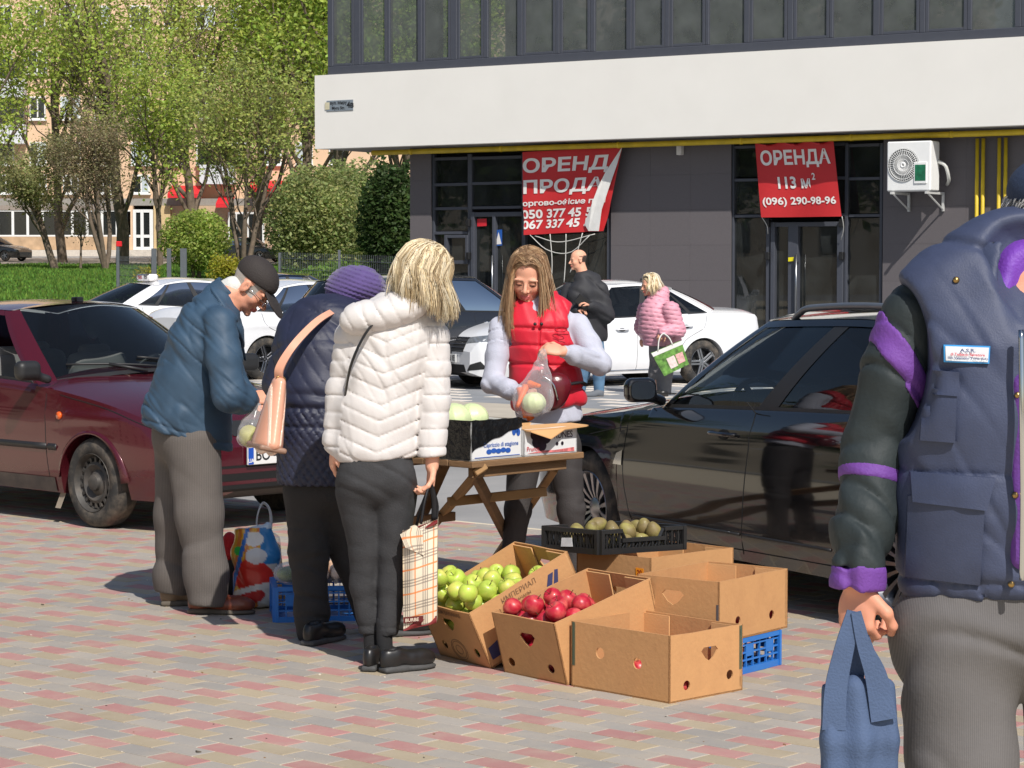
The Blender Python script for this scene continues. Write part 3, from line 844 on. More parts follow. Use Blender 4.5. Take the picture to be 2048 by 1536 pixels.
fence_col = mat('fence_grey', S(96, 100, 106), 0.5, var=0.08)
# ------------------------------------------------------------------ apartment house far behind the trees
AY = 150.0
AS = FPX / AY
ax_ = lambda u: (u - 1024) / AS
az_ = lambda v: CAMH + (HORIZ - v) / AS
ap = thing('apartment_house', 'long peach coloured apartment house behind the trees', 'building', (-25, AY, 0))
M_peach = mat('peach_plaster', S(226, 192, 160), 0.9, var=0.08, vs=0.5, bump=0.1, bs=20)
M_wfr = mat('white_pvc', S(232, 232, 230), 0.5, var=0.03)
GL_ap = glass('apartment_glass', (0.25, 0.28, 0.3), 0.25, 0.03, 1.7)
def abox(root, name, u0, u1, v0, v1, y0, y1, m):
    b = MB(); x0, x1, z0, z1 = ax_(u0), ax_(u1), az_(v1), az_(v0)
    b.box(((x0 + x1) / 2, AY + (y0 + y1) / 2, (z0 + z1) / 2), ((x1 - x0) / 2, (y1 - y0) / 2, (z1 - z0) / 2)); return b.to(root, name, m, world=True)
abox(ap, 'wall', -900, 1100, -420, 412, 0, 10, M_peach)
abox(ap, 'cornice', -900, 1100, 398, 412, -.5, -.005, mat('apartment_cornice', S(150, 146, 140), 0.9))
cols = [-190, -125, -60, 15, 80, 145, 210, 285, 350, 415, 480, 545, 610, 675]
rw = random.Random(4)
for v in (-75, 15, 105, 195, 285, 350):
    for i, u in enumerate(cols):
        if v == 350 and u > 340: continue
        w = rw.choice((32, 34, 40)); h = 46 if v < 340 else 38
        f = abox(ap, 'window', u - w / 2, u + w / 2, v, v + h, -.06, -.004, M_wfr)
        for a, b in ((u - w / 2 + 3, u - 1.5), (u + 1.5, u + w / 2 - 3)):
            abox(f, 'pane', a, b, v + 3.5, v + h - 3.5, -.08, -.062, GL_ap if rw.random() < .8 else mat('curtain_glass', S(190, 200, 205), 0.2))
        abox(f, 'sill', u - w / 2 - 2, u + w / 2 + 2, v + h + .4, v + h + 2.4, -.25, -.004, M_wfr)
for u, v in ((25, 150), (25, 240), (-55, 60), (-55, 150), (440, 320), (640, 150)):
    f = abox(ap, 'balcony', u - 34, u + 34, v + 12, v + 50, -1.2, -.004, mat('balcony_white', S(214, 216, 220), 0.8))
    abox(f, 'balcony_glazing', u - 33, u + 33, v - 26, v + 11.5, -1.15, -.2, GL_ap)
abox(ap, 'blue_panel', 536, 553, 198, 224, -.3, -.09, mat('blue_panel', S(40, 120, 180), 0.6))
# shop floor with white framed windows, low stone base
abox(ap, 'shop_base', -900, 262, 474, 500, -1.0, -.02, mat('shop_base_stone', S(190, 160, 128), 0.85, var=0.25, vs=2.2))
abox(ap, 'plinth', -900, 330, 500.3, 530, -1.3, -.03, mat('plinth', S(206, 196, 184), 0.9))
abox(ap, 'shop_interior', -900, 1100, 412.5, 499, 2.2, 2.4, mat('shop_dim', S(120, 116, 112), 0.9))
abox(ap, 'shop_fascia', -900, 262, 412.3, 421, -1.0, -.02, mat('shop_fascia', S(150, 138, 128), 0.8))
for i in range(-4, 9):
    u = 2 + i * 29.5
    f = abox(ap, 'shop_window', u, u + 5, 421.2, 473.8, -.95, -.8, M_wfr)
    abox(f, 'glazing', u + 5.3, u + 29.2, 424, 471, -.9, -.86, GL_ap)
    abox(f, 'rail', u + 5.2, u + 29.3, 421.3, 424, -.95, -.8, M_wfr)
    abox(f, 'rail', u + 5.2, u + 29.3, 470.5, 473.7, -.95, -.8, M_wfr)
d = abox(ap, 'shop_door', 272, 278, 420, 500, -.9, -.7, M_wfr)
for a, b in ((287, 293), (305, 312)): abox(d, 'stile', a, b, 420, 500, -.9, -.7, M_wfr)
for a, b in ((278.2, 286.8), (293.2, 304.8)):
    abox(d, 'rail', a, b, 420, 426, -.9, -.7, M_wfr); abox(d, 'rail', a, b, 470, 476, -.9, -.7, M_wfr); abox(d, 'rail', a, b, 494, 499.9, -.9, -.7, M_wfr)
    abox(d, 'glazing', a, b, 426, 494, -.82, -.79, GL_ap)
abox(ap, 'beige_pier', 313, 346, 412.4, 520, -.9, -.03, mat('beige_pier', S(206, 180, 136), 0.85))
abox(ap, 'pier', 262.5, 271.5, 412.4, 500, -.9, -.03, M_peach)
abox(ap, 'shop_wall', 346.5, 1100, 412.4, 530, -.6, -.04, mat('shop_wall', S(196, 170, 140), 0.9))
for u in (460, 498, 560, 600, 690):
    f = abox(ap, 'shop_window', u, u + 34, 425, 492, -.75, -.61, M_wfr)
    abox(f, 'glazing', u + 4, u + 15.5, 429, 488, -.8, -.76, GL_ap); abox(f, 'glazing', u + 18.5, u + 30, 429, 488, -.8, -.76, GL_ap)
for k, (u0, u1, v0, v1) in enumerate(((345, 412, 372, 390), (440, 472, 393, 409), (505, 590, 362, 378))):
    b = MB(); x0, x1 = ax_(u0), ax_(u1); z0, z1 = az_(v1), az_(v0)
    V = [(x0, AY - .1, z1), (x1, AY - .1, z1), (x1, AY - 1.8, z0), (x0, AY - 1.8, z0), (x0, AY - 1.8, z0 - .25), (x1, AY - 1.8, z0 - .25)]
    part(ap, 'awning', V, [(0, 1, 2, 3), (3, 2, 5, 4)], mat('awning_red', S(214, 38, 48), 0.6))

# ------------------------------------------------------------------ trees
M_bark = mat('bark', S(112, 98, 84), 0.95, var=0.3, vs=6, bump=0.5, bs=25)
M_twig = mat('twig', S(118, 100, 82), 0.95, var=0.2)
def leafmat(nm): return mat('leaf_' + nm, (0, 0, 0), 0.55, attr=True, var=0.12, vs=3, trans=0.5, spec=0.3)
def tree(name, label, base, H, tr, col, nleaf, ls, seed, spread=0.45, levels=4, stems=1, lean=(0, 0), first=0.3, kids=(4, 5, 5, 5), twig=M_bark, droop=0.0, group='trees on the lawn', shape=None, jit=0.25, colvar=0.3):
    R = random.Random(seed); NR = np.random.RandomState(seed)
    t = thing(name, label, 'tree', tuple(base), group=group)
    wood = TB(); tw = TB(); tips = []
    def grow(p, d, L, r, lev):
        n = 5 if lev < 2 else 4
        P = [np.array(p)]; dd = np.array(d)
        for i in range(n):
            j = np.array([R.gauss(0, 1), R.gauss(0, 1), R.gauss(0, .5)]) * (0.10 + .05 * lev)
            dd = dd + j + np.array([0, 0, 0.10 - droop * lev * .12]); dd /= np.linalg.norm(dd)
            P.append(P[-1] + dd * L / n)
        P = np.array(P); rr = r * np.linspace(1, 0.45 if lev < levels else .3, len(P))
        (wood if lev < 2 else tw).tube(P, rr, 7 if lev == 0 else (5 if lev < 2 else 3), cap=False)
        if lev >= levels - 1: tips.append((P, L))
        if lev >= levels: return
        k = kids[min(lev, len(kids) - 1)]
        for c in range(k):
            f = first + (1 - first) * (c + R.random()) / k if lev == 0 else R.uniform(.25, 1)
            i = min(int(f * n), n - 1); q = P[i] + (P[i + 1] - P[i]) * (f * n - i)
            a = R.uniform(0, 6.28)
            up = 0.75 if lev == 0 else 0.45
            nd = dd * .5 + np.array([math.cos(a), math.sin(a), up]) * (spread + .12 * lev); nd /= np.linalg.norm(nd)
            grow(q, nd, L * R.uniform(.48, .68) * (1.15 - .35 * f if lev == 0 else 1), r * (1 - f * .5) * R.uniform(.42, .6), lev + 1)
    for s in range(stems):
        a = s * 6.28 / max(stems, 1) + R.random()
        d0 = np.array([lean[0] + (0.28 * math.cos(a) if stems > 1 else 0), lean[1] + (0.28 * math.sin(a) if stems > 1 else 0), 1.0]); d0 /= np.linalg.norm(d0)
        grow(np.zeros(3) - d0 * .2, d0, H * (0.62 if levels > 2 else .7) * R.uniform(.9, 1.05), tr / math.sqrt(stems), 0)
    part(t, 'trunk', *wood.build(), M_bark, True, False)
    if tw.G: part(t, 'twigs', *tw.build(), twig, True, False)
    if nleaf:
        w = np.array([L for _, L in tips]); w /= w.sum()
        ch = NR.choice(len(tips), nleaf, p=w)
        ctr = np.zeros((nleaf, 3)); f = NR.rand(nleaf)
        TP = np.array([P for P, _ in tips]); n = TP.shape[1] - 1
        i = np.minimum((f * n).astype(int), n - 1); fr = (f * n - i)[:, None]
        ctr = TP[ch, i] * (1 - fr) + TP[ch, i + 1] * fr + NR.normal(size=(nleaf, 3)) * jit
        leaves(t, ctr, col, ls, NR, colvar)
    return t
def leaves(t, ctr, col, ls, NR, colvar=0.3, name='crown', clump=1.5):
    n = len(ctr)
    a = NR.normal(size=(n, 3)); a[:, 2] *= .6; a /= np.linalg.norm(a, axis=1)[:, None]
    b = NR.normal(size=(n, 3)); b -= a * (a * b).sum(1)[:, None]; b /= np.linalg.norm(b, axis=1)[:, None]
    s = ls * NR.uniform(.55, 1.25, (n, 1))
    V = np.stack([ctr - a * s, ctr + b * s * .55, ctr + a * s, ctr - b * s * .55], 1).reshape(-1, 3)
    cl = wob(ctr, clump * 2, 3)[:, None]
    c = np.array(col) * (1 + colvar * NR.uniform(-1, 1, (n, 1)) + .25 * cl) * (1 + NR.uniform(-.12, .12, (n, 3)))
    return part(t, name, V, np.arange(4 * n).reshape(-1, 4), leafmat('spring'), False, False, cols=np.repeat(np.clip(c, .004, 1), 4, 0))
def tb(u, Y): return np.array([(u - 1024) * Y / FPX, Y, float(terr(Y))])
FRESH, OLIVE, DEEP, BUD = (0.45, 0.55, 0.11), (0.2, 0.25, 0.06), (0.07, 0.115, 0.034), (0.36, 0.31, 0.17)
tree('maple_tree', 'tall fresh green tree at the left picture edge', tb(-60, 112), 15, .26, FRESH, 8500, .125, 1, kids=(7, 5, 4, 3), first=.25, jit=.45)
tree('twiggy_tree', 'brown twiggy tree with several crooked stems on the lawn', tb(212, 108), 7.6, .26, BUD, 8500, .07, 2, spread=.95, stems=4, levels=4, kids=(5, 6, 5, 4), twig=M_twig, first=.35)
tree('twiggy_tree', 'leaning dark trunked twiggy tree left of the crooked one', tb(112, 110), 6.8, .2, (.36, .36, .15), 8500, .08, 3, spread=.95, lean=(-.3, 0), levels=4, kids=(6, 6, 5, 4), twig=M_twig, first=.3)
tree('sapling', 'thin bare sapling between the two twiggy trees', tb(163, 109), 3.6, .07, BUD, 500, .07, 4, spread=.5, levels=3, kids=(5, 4, 4), twig=M_twig, first=.45)
tree('lime_tree', 'tall straight trunked tree rising behind the crooked twiggy tree', tb(246, 119), 17, .36, FRESH, 7500, .12, 5, spread=.55, kids=(11, 5, 4, 3), first=.22, jit=.4)
tree('lime_tree', 'pale tall tree with sparse leaves behind the round shrub', tb(392, 126), 18, .28, (.50, .57, .15), 10500, .12, 6, spread=.5, kids=(12, 5, 4, 3), first=.12, jit=.4)
tree('ash_tree', 'slim forked tree between round shrub and big bush', tb(492, 96), 9.2, .22, (.45, .50, .14), 9500, .085, 7, spread=.75, stems=3, kids=(6, 6, 5, 4), first=.3, twig=M_twig)
tree('lime_tree', 'dense bright tree beside the white band corner', tb(592, 124), 19, .34, FRESH, 26000, .125, 8, spread=.42, kids=(11, 6, 4, 3), first=.18, jit=.45)
tree('lime_tree', 'tall slender tree between pale tree and bright corner tree', tb(505, 131), 19, .3, (.45, .55, .11), 16000, .125, 9, spread=.48, kids=(13, 5, 4, 3), first=.12, jit=.4)
tree('lime_tree', 'young bright tree left of the round shrub', tb(322, 114), 11, .16, (.46, .55, .12), 6500, .11, 12, spread=.6, kids=(10, 5, 4, 3), first=.2, jit=.35)
tree('lime_tree', 'tall bright tree behind the leaning twiggy tree', tb(128, 127), 18, .28, FRESH, 5500, .12, 13, spread=.5, kids=(12, 5, 4, 3), first=.14, jit=.4)
tree('lime_tree', 'tree seen through the corner window of the office', tb(700, 112), 17, .28, FRESH, 12000, .14, 14, spread=.5, kids=(10, 5, 4, 3), first=.25, jit=.4)
tree('lime_tree', 'tree seen through the second pair of office windows', tb(800, 116), 17, .28, (.40, .50, .1), 12000, .14, 15, spread=.5, kids=(10, 5, 4, 3), first=.25, jit=.4)
tree('lime_tree', 'tree seen through the third pair of office windows', tb(900, 118), 17, .28, FRESH, 12000, .14, 16, spread=.5, kids=(10, 5, 4, 3), first=.25, jit=.4)
# trees beyond the left picture edge, seen in the window glass
for k, (X, Y, h) in enumerate(((-27, 33, 11), (-31, 24, 12), (-36, 41, 13), (-33, 15, 12), (-42, 48, 13), (-40, 30, 13))):
    tree('street_tree', 'leafy street tree reflected in the office windows, ' + ('first', 'second', 'third', 'fourth', 'fifth', 'last')[k] + ' of six', (X, Y, -.01), h, .25, (.10, .16, .03), 9000, .26, 20 + k, kids=(9, 5, 4, 3), first=.15, jit=.6, levels=3, group='trees outside the picture')
nh = thing('neighbour_house', 'pale house reflected in the office windows', 'building', (-75, 30, 0))
b = MB(); b.box((-75, 30, 8), (8, 45, 8.5)); b.to(nh, 'wall', mat('neighbour_wall', S(188, 176, 156), .9), world=True)
for k in range(14):
    for j in range(4):
        b = MB(); b.box((-66.98, -10 + k * 6, 3 + j * 3.3), (.05, .8, .8)); b.to(nh, 'window', GL_ap, world=True)
def bush(name, label, c, r, col, n, ls, seed, trunk=0.5, group='shrubs by the lawn', lump=.18, fill=.5, colvar=.3):
    """foliage spread through a lumpy volume over a few stems"""
    NR = np.random.RandomState(seed); t = thing(name, label, 'shrub', tuple(c), group=group)
    d = NR.normal(size=(n, 3)); d /= np.linalg.norm(d, axis=1)[:, None]
    rad = NR.rand(n) ** fill; q = d * rad[:, None]
    q *= (1 + lump * wob(d * 3, 2.2, seed, 6) * 2)[:, None]
    ctr = q * np.array(r) + np.array([0, 0, trunk + r[2]])
    ctr = ctr[ctr[:, 2] > .02]
    w = MB(); R = random.Random(seed)
    for k in range(5):
        a = R.uniform(0, 6.28); e = np.array([math.cos(a) * r[0] * .5, math.sin(a) * r[1] * .5, trunk + r[2] * 1.1])
        w.tube(spline([np.array([math.cos(a), math.sin(a), 0]) * .12, e * np.array([.4, .4, .5]), e], 7), np.linspace(.07, .02, 7), 5)
    part(t, 'stems', w.V, w.F, M_bark, True, False)
    leaves(t, ctr, col, ls, NR, colvar, name='foliage')
    return t
bush('round_shrub', 'trimmed dome shaped shrub behind the taxi', tb(392, 92), (1.45, 1.4, 1.25), (.36, .44, .10), 6500, .085, 31, trunk=.3, lump=.05, fill=.35)
bush('willow_bush', 'large olive green bush left of the dark evergreen', tb(635, 88), (1.95, 1.9, 2.15), (.36, .40, .15), 24000, .085, 32, trunk=.1, lump=.16, fill=.4)
bush('willow_bush', 'olive bush crown reaching up behind the large bush', tb(700, 96), (1.7, 1.7, 2.3), (.34, .39, .15), 15000, .09, 33, trunk=.2, lump=.2, fill=.4)
bush('evergreen_bush', 'dark evergreen bush against the office block corner', tb(782, 70), (.95, 1.0, 2.1), DEEP, 12000, .085, 34, trunk=.0, lump=.18, fill=.4)
bush('low_shrub', 'low bright green shrub behind the mesh fence', tb(690, 74), (1.5, .8, .5), (.2, .33, .05), 5000, .07, 35, trunk=0, lump=.2)
bush('flowering_shrub', 'low yellow flowered shrub at the foot of the round shrub', tb(455, 84), (.8, .5, .55), (.42, .40, .05), 2300, .06, 36, trunk=0, lump=.3)
bush('flowering_shrub', 'small yellow flowered shrub by the grey posts', tb(296, 80), (.45, .4, .4), (.45, .42, .05), 900, .055, 37, trunk=0, lump=.3)
# ------------------------------------------------------------------ fence at the lawn
def fpost(u, vt, Y, w, label, red=False):
    c = tb(u, Y); h = CAMH + (HORIZ - vt) * Y / FPX - c[2]
    t = thing('fence_post', label, 'post', tuple(c), group='grey fence posts')
    b = MB(); b.box((0, 0, h / 2), (w / 2, .05, h / 2), bev=.006); b.to(t, 'post', fence_col)
    if red:
        b = MB(); b.box((.04, 0, h + .06), (.09, .06, .09), bev=.02); b.to(t, 'red_cap', mat('red_cap', S(220, 30, 40), 0.5))
    return t
fpost(237, 492, 75, .1, 'slim grey post with a red cap at the lawn edge', True)
fpost(309, 497, 72, .15, 'first of three broad grey posts by the shrub')
fpost(339, 497, 71, .13, 'middle of three broad grey posts by the shrub')
fpost(368, 497, 70, .19, 'broadest grey post, last of the three by the shrub')
fpost(679, 500, 63, .07, 'thin post of the mesh fence under the olive bush')
fpost(560, 506, 66, .07, 'thin mesh fence post behind the dark blue car')
def mesh_fence(u0, Y0, u1, Y1, vt, label):
    a, b = tb(u0, Y0), tb(u1, Y1); t = thing('mesh_fence', label, 'fence', tuple(a)); L = np.linalg.norm(b - a); h = CAMH + (HORIZ - vt) * Y0 / FPX - a[2]
    m = MB()
    for i in range(int(L / .12) + 1):
        q = (b - a) * i * .12 / L; m.box(q + EZ * h / 2, (.004, .004, h / 2))
    for j in range(5):
        m.tube([EZ * (h * (j + .4) / 5), b - a + EZ * (h * (j + .4) / 5)], .006, 4)
    o = m.to(t, 'wire_mesh', fence_col); o['kind'] = 'stuff'
mesh_fence(240, 75, 309, 72, 512, 'low wire mesh fence between capped post and broad posts')
mesh_fence(560, 66, 830, 58, 504, 'wire mesh fence in front of the olive bush')
# ------------------------------------------------------------------ cars
def pchip(x, xp, fp):
    """smooth monotone interpolation"""
    xp = np.asarray(xp, float); fp = np.asarray(fp, float); x = np.clip(np.asarray(x, float), xp[0], xp[-1])
    h = np.diff(xp); dl = np.diff(fp) / h; m = np.zeros(len(xp))
    m[0], m[-1] = dl[0], dl[-1]
    for i in range(1, len(xp) - 1):
        if dl[i - 1] * dl[i] > 0:
            w1 = 2 * h[i] + h[i - 1]; w2 = h[i] + 2 * h[i - 1]; m[i] = (w1 + w2) / (w1 / dl[i - 1] + w2 / dl[i])
    i = np.clip(np.searchsorted(xp, x) - 1, 0, len(h) - 1); t = (x - xp[i]) / h[i]
    return (2 * t**3 - 3 * t**2 + 1) * fp[i] + (t**3 - 2 * t**2 + t) * h[i] * m[i] + (-2 * t**3 + 3 * t**2) * fp[i + 1] + (t**3 - t**2) * h[i] * m[i + 1]
def carpaint(name, col, rough=0.18, metal=0.0, dusty=0.35, dcol=S(120, 112, 100), ztop=0.5):
    m = mat(name, col, rough, metal, var=0.03, coat=0.8, spec=0.5)
    N = m.node_tree.nodes; L = m.node_tree.links; b = N['Principled BSDF']
    src = b.inputs['Base Color'].links[0].from_socket
    tc = N.new('ShaderNodeTexCoord'); sx_ = N.new('ShaderNodeSeparateXYZ'); L.new(tc.outputs['Object'], sx_.inputs[0])
    no = N.new('ShaderNodeTexNoise'); no.inputs['Scale'].default_value = 7; no.inputs['Detail'].default_value = 9; no.inputs['Roughness'].default_value = .7
    L.new(tc.outputs['Object'], no.inputs['Vector'])
    mr = N.new('ShaderNodeMapRange'); mr.inputs[1].default_value = ztop; mr.inputs[2].default_value = 0.15; mr.inputs[3].default_value = 0.0; mr.inputs[4].default_value = 1.0
    L.new(sx_.outputs['Z'], mr.inputs[0])
    mu = N.new('ShaderNodeMath'); mu.operation = 'MULTIPLY'; L.new(mr.outputs[0], mu.inputs[0]); L.new(no.outputs['Fac'], mu.inputs[1])
    ad = N.new('ShaderNodeMath'); ad.operation = 'MULTIPLY_ADD'; L.new(mu.outputs[0], ad.inputs[0]); ad.inputs[1].default_value = dusty * 2.2; ad.inputs[2].default_value = dusty * .06
    ad.use_clamp = True
    mx = N.new('ShaderNodeMix'); mx.data_type = 'RGBA'; L.new(ad.outputs[0], mx.inputs['Factor']); L.new(src, mx.inputs['A']); mx.inputs['B'].default_value = (*dcol, 1)
    L.new(mx.outputs['Result'], b.inputs['Base Color'])
    r = N.new('ShaderNodeMapRange'); r.inputs[3].default_value = rough; r.inputs[4].default_value = .75; L.new(ad.outputs[0], r.inputs[0]); L.new(r.outputs[0], b.inputs['Roughness'])
    c = N.new('ShaderNodeMapRange'); c.inputs[3].default_value = .8; c.inputs[4].default_value = .0; L.new(ad.outputs[0], c.inputs[0]); L.new(c.outputs[0], b.inputs['Coat Weight'])
    return m
M_trim = mat('black_trim', (0.018, 0.018, 0.019), 0.5, var=0.1)
M_gap = mat('shut_line', (0.004, 0.004, 0.004), 0.8)
M_tyre = mat('tyre_rubber', (0.03, 0.029, 0.028), 0.85, var=0.2, vs=20, dust=S(130, 118, 104), dscale=9, damt=0.7, bump=.2, bs=40)
M_chrome = mat('chrome', S(200, 202, 205), 0.12, 1.0, var=0.0)
M_alloy = mat('alloy', S(168, 170, 174), 0.3, 1.0, var=0.05)
M_steel = mat('wheel_steel', S(72, 70, 68), 0.6, 0.3, var=0.15, dust=S(120, 110, 100), dscale=12)
M_seat = mat('seat_fabric', S(70, 70, 74), 0.9)
M_lens = mat('lamp_lens', S(150, 155, 160), 0.08, 0.4, var=0.3, vs=18, coat=1)
M_rlens = mat('tail_lens', S(120, 16, 18), 0.15, 0, var=0.2, coat=1)
M_plate = mat('number_plate', S(226, 226, 224), 0.45, var=0.03)
M_flag = mat('plate_blue', S(30, 80, 180), 0.4)
GL_car = glass('car_glass', (0.60, 0.66, 0.66), 0.04, 0.01, 1.6)
GL_tint = glass('car_glass_tint', (0.22, 0.25, 0.26), 0.05, 0.01, 1.6)
class Car:
    def __init__(c, label, name, sp, paint, pos, head, group='cars parked by the plaza', glassm=None):
        """pos = ground point at mid wheelbase, head = heading angle"""
        c.sp = sp; c.paint = paint; c.k = sp.get('k', 0.93)
        c.t = thing(name, label, 'car', (pos[0], pos[1], pos[2] if len(pos) > 2 else 0.0), head, group)
        c.gm = glassm or GL_car
        c.body(); c.green()
    def P(c, name, V, F, m, smooth=True, root=None, **k):
        return part(root or c.t, name, np.asarray(V, float) * c.k, F, m, smooth, False, **k)
    def body(c):
        sp = c.sp; hw = sp['wb'] / 2; xf = hw + sp['fo']; xr = -hw - sp['ro']; W = sp['W'] / 2
        R = sp.get('arch', .35); zw = sp.get('wr', .31)
        xs = list(np.linspace(xr, xf, 70)) + [xf - .004, xf - .02, xf - .05, xf - .09, xr + .004, xr + .02, xr + .05, xr + .09]
        for a in (hw, -hw): xs += list(a + R * np.cos(np.linspace(0, math.pi, 25))) + [a - R - .004, a + R + .004]
        x0, x1 = sp['cab'][0], sp['cab'][1]                   # hollow between cowl and rear seat back
        xs += [x0 - .006, x0, x1, x1 + .006]
        xs = np.array(sorted(set(np.round(xs, 4))))
        pl = sp['plan']; w = W * pchip(xs, [p[0] for p in pl], [p[1] for p in pl])
        zb = pchip(xs, *zip(*sp['belt'])); zt = pchip(xs, *zip(*sp['top'])); z0 = pchip(xs, *zip(*sp['bot']))
        for a in (hw, -hw):
            q = np.abs(xs - a) < R
            z0 = np.where(q, np.maximum(z0, zw * .92 + np.sqrt(np.maximum(R * R - (xs - a) ** 2, 0))), z0)
        ns, nt_ = 14, 9; rows = []
        zm = sp.get('zm', .5)
        for i, x in enumerate(xs):
            zz = np.linspace(z0[i], zb[i], ns)
            up = np.clip((zz - zm) / max(zb[i] - zm, .05), 0, 1.4); dn = np.clip((zm - zz) / max(zm - .18, .05), 0, 1.3)
            y = w[i] * (1 - sp.get('tumble', .055) * up ** 2 - .06 * dn ** 2)
            for (zc_, am) in sp.get('crease', ()): y += am * np.exp(-((zz - zc_) / .035) ** 2) * (w[i] / W)
            sec = [(0, z0[i]), (y[0] * .6, z0[i])] + list(zip(y, zz))
            yb = y[-1]
            if x0 <= x <= x1:
                q = [(yb - .012, zb[i] + .012), (yb - .05, zb[i] + .01), (yb - .085, zb[i] - .03), (yb - .1, zb[i] - .3), (yb - .12, .42), (yb * .6, .36), (yb * .3, .36), (yb * .1, .36), (0, .36)]
            else:
                q = []
                for j in range(1, nt_ + 1):
                    t = j / nt_; yy = yb * math.cos(t * math.pi / 2) ** .8 if j < nt_ else 0
                    f = yy / max(yb, 1e-6)
                    q.append((yy, zb[i] + (zt[i] - zb[i]) * (1 - f ** 2.6)))
            rows.append([(x, a, b) for a, b in sec + q])
        A = np.array(rows); n = A.shape[1]
        Bm = A[:, ::-1][:, 1:-1].copy(); Bm[..., 1] *= -1     # mirrored half
        ring = np.concatenate([A, Bm], 1); a, b = ring.shape[:2]
        F = []; MI = []
        inner = lambda i, j: (x0 <= xs[i] and xs[i + 1] <= x1 or abs(xs[i] - x0) < .007 or abs(xs[i + 1] - x1) < .007) and (n - nt_ + 1) <= j <= b - (n - nt_) + 1 - (b - 2 * n + 2)
        for i in range(a - 1):
            for j in range(b):
                F.append((i * b + j, i * b + (j + 1) % b, (i + 1) * b + (j + 1) % b, (i + 1) * b + j))
                jj = j if j < n else b - j - 1
                MI.append(1 if (x0 - .007 <= xs[i] and xs[i + 1] <= x1 + .007 and jj >= n - nt_ + 1) or jj < 1 else 0)
        F += [tuple(range(b)), tuple((a - 1) * b + j for j in range(b - 1, -1, -1))]; MI += [0, 0]
        c.V = ring.reshape(-1, 3); c.F = [f[::-1] for f in F]
        c.bvh = BVHTree.FromPolygons([Vector(v) for v in c.V], c.F)
        c.P('body', c.V, c.F, [c.paint, M_trim], True, mi=MI, sharp=38)
        c.xs, c.hw, c.xf, c.xr, c.W = xs, hw, xf, xr, W
    def hit(c, o, d):
        r = c.bvh.ray_cast(Vector(o), Vector(d)); return np.array(r[0]) if r[0] is not None else None
    def side(c, x, z, s, off=0.0):
        h = c.hit((x, s * 3, z), (0, -s, 0))
        return np.array([x, (h[1] if h is not None else s * c.W) + s * off, z])
    def line(c, name, pts, s, r=.0035, m=None, off=-.001, n=None, root=None):
        pts = np.array(pts, float); q = spline(pts, n or max(6, 5 * len(pts))) if len(pts) > 2 else np.linspace(pts[0], pts[1], n or 12)
        V, F = tube([c.side(x, z, s, off) for x, z in q], r, 5); return c.P(name, V, F, m or M_gap, root=root)
    def patch(c, name, pts, d, m, off=.004, n=10, th=0.0, root=None):
        """pts: 4 corners (2D, in the plane across d), projected on the skin along -d.  d 'f','r' -> (y,z); 's+','s-' -> (x,z); 't' -> (x,y)"""
        q = np.array(pts, float); A, B = np.meshgrid(np.linspace(0, 1, n), np.linspace(0, 1, n), indexing='ij'); A = A[..., None]; B = B[..., None]
        G = (q[0] * (1 - A) + q[1] * A) * (1 - B) + (q[3] * (1 - A) + q[2] * A) * B
        out = np.zeros((n, n, 3)); last = None
        for i in range(n):
            for j in range(n):
                a, b = G[i, j]
                if d in 'fr':
                    s = 1 if d == 'f' else -1; h = c.hit((s * 4, a, b), (-s, 0, 0)); h = h if h is not None else np.array([s * 2, a, b]); h = h + np.array([s * off, 0, 0])
                elif d[0] == 's':
                    s = 1 if d[1] == '+' else -1; h = c.side(a, b, s, off)
                else:
                    h = c.hit((a, b, 3), (0, 0, -1)); h = h + np.array([0, 0, off])
                out[i, j] = h
        V, F = gridmesh(out); return c.P(name, V, F, m, root=root)
    def green(c):
        g = c.sp['green']; W = c.W; n1, n2 = 10, 44
        zb = lambda x: pchip(x, *zip(*c.sp['belt']))
        t = np.linspace(0, 1, n1)
        sb = np.linspace(0, 1, n2)
        bx = g['A'][1] + (g['C'][1] - g['A'][1]) * sb; rx = g['RA'][1] + (g['RC'][1] - g['RA'][1]) * sb
        by = np.array([c.side(x, float(zb(x)) - .01, 1)[1] for x in np.clip(bx, c.xr + .1, c.xf - .1)]) - .035
        by = by * (1 - .07 * np.clip((sb - .8) / .2, 0, 1) ** 2)
        ryw = g['rw'] * (1 - .05 * np.clip((sb - .55) / .45, 0, 1) ** 2 - .04 * np.clip((.2 - sb) / .2, 0, 1) ** 2)
        rz = g['rz'] + g.get('arc', .02) * np.sin(math.pi * np.clip(sb * .9 + .05, 0, 1)) - g.get('fall', .06) * np.clip((sb - .4) / .6, 0, 1) ** 2 - .012
        crown = g.get('crown', .05)
        B = np.zeros((2 * n1 + n2, 3)); R = np.zeros_like(B)
        B[:n1] = np.c_[g['A'][0] + (g['A'][1] - g['A'][0]) * t ** 2.2, by[0] * t, g['zA'] + (zb(bx[0]) - g['zA']) * t ** 2]
        R[:n1] = np.c_[g['RA'][0] + (g['RA'][1] - g['RA'][0]) * t ** 2.2, ryw[0] * t, rz[0] + crown * (1 - t ** 2)]
        B[n1:n1 + n2] = np.c_[bx, by, zb(bx) + .008]; R[n1:n1 + n2] = np.c_[rx, ryw, rz]
        B[n1 + n2:] = np.c_[g['C'][0] + (g['C'][1] - g['C'][0]) * t[::-1] ** 2.2, by[-1] * t[::-1], g['zC'] + (zb(bx[-1]) - g['zC']) * t[::-1] ** 2]
        R[n1 + n2:] = np.c_[g['RC'][0] + (g['RC'][1] - g['RC'][0]) * t[::-1] ** 2.2, ryw[-1] * t[::-1], rz[-1] + crown * (1 - t[::-1] ** 2)]
        c.Bc, c.Rc, c.n1, c.n2 = B, R, n1, n2
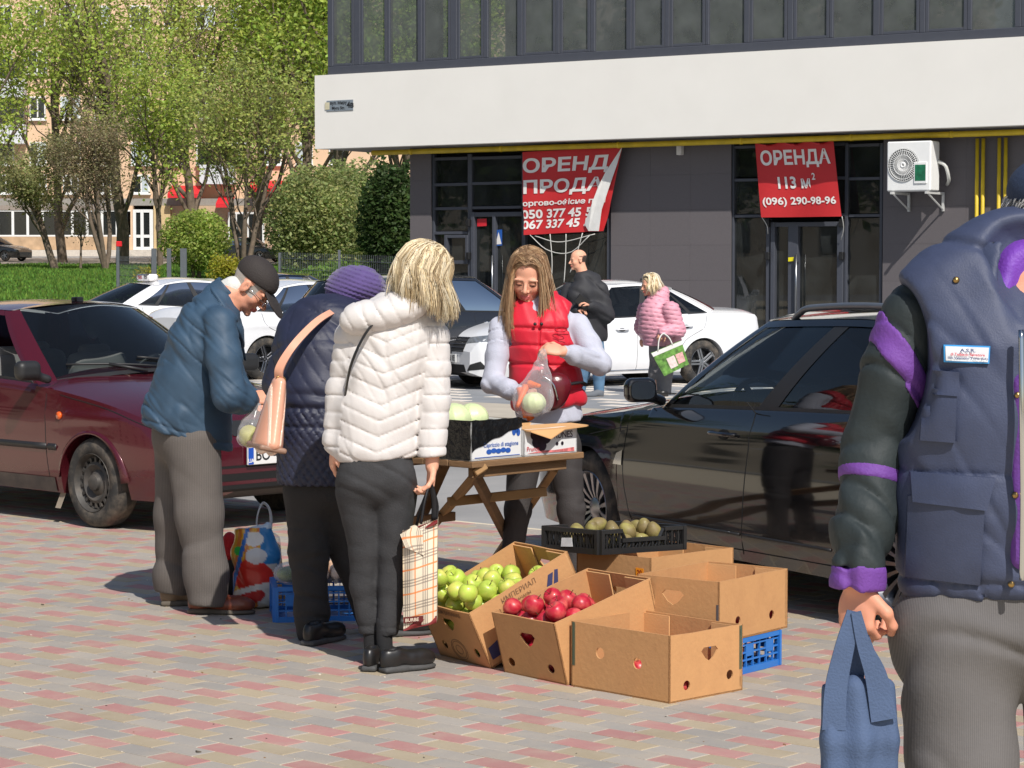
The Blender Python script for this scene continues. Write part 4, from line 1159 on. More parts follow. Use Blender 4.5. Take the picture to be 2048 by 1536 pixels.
        T = np.gradient(B, axis=0); nrm = np.c_[T[:, 1], -T[:, 0], 0 * T[:, 0]]; nrm *= np.sign((nrm * np.c_[B[:, :2] - [B[:, 0].mean(), 0], 0 * B[:, 0]]).sum(1))[:, None]
        nrm /= np.linalg.norm(nrm, axis=1)[:, None] + 1e-9
        c.nrm = nrm
        c.crown = crown
        nv = 9
        def surf(u, v, off=0.0):
            """u: perimeter index (float), v: 0 belt .. 1 roof"""
            u = np.asarray(u, float); v = np.asarray(v, float); i = np.clip(np.floor(u).astype(int), 0, len(B) - 2); f = (u - i)[..., None]
            b = B[i] * (1 - f) + B[i + 1] * f; r = R[i] * (1 - f) + R[i + 1] * f; nn = nrm[i] * (1 - f) + nrm[i + 1] * f
            vv = v[..., None]; return b * (1 - vv) + r * vv + nn * (g.get('bulge', .035) * 4 * vv * (1 - vv) + off)
        c.surf = surf
        def strip(name, u0, u1, v0, v1, m, off, s=0, nu=8, nvv=nv, root=None, edge=0.0):
            """u0,u1: (at belt, at roof); s: +1 left, -1 right, 0 both joined across the centre (front/rear)"""
            A_, V_ = np.meshgrid(np.linspace(0, 1, nu), np.linspace(v0, v1, nvv), indexing='ij')
            ua = u0[0] + (u0[1] - u0[0]) * V_; ub = u1[0] + (u1[1] - u1[0]) * V_
            G = surf(ua + (ub - ua) * A_, V_, off)
            if s == 0:
                Gm = G.copy(); Gm[..., 1] *= -1; G = np.concatenate([Gm[::-1], G[1:]], 0) if u0[0] < 1e-6 else np.concatenate([G, Gm[::-1][1:]], 0)
            elif s < 0: G = G.copy(); G[..., 1] *= -1
            V, F = gridmesh(G); return c.P(name, V, F, m, root=root)
        c.strip = strip
        N = len(B) - 1
        a0 = n1 - 1; S_ = lambda f: n1 + f * (n2 - 1)          # side fraction -> perimeter index
        c.Sd = S_
        roof = c.P('roof', *c.roofgrid(B, R, rz, crown, nrm), c.paint)
        c.roof = roof
        ws = strip('windscreen', (0, 0), (a0 - .2, a0 - .2), .02, .985, c.gm, .0, 0, 14)
        strip('windscreen_band', (0, 0), (a0 - .2, a0 - .2), .0, .05, M_trim, .003, 0, 14, 3, root=ws)
        strip('rear_window', (N - (n1 - 1) + .8, N - (n1 - 1) + .8), (N, N), .03, .97, g.get('rglass', c.gm), 0.0, 0, 12)
        for s in (1, -1):
            strip('front_pillar', (a0 - 1.1, a0 - .9), (S_(g['wA'][0]), S_(g['wA'][1])), -.02, 1.0, c.paint, .007, s)
            strip('rear_pillar', (S_(g['wC'][0]), S_(g['wC'][1])), (N - (n1 - 1) + 1.1, N - (n1 - 1) + 1.3), -.03, 1.0, g.get('cm', c.paint), .007, s, 14)
            strip('roof_rail', (S_(g['wA'][0]), S_(g['wA'][1])), (S_(g['wC'][0]), S_(g['wC'][1])), .93, 1.0, c.paint, .008, s, 30, 4)
            strip('belt_trim', (S_(g['wA'][0]), S_(g['wA'][1])), (S_(g['wC'][0]), S_(g['wC'][1])), -.03, .05, g.get('beltm', M_trim), .009, s, 30, 4)
            cuts = g['cuts']; edges = [g['wA']] + cuts + [g['wC']]
            for i in range(len(edges) - 1):
                if (s, i) in g.get('open', ()): continue
                strip('side_window', (S_(edges[i][0]), S_(edges[i][1])), (S_(edges[i + 1][0]), S_(edges[i + 1][1])), .03, .95, g.get('rg', c.gm) if i else c.gm, .0, s, 16)
            for q in cuts:
                wd = q[2] if len(q) > 2 else .028
                strip('middle_pillar', (S_(q[0] - wd), S_(q[1] - wd)), (S_(q[0] + wd), S_(q[1] + wd)), .0, .97, M_trim, .004, s, 4)
    def roofgrid(c, B, R, rz, crown, nrm):
        G = []
        for k in range(len(R)):
            x, y, z = R[k] + nrm[k] * .008; ed = z
            row = []
            for q in np.linspace(0, 1, 12):
                yy = y * (1 - q); row.append((x, yy, ed + (crown * (1 - (1 - q) ** 2) if c.n1 <= k < c.n1 + c.n2 else (crown * ((R[k][1] / (R[c.n1][1] if k < c.n1 else R[c.n1 + c.n2 - 1][1])) ** 2) * (1 - (1 - q) ** 2))) + .004))
            G.append(row)
        G = np.array(G); Gm = G.copy(); Gm[..., 1] *= -1
        V, F = gridmesh(np.concatenate([G, Gm[:, ::-1][:, 1:]], 1)); return V, F
    def wheels(c, kind, r=.31, wdt=.2, spokes=15, inset=.02, cap=None):
        sp = c.sp
        prof = [(r * .62, -wdt / 2 + .015), (r * .66, -wdt / 2), (r * .86, -wdt / 2 - .004), (r * .965, -wdt / 2 + .02), (r, -wdt / 2 + .05), (r, wdt / 2 - .05), (r * .965, wdt / 2 - .02), (r * .86, wdt / 2 + .004), (r * .66, wdt / 2), (r * .62, wdt / 2 - .015)]
        axs = (np.array([1., 0, 0]), EZ, np.array([0, -1., 0]))
        tv, tf = lathe(prof, 44, (0, 0, 0), axs, False)
        tm = mesh('tyre', np.array(tv) * c.k, tf, M_tyre, True)
        mt = M_alloy if kind == 'multi' else (M_steel if kind == 'steel' else M_alloy)
        b = MB(); rr = r * .64
        V, F = lathe([(rr * .9, -wdt / 2 + .05), (rr * .97, -wdt / 2 + .01), (rr, -wdt / 2 - .002), (rr * 1.02, -wdt / 2 + .004), (rr, wdt / 2 - .02), (rr * .93, wdt / 2 - .02), (rr * .9, -wdt / 2 + .05)], 44, (0, 0, 0), axs, False); b.add(V, F)
        if kind == 'multi':
            for q in range(spokes):
                th = q * 2 * math.pi / spokes; d = np.array([math.cos(th), 0, math.sin(th)]); n = np.array([-math.sin(th), 0, math.cos(th)]); o = np.array([0, 1., 0])
                h0, h1 = rr * .16, rr * .95; w0, w1 = .008, .021
                V = []
                for h, w, y in ((h0, w0, wdt / 2 - .055), (rr * .5, .012, wdt / 2 - .03), (h1, w1, wdt / 2 - .012)):
                    V += [d * h - n * w + o * (y - .03), d * h + n * w + o * (y - .03), d * h + n * w * .7 + o * y, d * h - n * w * .7 + o * y]
                b.add(V, [(4 * i + j, 4 * i + (j + 1) % 4, 4 * i + 4 + (j + 1) % 4, 4 * i + 4 + j) for i in range(2) for j in range(4)])
            V, F = lathe([(rr * .30, -wdt / 2 + .07), (rr * .28, -wdt / 2 + .045), (rr * .12, -wdt / 2 + .03), (0, -wdt / 2 + .03)], 24, (0, 0, 0), axs, False); b.add(V, F)
        elif kind == 'steel':
            hn = 18
            V, F = lathe([(rr * .92, -wdt / 2 + .05), (rr * .9, -wdt / 2 + .035), (rr * .84, -wdt / 2 + .045)], 54, (0, 0, 0), axs, False); b.add(V, F)
            V, F = lathe([(rr * .72, -wdt / 2 + .03), (rr * .62, -wdt / 2 + .022), (rr * .45, -wdt / 2 + .05), (rr * .3, -wdt / 2 + .03), (rr * .27, -wdt / 2 + .01), (rr * .16, -wdt / 2), (0, -wdt / 2)], 36, (0, 0, 0), axs, False); b.add(V, F)
            for q in range(hn):                                   # webs between the vent holes
                th = (q + .5) * 2 * math.pi / hn; d = np.array([math.cos(th), 0, math.sin(th)]); n = np.array([-math.sin(th), 0, math.cos(th)])
                b.box(d * rr * .785 + np.array([0, wdt / 2 - .038, 0]), (rr * .08, .008, rr * .055), (d, np.array([0, 1., 0]), n))
        else:
            for q in range(5):
                th = q * 2 * math.pi / 5; d = np.array([math.cos(th), 0, math.sin(th)]); n = np.array([-math.sin(th), 0, math.cos(th)])
                for sg in (-1, 1):
                    b.box(d * rr * .52 + n * sg * .02 + np.array([0, wdt / 2 - .03, 0]), (rr * .45, .014, .014), (d, np.array([0, 1., 0]), n), bev=.004)
            V, F = lathe([(rr * .26, -wdt / 2 + .05), (rr * .22, -wdt / 2 + .025), (0, -wdt / 2 + .02)], 20, (0, 0, 0), axs, False); b.add(V, F)
        rm = mesh('rim', np.array(b.V) * c.k, b.F, mt, True, sharp=35)
        dv, df = lathe([(rr * .86, 0), (rr * .86, .02), (0, .02)], 24, (0, 0, 0), axs)
        dm = mesh('brake_disc', np.array(dv) * c.k, df, M_trim)
        for x in (c.hw, -c.hw):
            for s in (1, -1):
                y = s * (c.W - inset - wdt / 2)
                w = bpy.data.objects.new('wheel', None); w.empty_display_size = .1; COL.objects.link(w); w.parent = c.t
                w.location = (x * c.k, y * c.k, r * c.k); w.rotation_euler = (0, 0, 0 if s > 0 else math.pi)
                for nm, me in (('tyre', tm), ('rim', rm), ('brake_disc', dm)): put(nm, me, w)
    def mirror(c, x, z, s, m=None, arm=True):
        p = c.side(x, z - .12, s); b = Fld(.02)
        q = p + np.array([-.02, s * .13, .11])
        b.rbox(q, (.05, .09, .064), .045); b.cap(p + np.array([0, -s * .01, .05]), q - np.array([0, s * .05, .03]), .028)
        b.half(q - np.array([.03, 0, 0]), (-1, 0, 0), .006)
        V, F = b.net(.009)
        o = c.P('mirror', V, F, m or M_trim)
        n = 18; a = np.arange(n) * 2 * math.pi / n
        G = np.c_[np.full(n, q[0] - .033), q[1] + .073 * np.sign(np.cos(a)) * np.abs(np.cos(a)) ** .6, q[2] + .048 * np.sign(np.sin(a)) * np.abs(np.sin(a)) ** .6]
        c.P('mirror_glass', G, [tuple(range(n))], M_chrome, False, root=o)
    def handle(c, x, z, s, m=None, L=.1):
        p = [c.side(x + d, z, s, o) for d, o in ((-L, -.005), (-L * .8, .028), (0, .034), (L * .8, .028), (L, -.005))]
        V, F = tube(spline(p, 12), .015, 8, flat=.7); o = c.P('handle', V, F, m or c.paint)
        n = 14; a = np.arange(n) * 2 * math.pi / n; b = c.side(x, z, s, .0025)
        c.P('handle_recess', [c.side(x + .055 * math.cos(q), z - .004 + .026 * math.sin(q), s, .0025) for q in a], [tuple(range(n))], M_gap, False, root=o)
    def plate(c, d, y, z, txt, x=None, root=None):
        s = 1 if d == 'f' else -1; h = c.hit((s * 4, y, z), (-s, 0, 0)); X = h[0] + s * .022
        b = MB(); b.box((X, y, z), (.008, .26, .056), bev=.003); o = c.P('number_plate', b.V, b.F, M_plate, False)
        b = MB(); b.box((X + s * .0092, y - s * .237, z), (.001, .021, .052)); c.P('plate_flag', b.V, b.F, M_flag, False, root=o)
        V, F = text2d(txt, .1, .0015); V[:, 0] *= .88
        c.P('plate_lettering', np.c_[np.full(len(V), X + s * .0092), y + s * (V[:, 0] + .025), z + V[:, 1]], F, M_blk, False, root=o)
        V, F = text2d('UA', .035, .001)
        c.P('plate_lettering', np.c_[np.full(len(V), X + s * .0106), y - s * .237 + s * V[:, 0], z - .03 + V[:, 1]], F, M_plate, False, root=o)
    def cabin(c, xw, xseat=(.05, -.85), beige=False, seatm=None, z=.62, head=.98, lhd=1):
        m = seatm or M_seat
        for x in xseat:
            for y in (.36, -.36):
                f = Fld(.04); f.rbox((x, y, z - .18), (.24, .24, .08), .06); f.rbox((x - .26, y, z + .1), (.08, .24, .3), .07, rotm(0, -.2, 0)); 
                V, F = f.net(.03); o = c.P('seat', V, F, m)
                f = Fld(.02); f.rbox((x - .33, y, head), (.05, .13, .09), .045, rotm(0, -.15, 0)); f.cap((x - .32, y, head - .2), (x - .33, y, head), .02); V, F = f.net(.018); c.P('headrest', V, F, m, root=o)
        b = MB(); b.box((xw + .12, 0, z + .12), (.24, c.W * .82, .1), bev=.05); c.P('dashboard', b.V, b.F, M_trim, True)
        p = np.array([xw - .22, .36 * lhd, z + .22]); ax = rotm(0, -1.15, 0)
        V, F = tube([p + ax @ np.array([.18 * math.cos(a), .18 * math.sin(a), 0]) for a in np.linspace(0, 6.2832, 28)], .016, 7); o = c.P('steering_wheel', V, F, M_trim)
        b = MB()
        for a in (.5, 2.64, 4.71): b.tube([p, p + ax @ np.array([.17 * math.cos(a), .17 * math.sin(a), 0])], .018, 6)
        b.tube([p - ax @ np.array([0, 0, .03]), p + ax @ np.array([0, 0, .03])], .06, 10); c.P('steering_hub', b.V, b.F, M_trim, root=o)
def place(wheel_px, head, along, lateral, k=.93):
    """car centre from a wheel's ground pixel; along/lateral = wheel offset from centre (unscaled metres)"""
    g = gr(*wheel_px)[:2]; h = np.array([math.cos(head), math.sin(head)]); l = np.array([-h[1], h[0]])
    return g - h * along * k - l * lateral * k
# --- maroon sedan -------------------------------------------------------------------------------------------------
lan = dict(k=.93, wb=2.52, fo=.84, ro=.88, W=1.68, wr=.29, arch=.335, cab=(-1.0, .62), zm=.52, tumble=.05,
    plan=[(-2.14, .72), (-2.08, .82), (-1.9, .92), (-1.2, 1), (.9, 1), (1.5, .975), (1.85, .90), (2.0, .80), (2.1, .62)],
    belt=[(-2.14, .80), (-2.05, .92), (-1.6, .945), (-.6, .93), (.6, .885), (1.2, .82), (1.7, .72), (1.95, .63), (2.1, .52)],
    top=[(-2.14, .86), (-2.05, 1.0), (-1.4, 1.03), (.55, 1.0), (1.0, .935), (1.6, .82), (1.9, .72), (2.02, .62), (2.1, .54)],
    bot=[(-2.14, .42), (-1.9, .28), (-1.6, .22), (1.6, .2), (1.95, .2), (2.1, .27)], crease=((.70, .008),),
    green=dict(A=(.93, .62), C=(-1.62, -1.38), RA=(.12, -.05), RC=(-1.2, -1.02), zA=.965, zC=1.0, rz=1.37, rw=.56, wA=(.03, .05), wC=(.93, .90), cuts=[(.50, .52)], crown=.05, fall=.05, open=((-1, 0),)))
M_mar = carpaint('maroon_paint', S(82, 15, 30), .22, .25, .22, S(104, 82, 76), .42)
hd = math.radians(-44)
ln = Car('dusty maroon sedan with steel wheels behind the man in blue', 'sedan_car', lan, M_mar, place((211, 1054), hd, 1.26, -.72), hd)
ln.wheels('steel', .29, .18, inset=.015)
ln.mirror(.72, 1.0, -1); ln.mirror(.72, 1.0, 1)
ln.cabin(.55, (.0, -.75), seatm=mat('grey_seat', S(120, 118, 116), .9), z=.66, head=1.02)
for s in (-1, 1):
    ln.line('door_gap', [(.74, .93), (.78, .6), (.80, .28)], s); ln.line('door_gap', [(-.36, .92), (-.36, .28)], s); ln.line('door_gap', [(-1.18, .93), (-1.16, .7), (-.86, .3)], s)
    for a, b in ((-2.0, -1.62), (-.93, .79), (.81, .9)): ln.line('rub_strip', [(a, .5), (b, .5)], s, .024, M_trim, -.008)
    ln.handle(-.2, .78, s, M_trim)
    ln.patch('sill_cover', [(-.86, .205), (.86, .205), (.86, .30), (-.86, .30)], 's+' if s > 0 else 's-', mat('sill_grey', S(70, 64, 62), .8, dust=S(120, 108, 96)), .006)
    ln.patch('mudflap', [(.84, .1), (.90, .1), (.92, .42), (.86, .42)], 's+' if s > 0 else 's-', mat('mudflap', S(150, 138, 122), .9), -.03, 4)
    ln.patch('headlight', [(s * .42, .60), (s * .74, .585), (s * .72, .70), (s * .42, .735)], 'f', M_lens, .006)
    V, F = lathe([(.028, 0), (.024, .012), (0, .016)], 16, ln.side(.93, .705, s), (np.array([1., 0, 0]), EZ, np.array([0, s * 1., 0]))); ln.P('side_repeater', V, F, mat('orange_lens', S(230, 96, 20), .25, coat=1))
    V, F = tube([ln.hw * 0 + np.array([1.26 + .345 * math.cos(a), 0, .29 * .92 + .345 * math.sin(a)]) for a in np.linspace(.12, 3.02, 26)], .013, 6)
    V = np.array([[v[0], ln.side(v[0], max(v[2], .22), s)[1] + v[1] * .5, v[2]] for v in V]); ln.P('arch_lip', V, F, M_mar)
ln.patch('grille', [(-.3, .60), (.3, .60), (.32, .69), (-.32, .69)], 'f', M_trim, .006)
for z in (.615, .64, .665): ln.line
for z0, z1 in ((.255, .30), (.325, .37)):
    ln.patch('bumper_slot', [(-.52, z0), (.52, z0), (.54, z1), (-.54, z1)], 'f', M_gap, .004, 14)
ln.patch('bumper_lip', [(-.60, .405), (.60, .405), (.60, .42), (-.60, .42)], 'f', M_gap, .003, 14)
ln.plate('f', .0, .475, 'BO 4135 BT')
for s, (a, b) in ((1, (.75, -.02)), (-1, (.0, -.62))):
    pass
wb = MB()
for y0, y1 in ((.5, -.12), (-.02, -.62)):
    p = [ln.surf(np.array(abs(y) / .72 * 8.), np.array(.075 + .02 * q), .022) * np.array([1, np.sign(y) or 1, 1]) for q, y in enumerate(np.linspace(y0, y1, 8))]
    wb.tube(p, .009, 6)
    wb.tube([p[4], p[4] + np.array([.16, (.22 if y0 > 0 else .2), -.045])], .012, 6)
ln.P('wiper', wb.V, wb.F, M_trim)
b = MB(); b.box((-.03, 0, 1.432), (.03, .035, .02), bev=.008); ln.P('roof_clip', b.V, b.F, M_trim)
ln.line('hood_gap', [(.9, .835), (1.4, .76), (1.86, .64)], -1, .004); ln.line('hood_gap', [(.9, .835), (1.4, .76), (1.86, .64)], 1, .004)
# --- black estate -------------------------------------------------------------------------------------------------
est = dict(k=.93, wb=2.85, fo=.95, ro=1.02, W=1.88, wr=.325, arch=.375, cab=(-1.9, .78), zm=.56, tumble=.06,
    plan=[(-2.445, .74), (-2.38, .85), (-2.1, .95), (-1.4, 1), (1.0, 1), (1.7, .975), (2.1, .9), (2.28, .78), (2.375, .6)],
    belt=[(-2.445, .9), (-2.3, 1.04), (-1.4, .985), (-.2, .945), (.8, .905), (1.4, .845), (1.95, .78), (2.25, .66), (2.375, .52)],
    top=[(-2.445, .95), (-2.3, 1.06), (-1.4, 1.02), (.8, 1.0), (1.2, .955), (1.85, .85), (2.2, .74), (2.32, .62), (2.375, .54)],
    bot=[(-2.445, .42), (-2.2, .26), (-1.8, .21), (1.8, .2), (2.2, .2), (2.375, .27)], crease=((.84, .012), (.34, .010)),
    green=dict(A=(1.22, .72), C=(-2.34, -2.12), RA=(.28, .06), RC=(-2.06, -1.86), zA=.985, zC=1.04, rz=1.395, rw=.64, wA=(.025, .03), wC=(.93, .93), cuts=[(.345, .375, .03), (.69, .675, .02)],
               crown=.045, fall=.10, arc=.03, rglass=GL_tint, rg=GL_tint, beltm=M_trim))
M_blkp = carpaint('black_paint', (0.0035, 0.004, 0.0055), .06, 0, .26, S(98, 94, 88), .55)
hd2 = math.radians(117.5)
es = Car('black estate car with roof rails and silver multi spoke wheels', 'estate_car', est, M_blkp, place((1209, 1131), hd2, 1.425, .8), hd2)
es.wheels('multi', .325, .21, 15, .03)
es.mirror(.70, 1.03, 1, M_blkp); es.mirror(.70, 1.03, -1, M_blkp)
es.cabin(.72, (.1, -.8), z=.68, head=1.03)
for s in (1, -1):
    es.line('door_gap', [(.92, 1.0), (.98, .8), (.98, .5), (.90, .25)], s); es.line('door_gap', [(-.22, 1.0), (-.20, .6), (-.14, .24)], s); es.line('door_gap', [(-1.52, 1.02), (-1.46, .86), (-1.06, .62), (-1.0, .26)], s)
    es.handle(.02, .83, s, L=.11); es.handle(-1.12, .855, s, L=.11)
    es.line('sill_gap', [(-.98, .27), (.9, .25)], s, .004)
    es.line('side_strip', [(-.92, .345), (-.17, .34)], s, .009, M_trim, .0); es.line('side_strip', [(-.14, .34), (.9, .335)], s, .009, M_trim, .0)
    rl = [es.surf(np.array(es.Sd(f)), np.array(1.0)) * np.array([1, s, 1]) + np.array([0, -s * .03, h]) for f, h in ((.10, .0), (.13, .035), (.2, .06), (.5, .065), (.8, .06), (.88, .035), (.91, .0))]
    V, F = tube(spline(rl, 40), .017, 8); es.P('roof_rail_bar', V, F, mat('rail_grey', S(120, 124, 130), .35, .6))
    es.line('fender_gap', [(1.40, .74), (1.1, .79), (.98, .8)], s, .003)
    es.patch('side_vent', [(1.0, .60), (1.09, .60), (1.06, .66), (1.0, .68)], 's+' if s > 0 else 's-', M_chrome, .004, 4)
    es.patch('headlight', [(s * .5, .66), (s * .82, .68), (s * .80, .80), (s * .52, .76)], 'f', M_lens, .006)
V, F = tube([es.surf(np.array(es.Sd(.86)), np.array(1.0)) * np.array([1, 0, 1]) + np.array([-.0, 0, .04]), es.surf(np.array(es.Sd(.86)), np.array(1.0)) * np.array([1, 0, 1]) + np.array([-.25, 0, .26])], [.006, .003], 5)
es.P('aerial', V, F, M_trim)
# --- white saloon facing left -------------------------------------------------------------------------------------
jet = dict(k=.93, wb=2.69, fo=.90, ro=1.11, W=1.80, wr=.32, arch=.37, cab=(-1.1, .72), zm=.55, tumble=.05,
    plan=[(-2.455, .74), (-2.38, .86), (-2.1, .95), (-1.4, 1), (1.0, 1), (1.6, .98), (1.95, .92), (2.14, .82), (2.245, .66)],
    belt=[(-2.455, .86), (-2.3, .98), (-1.6, 1.0), (-.4, .955), (.8, .91), (1.4, .85), (1.9, .76), (2.15, .66), (2.245, .52)],
    top=[(-2.455, .92), (-2.3, 1.07), (-1.5, 1.08), (.7, 1.02), (1.1, .98), (1.8, .86), (2.08, .76), (2.19, .64), (2.245, .54)],
    bot=[(-2.455, .42), (-2.2, .27), (-1.8, .21), (1.8, .19), (2.1, .19), (2.245, .25)], crease=((.80, .012), (.33, .01)),
    green=dict(A=(1.12, .70), C=(-1.98, -1.62), RA=(.22, .02), RC=(-1.24, -1.0), zA=1.0, zC=1.07, rz=1.405, rw=.6, wA=(.03, .04), wC=(.94, .86), cuts=[(.43, .48), (.80, .80, .015)], crown=.045, fall=.07, arc=.03, rg=GL_tint))
M_wht = carpaint('white_paint', S(232, 233, 236), .2, 0, .12, S(190, 180, 165), .4)
hd3 = math.radians(180 + 31)
nose = gr(896, 779)[:2]; h3 = np.array([math.cos(hd3), math.sin(hd3)])
jt = Car('white saloon facing left behind the girl in red', 'saloon_car', jet, M_wht, nose - h3 * (1.345 + .9) * .93, hd3, group='cars in the far parking row', glassm=GL_tint)
jt.wheels('five', .32, .2)
jt.mirror(.70, 1.04, 1, M_wht); jt.mirror(.70, 1.04, -1, M_wht); jt.cabin(.68, (.05, -.8), z=.70, head=1.05)
for s in (1, -1):
    jt.line('door_gap', [(.86, .93), (.90, .6), (.82, .24)], s); jt.line('door_gap', [(-.24, .95), (-.22, .24)], s); jt.line('door_gap', [(-1.42, .98), (-1.34, .8), (-1.0, .6), (-.96, .26)], s)
    jt.handle(.02, .80, s, M_wht); jt.handle(-1.05, .83, s, M_wht)
    jt.line('sill_strip', [(-.95, .25), (.8, .23)], s, .012, M_chrome, -.004)
    jt.patch('headlight', [(s * .40, .635), (s * .80, .665), (s * .77, .755), (s * .40, .715)], 'f', M_lens, .006)
    jt.patch('fog_recess', [(s * .52, .27), (s * .78, .30), (s * .72, .40), (s * .60, .36)], 'f', M_trim, .005)
jt.patch('grille', [(-.42, .52), (.42, .52), (.40, .715), (-.40, .715)], 'f', M_trim, .006)
for z in (.53, .575, .62, .665, .705):
    jt.patch('grille_bar', [(-.41, z), (.41, z), (.41, z + .012), (-.41, z + .012)], 'f', M_chrome, .014, 12)
jt.patch('lower_grille', [(-.5, .25), (.5, .25), (.44, .35), (-.44, .35)], 'f', M_trim, .005)
h = jt.hit((4, 0, .645), (-1, 0, 0)); V, F = lathe([(.075, 0), (.075, .012), (.06, .014), (.055, .008), (0, .008)], 24, h + [.012, 0, 0], (np.array([0, 1., 0]), EZ, np.array([1., 0, 0]))); jt.P('badge', V, F, M_chrome)
jt.plate('f', 0, .43, 'BO 7318 IE')
b = MB(); b.box((-.95, 0, 1.46), (.08, .014, .025), bev=.008); jt.P('roof_fin', b.V, b.F, M_trim)
# --- grey crossover facing right, seen from behind -----------------------------------------------------------------
suv = dict(k=.93, wb=2.7, fo=.9, ro=.9, W=1.86, wr=.345, arch=.4, cab=(-1.85, .75), zm=.62, tumble=.06,
    plan=[(-2.25, .80), (-2.2, .88), (-1.9, .97), (-1.4, 1), (1.0, 1), (1.6, .98), (1.95, .9), (2.15, .75), (2.25, .6)],
    belt=[(-2.25, .95), (-2.15, 1.06), (-1.4, 1.06), (-.2, 1.03), (.8, 1.0), (1.4, .95), (1.9, .86), (2.15, .72), (2.25, .58)],
    top=[(-2.25, 1.0), (-2.15, 1.1), (-1.4, 1.1), (.75, 1.1), (1.15, 1.06), (1.85, .95), (2.1, .82), (2.2, .7), (2.25, .6)],
    bot=[(-2.25, .45), (-2.1, .32), (-1.7, .26), (1.7, .25), (2.1, .26), (2.25, .32)], crease=((.88, .012),),
    green=dict(A=(1.1, .70), C=(-2.18, -2.0), RA=(.25, .05), RC=(-1.98, -1.75), zA=1.08, zC=1.08, rz=1.50, rw=.65, wA=(.03, .04), wC=(.92, .9), cuts=[(.40, .42), (.72, .70)], crown=.04, fall=.06, rglass=GL_tint, rg=GL_tint))
M_gry = carpaint('graphite_paint', S(46, 48, 54), .16, .4, .25, S(110, 104, 96), .5)
hd4 = math.radians(43)
tl = gr(590, 783)[:2]; h4 = np.array([math.cos(hd4), math.sin(hd4)])
sv = Car('dark grey crossover parked behind the woman in the purple hat', 'crossover_car', suv, M_gry, tl + h4 * (1.35 + .9) * .93 + np.array([.25, .0]), hd4, group='cars in the far parking row')
sv.wheels('five', .345, .22); sv.mirror(.68, 1.12, -1, M_gry); sv.cabin(.7, (.1, -.75), z=.78, head=1.14)
for s in (1, -1):
    sv.line('door_gap', [(.88, 1.0), (.92, .6), (.84, .3)], s); sv.line('door_gap', [(-.2, 1.04), (-.18, .3)], s); sv.line('door_gap', [(-1.44, 1.06), (-1.3, .8), (-1.0, .62), (-.95, .3)], s)
    sv.handle(.06, .90, s, M_chrome); sv.handle(-1.05, .93, s, M_chrome)
    sv.patch('tail_light', [(s * .56, .86), (s * .86, .84), (s * .84, 1.0), (s * .56, 1.0)], 'r', M_trim, .006)
    sv.patch('tail_light_side', [(-2.16, .86), (-1.86, .90), (-1.9, 1.0), (-2.12, 1.0)], 's+' if s > 0 else 's-', M_rlens, .005)
sv.patch('tailgate_strip', [(-.5, .90), (.5, .90), (.5, .93), (-.5, .93)], 'r', M_chrome, .01)
sv.patch('rear_bumper', [(-.8, .36), (.8, .36), (.8, .5), (-.8, .5)], 'r', M_trim, .01); sv.plate('r', 0, .76, 'AA 2290 BK')
h = sv.hit((-4, 0, .98), (1, 0, 0)); V, F = lathe([(.06, 0), (.06, .01), (0, .012)], 20, h, (np.array([0, 1., 0]), EZ, np.array([-1., 0, 0]))); sv.P('badge', V, F, M_chrome)
# --- white saloon behind the crossover, white taxi, dark blue car ---------------------------------------------------
def far_saloon(label, pos, head, paint, gl=None, det=True, group='cars in the far parking row', sp=jet, name='saloon_car', sides=(1, -1)):
    c = Car(label, name, sp, paint, pos, head, group, gl or GL_tint); c.wheels('five', .32, .2); c.cabin(.68, (.05, -.8), z=.70, head=1.05)
    for s in sides:
        c.line('door_gap', [(.86, .93), (.90, .6), (.82, .24)], s); c.line('door_gap', [(-.24, .95), (-.22, .24)], s); c.line('door_gap', [(-1.42, .98), (-1.34, .8), (-1.0, .6), (-.96, .26)], s)
        c.handle(.02, .80, s, paint); c.handle(-1.05, .83, s, paint); c.mirror(.70, 1.04, s, paint)
        c.patch('tail_light', [(s * .5, .80), (s * .86, .79), (s * .84, .93), (s * .5, .92)], 'r', M_rlens, .006)
    return c
rwp = gr(527, 762)[:2]; hd5 = math.radians(38)
ws = far_saloon('white saloon half hidden behind the stooping man in blue', place((527, 762), hd5, -1.345, -.78), hd5, M_wht)
hd6 = math.radians(33)
tx = far_saloon('white taxi saloon with a roof sign behind the maroon sedan', place((289, 731), hd6, -1.345, -.78), hd6, M_wht)
b = MB(); b.box((-.93, 0, 1.465), (.09, .26, .06), bev=.025); o = tx.P('taxi_sign', b.V, b.F, mat('taxi_sign', S(236, 232, 230), .4), True)
V, F = text2d('929', .09, .003); tx.P('sign_lettering', np.c_[np.full(len(V), -1.023), -V[:, 0] - .12, 1.465 + V[:, 1]], F, M_blk, False, root=o)
V, F = text2d('TAXI', .075, .003); tx.P('sign_lettering', np.c_[np.full(len(V), -1.023), -V[:, 0] + .11, 1.465 + V[:, 1]], F, mat('red_print', S(200, 40, 60), .5), False, root=o)
V, F = tube([(-1.05, .1, 1.42), (-1.25, .1, 1.58)], [.006, .003], 5); tx.P('aerial', V, F, M_trim)
M_nvy = carpaint('navy_paint', S(20, 30, 48), .12, .2, .1)
bl = far_saloon('dark blue car showing only its roof behind the white saloon', np.array([(590 - 1024) / FPX * 44, 44.0, .06]), math.radians(30), M_nvy)
M_dk = carpaint('dark_paint', S(32, 34, 36), .2, 0, .3)
fl = Car('dark car on the street at the left picture edge', 'saloon_car', jet, M_dk, np.array([(-8 - 1024) / FPX * 131, 131.0, float(terr(131.))]), math.radians(-25), 'cars on the far street', GL_tint); fl.wheels('five', .32, .2)
for s in (1, -1): fl.patch('headlight', [(s * .40, .635), (s * .80, .665), (s * .77, .755), (s * .40, .715)], 'f', M_lens, .006)
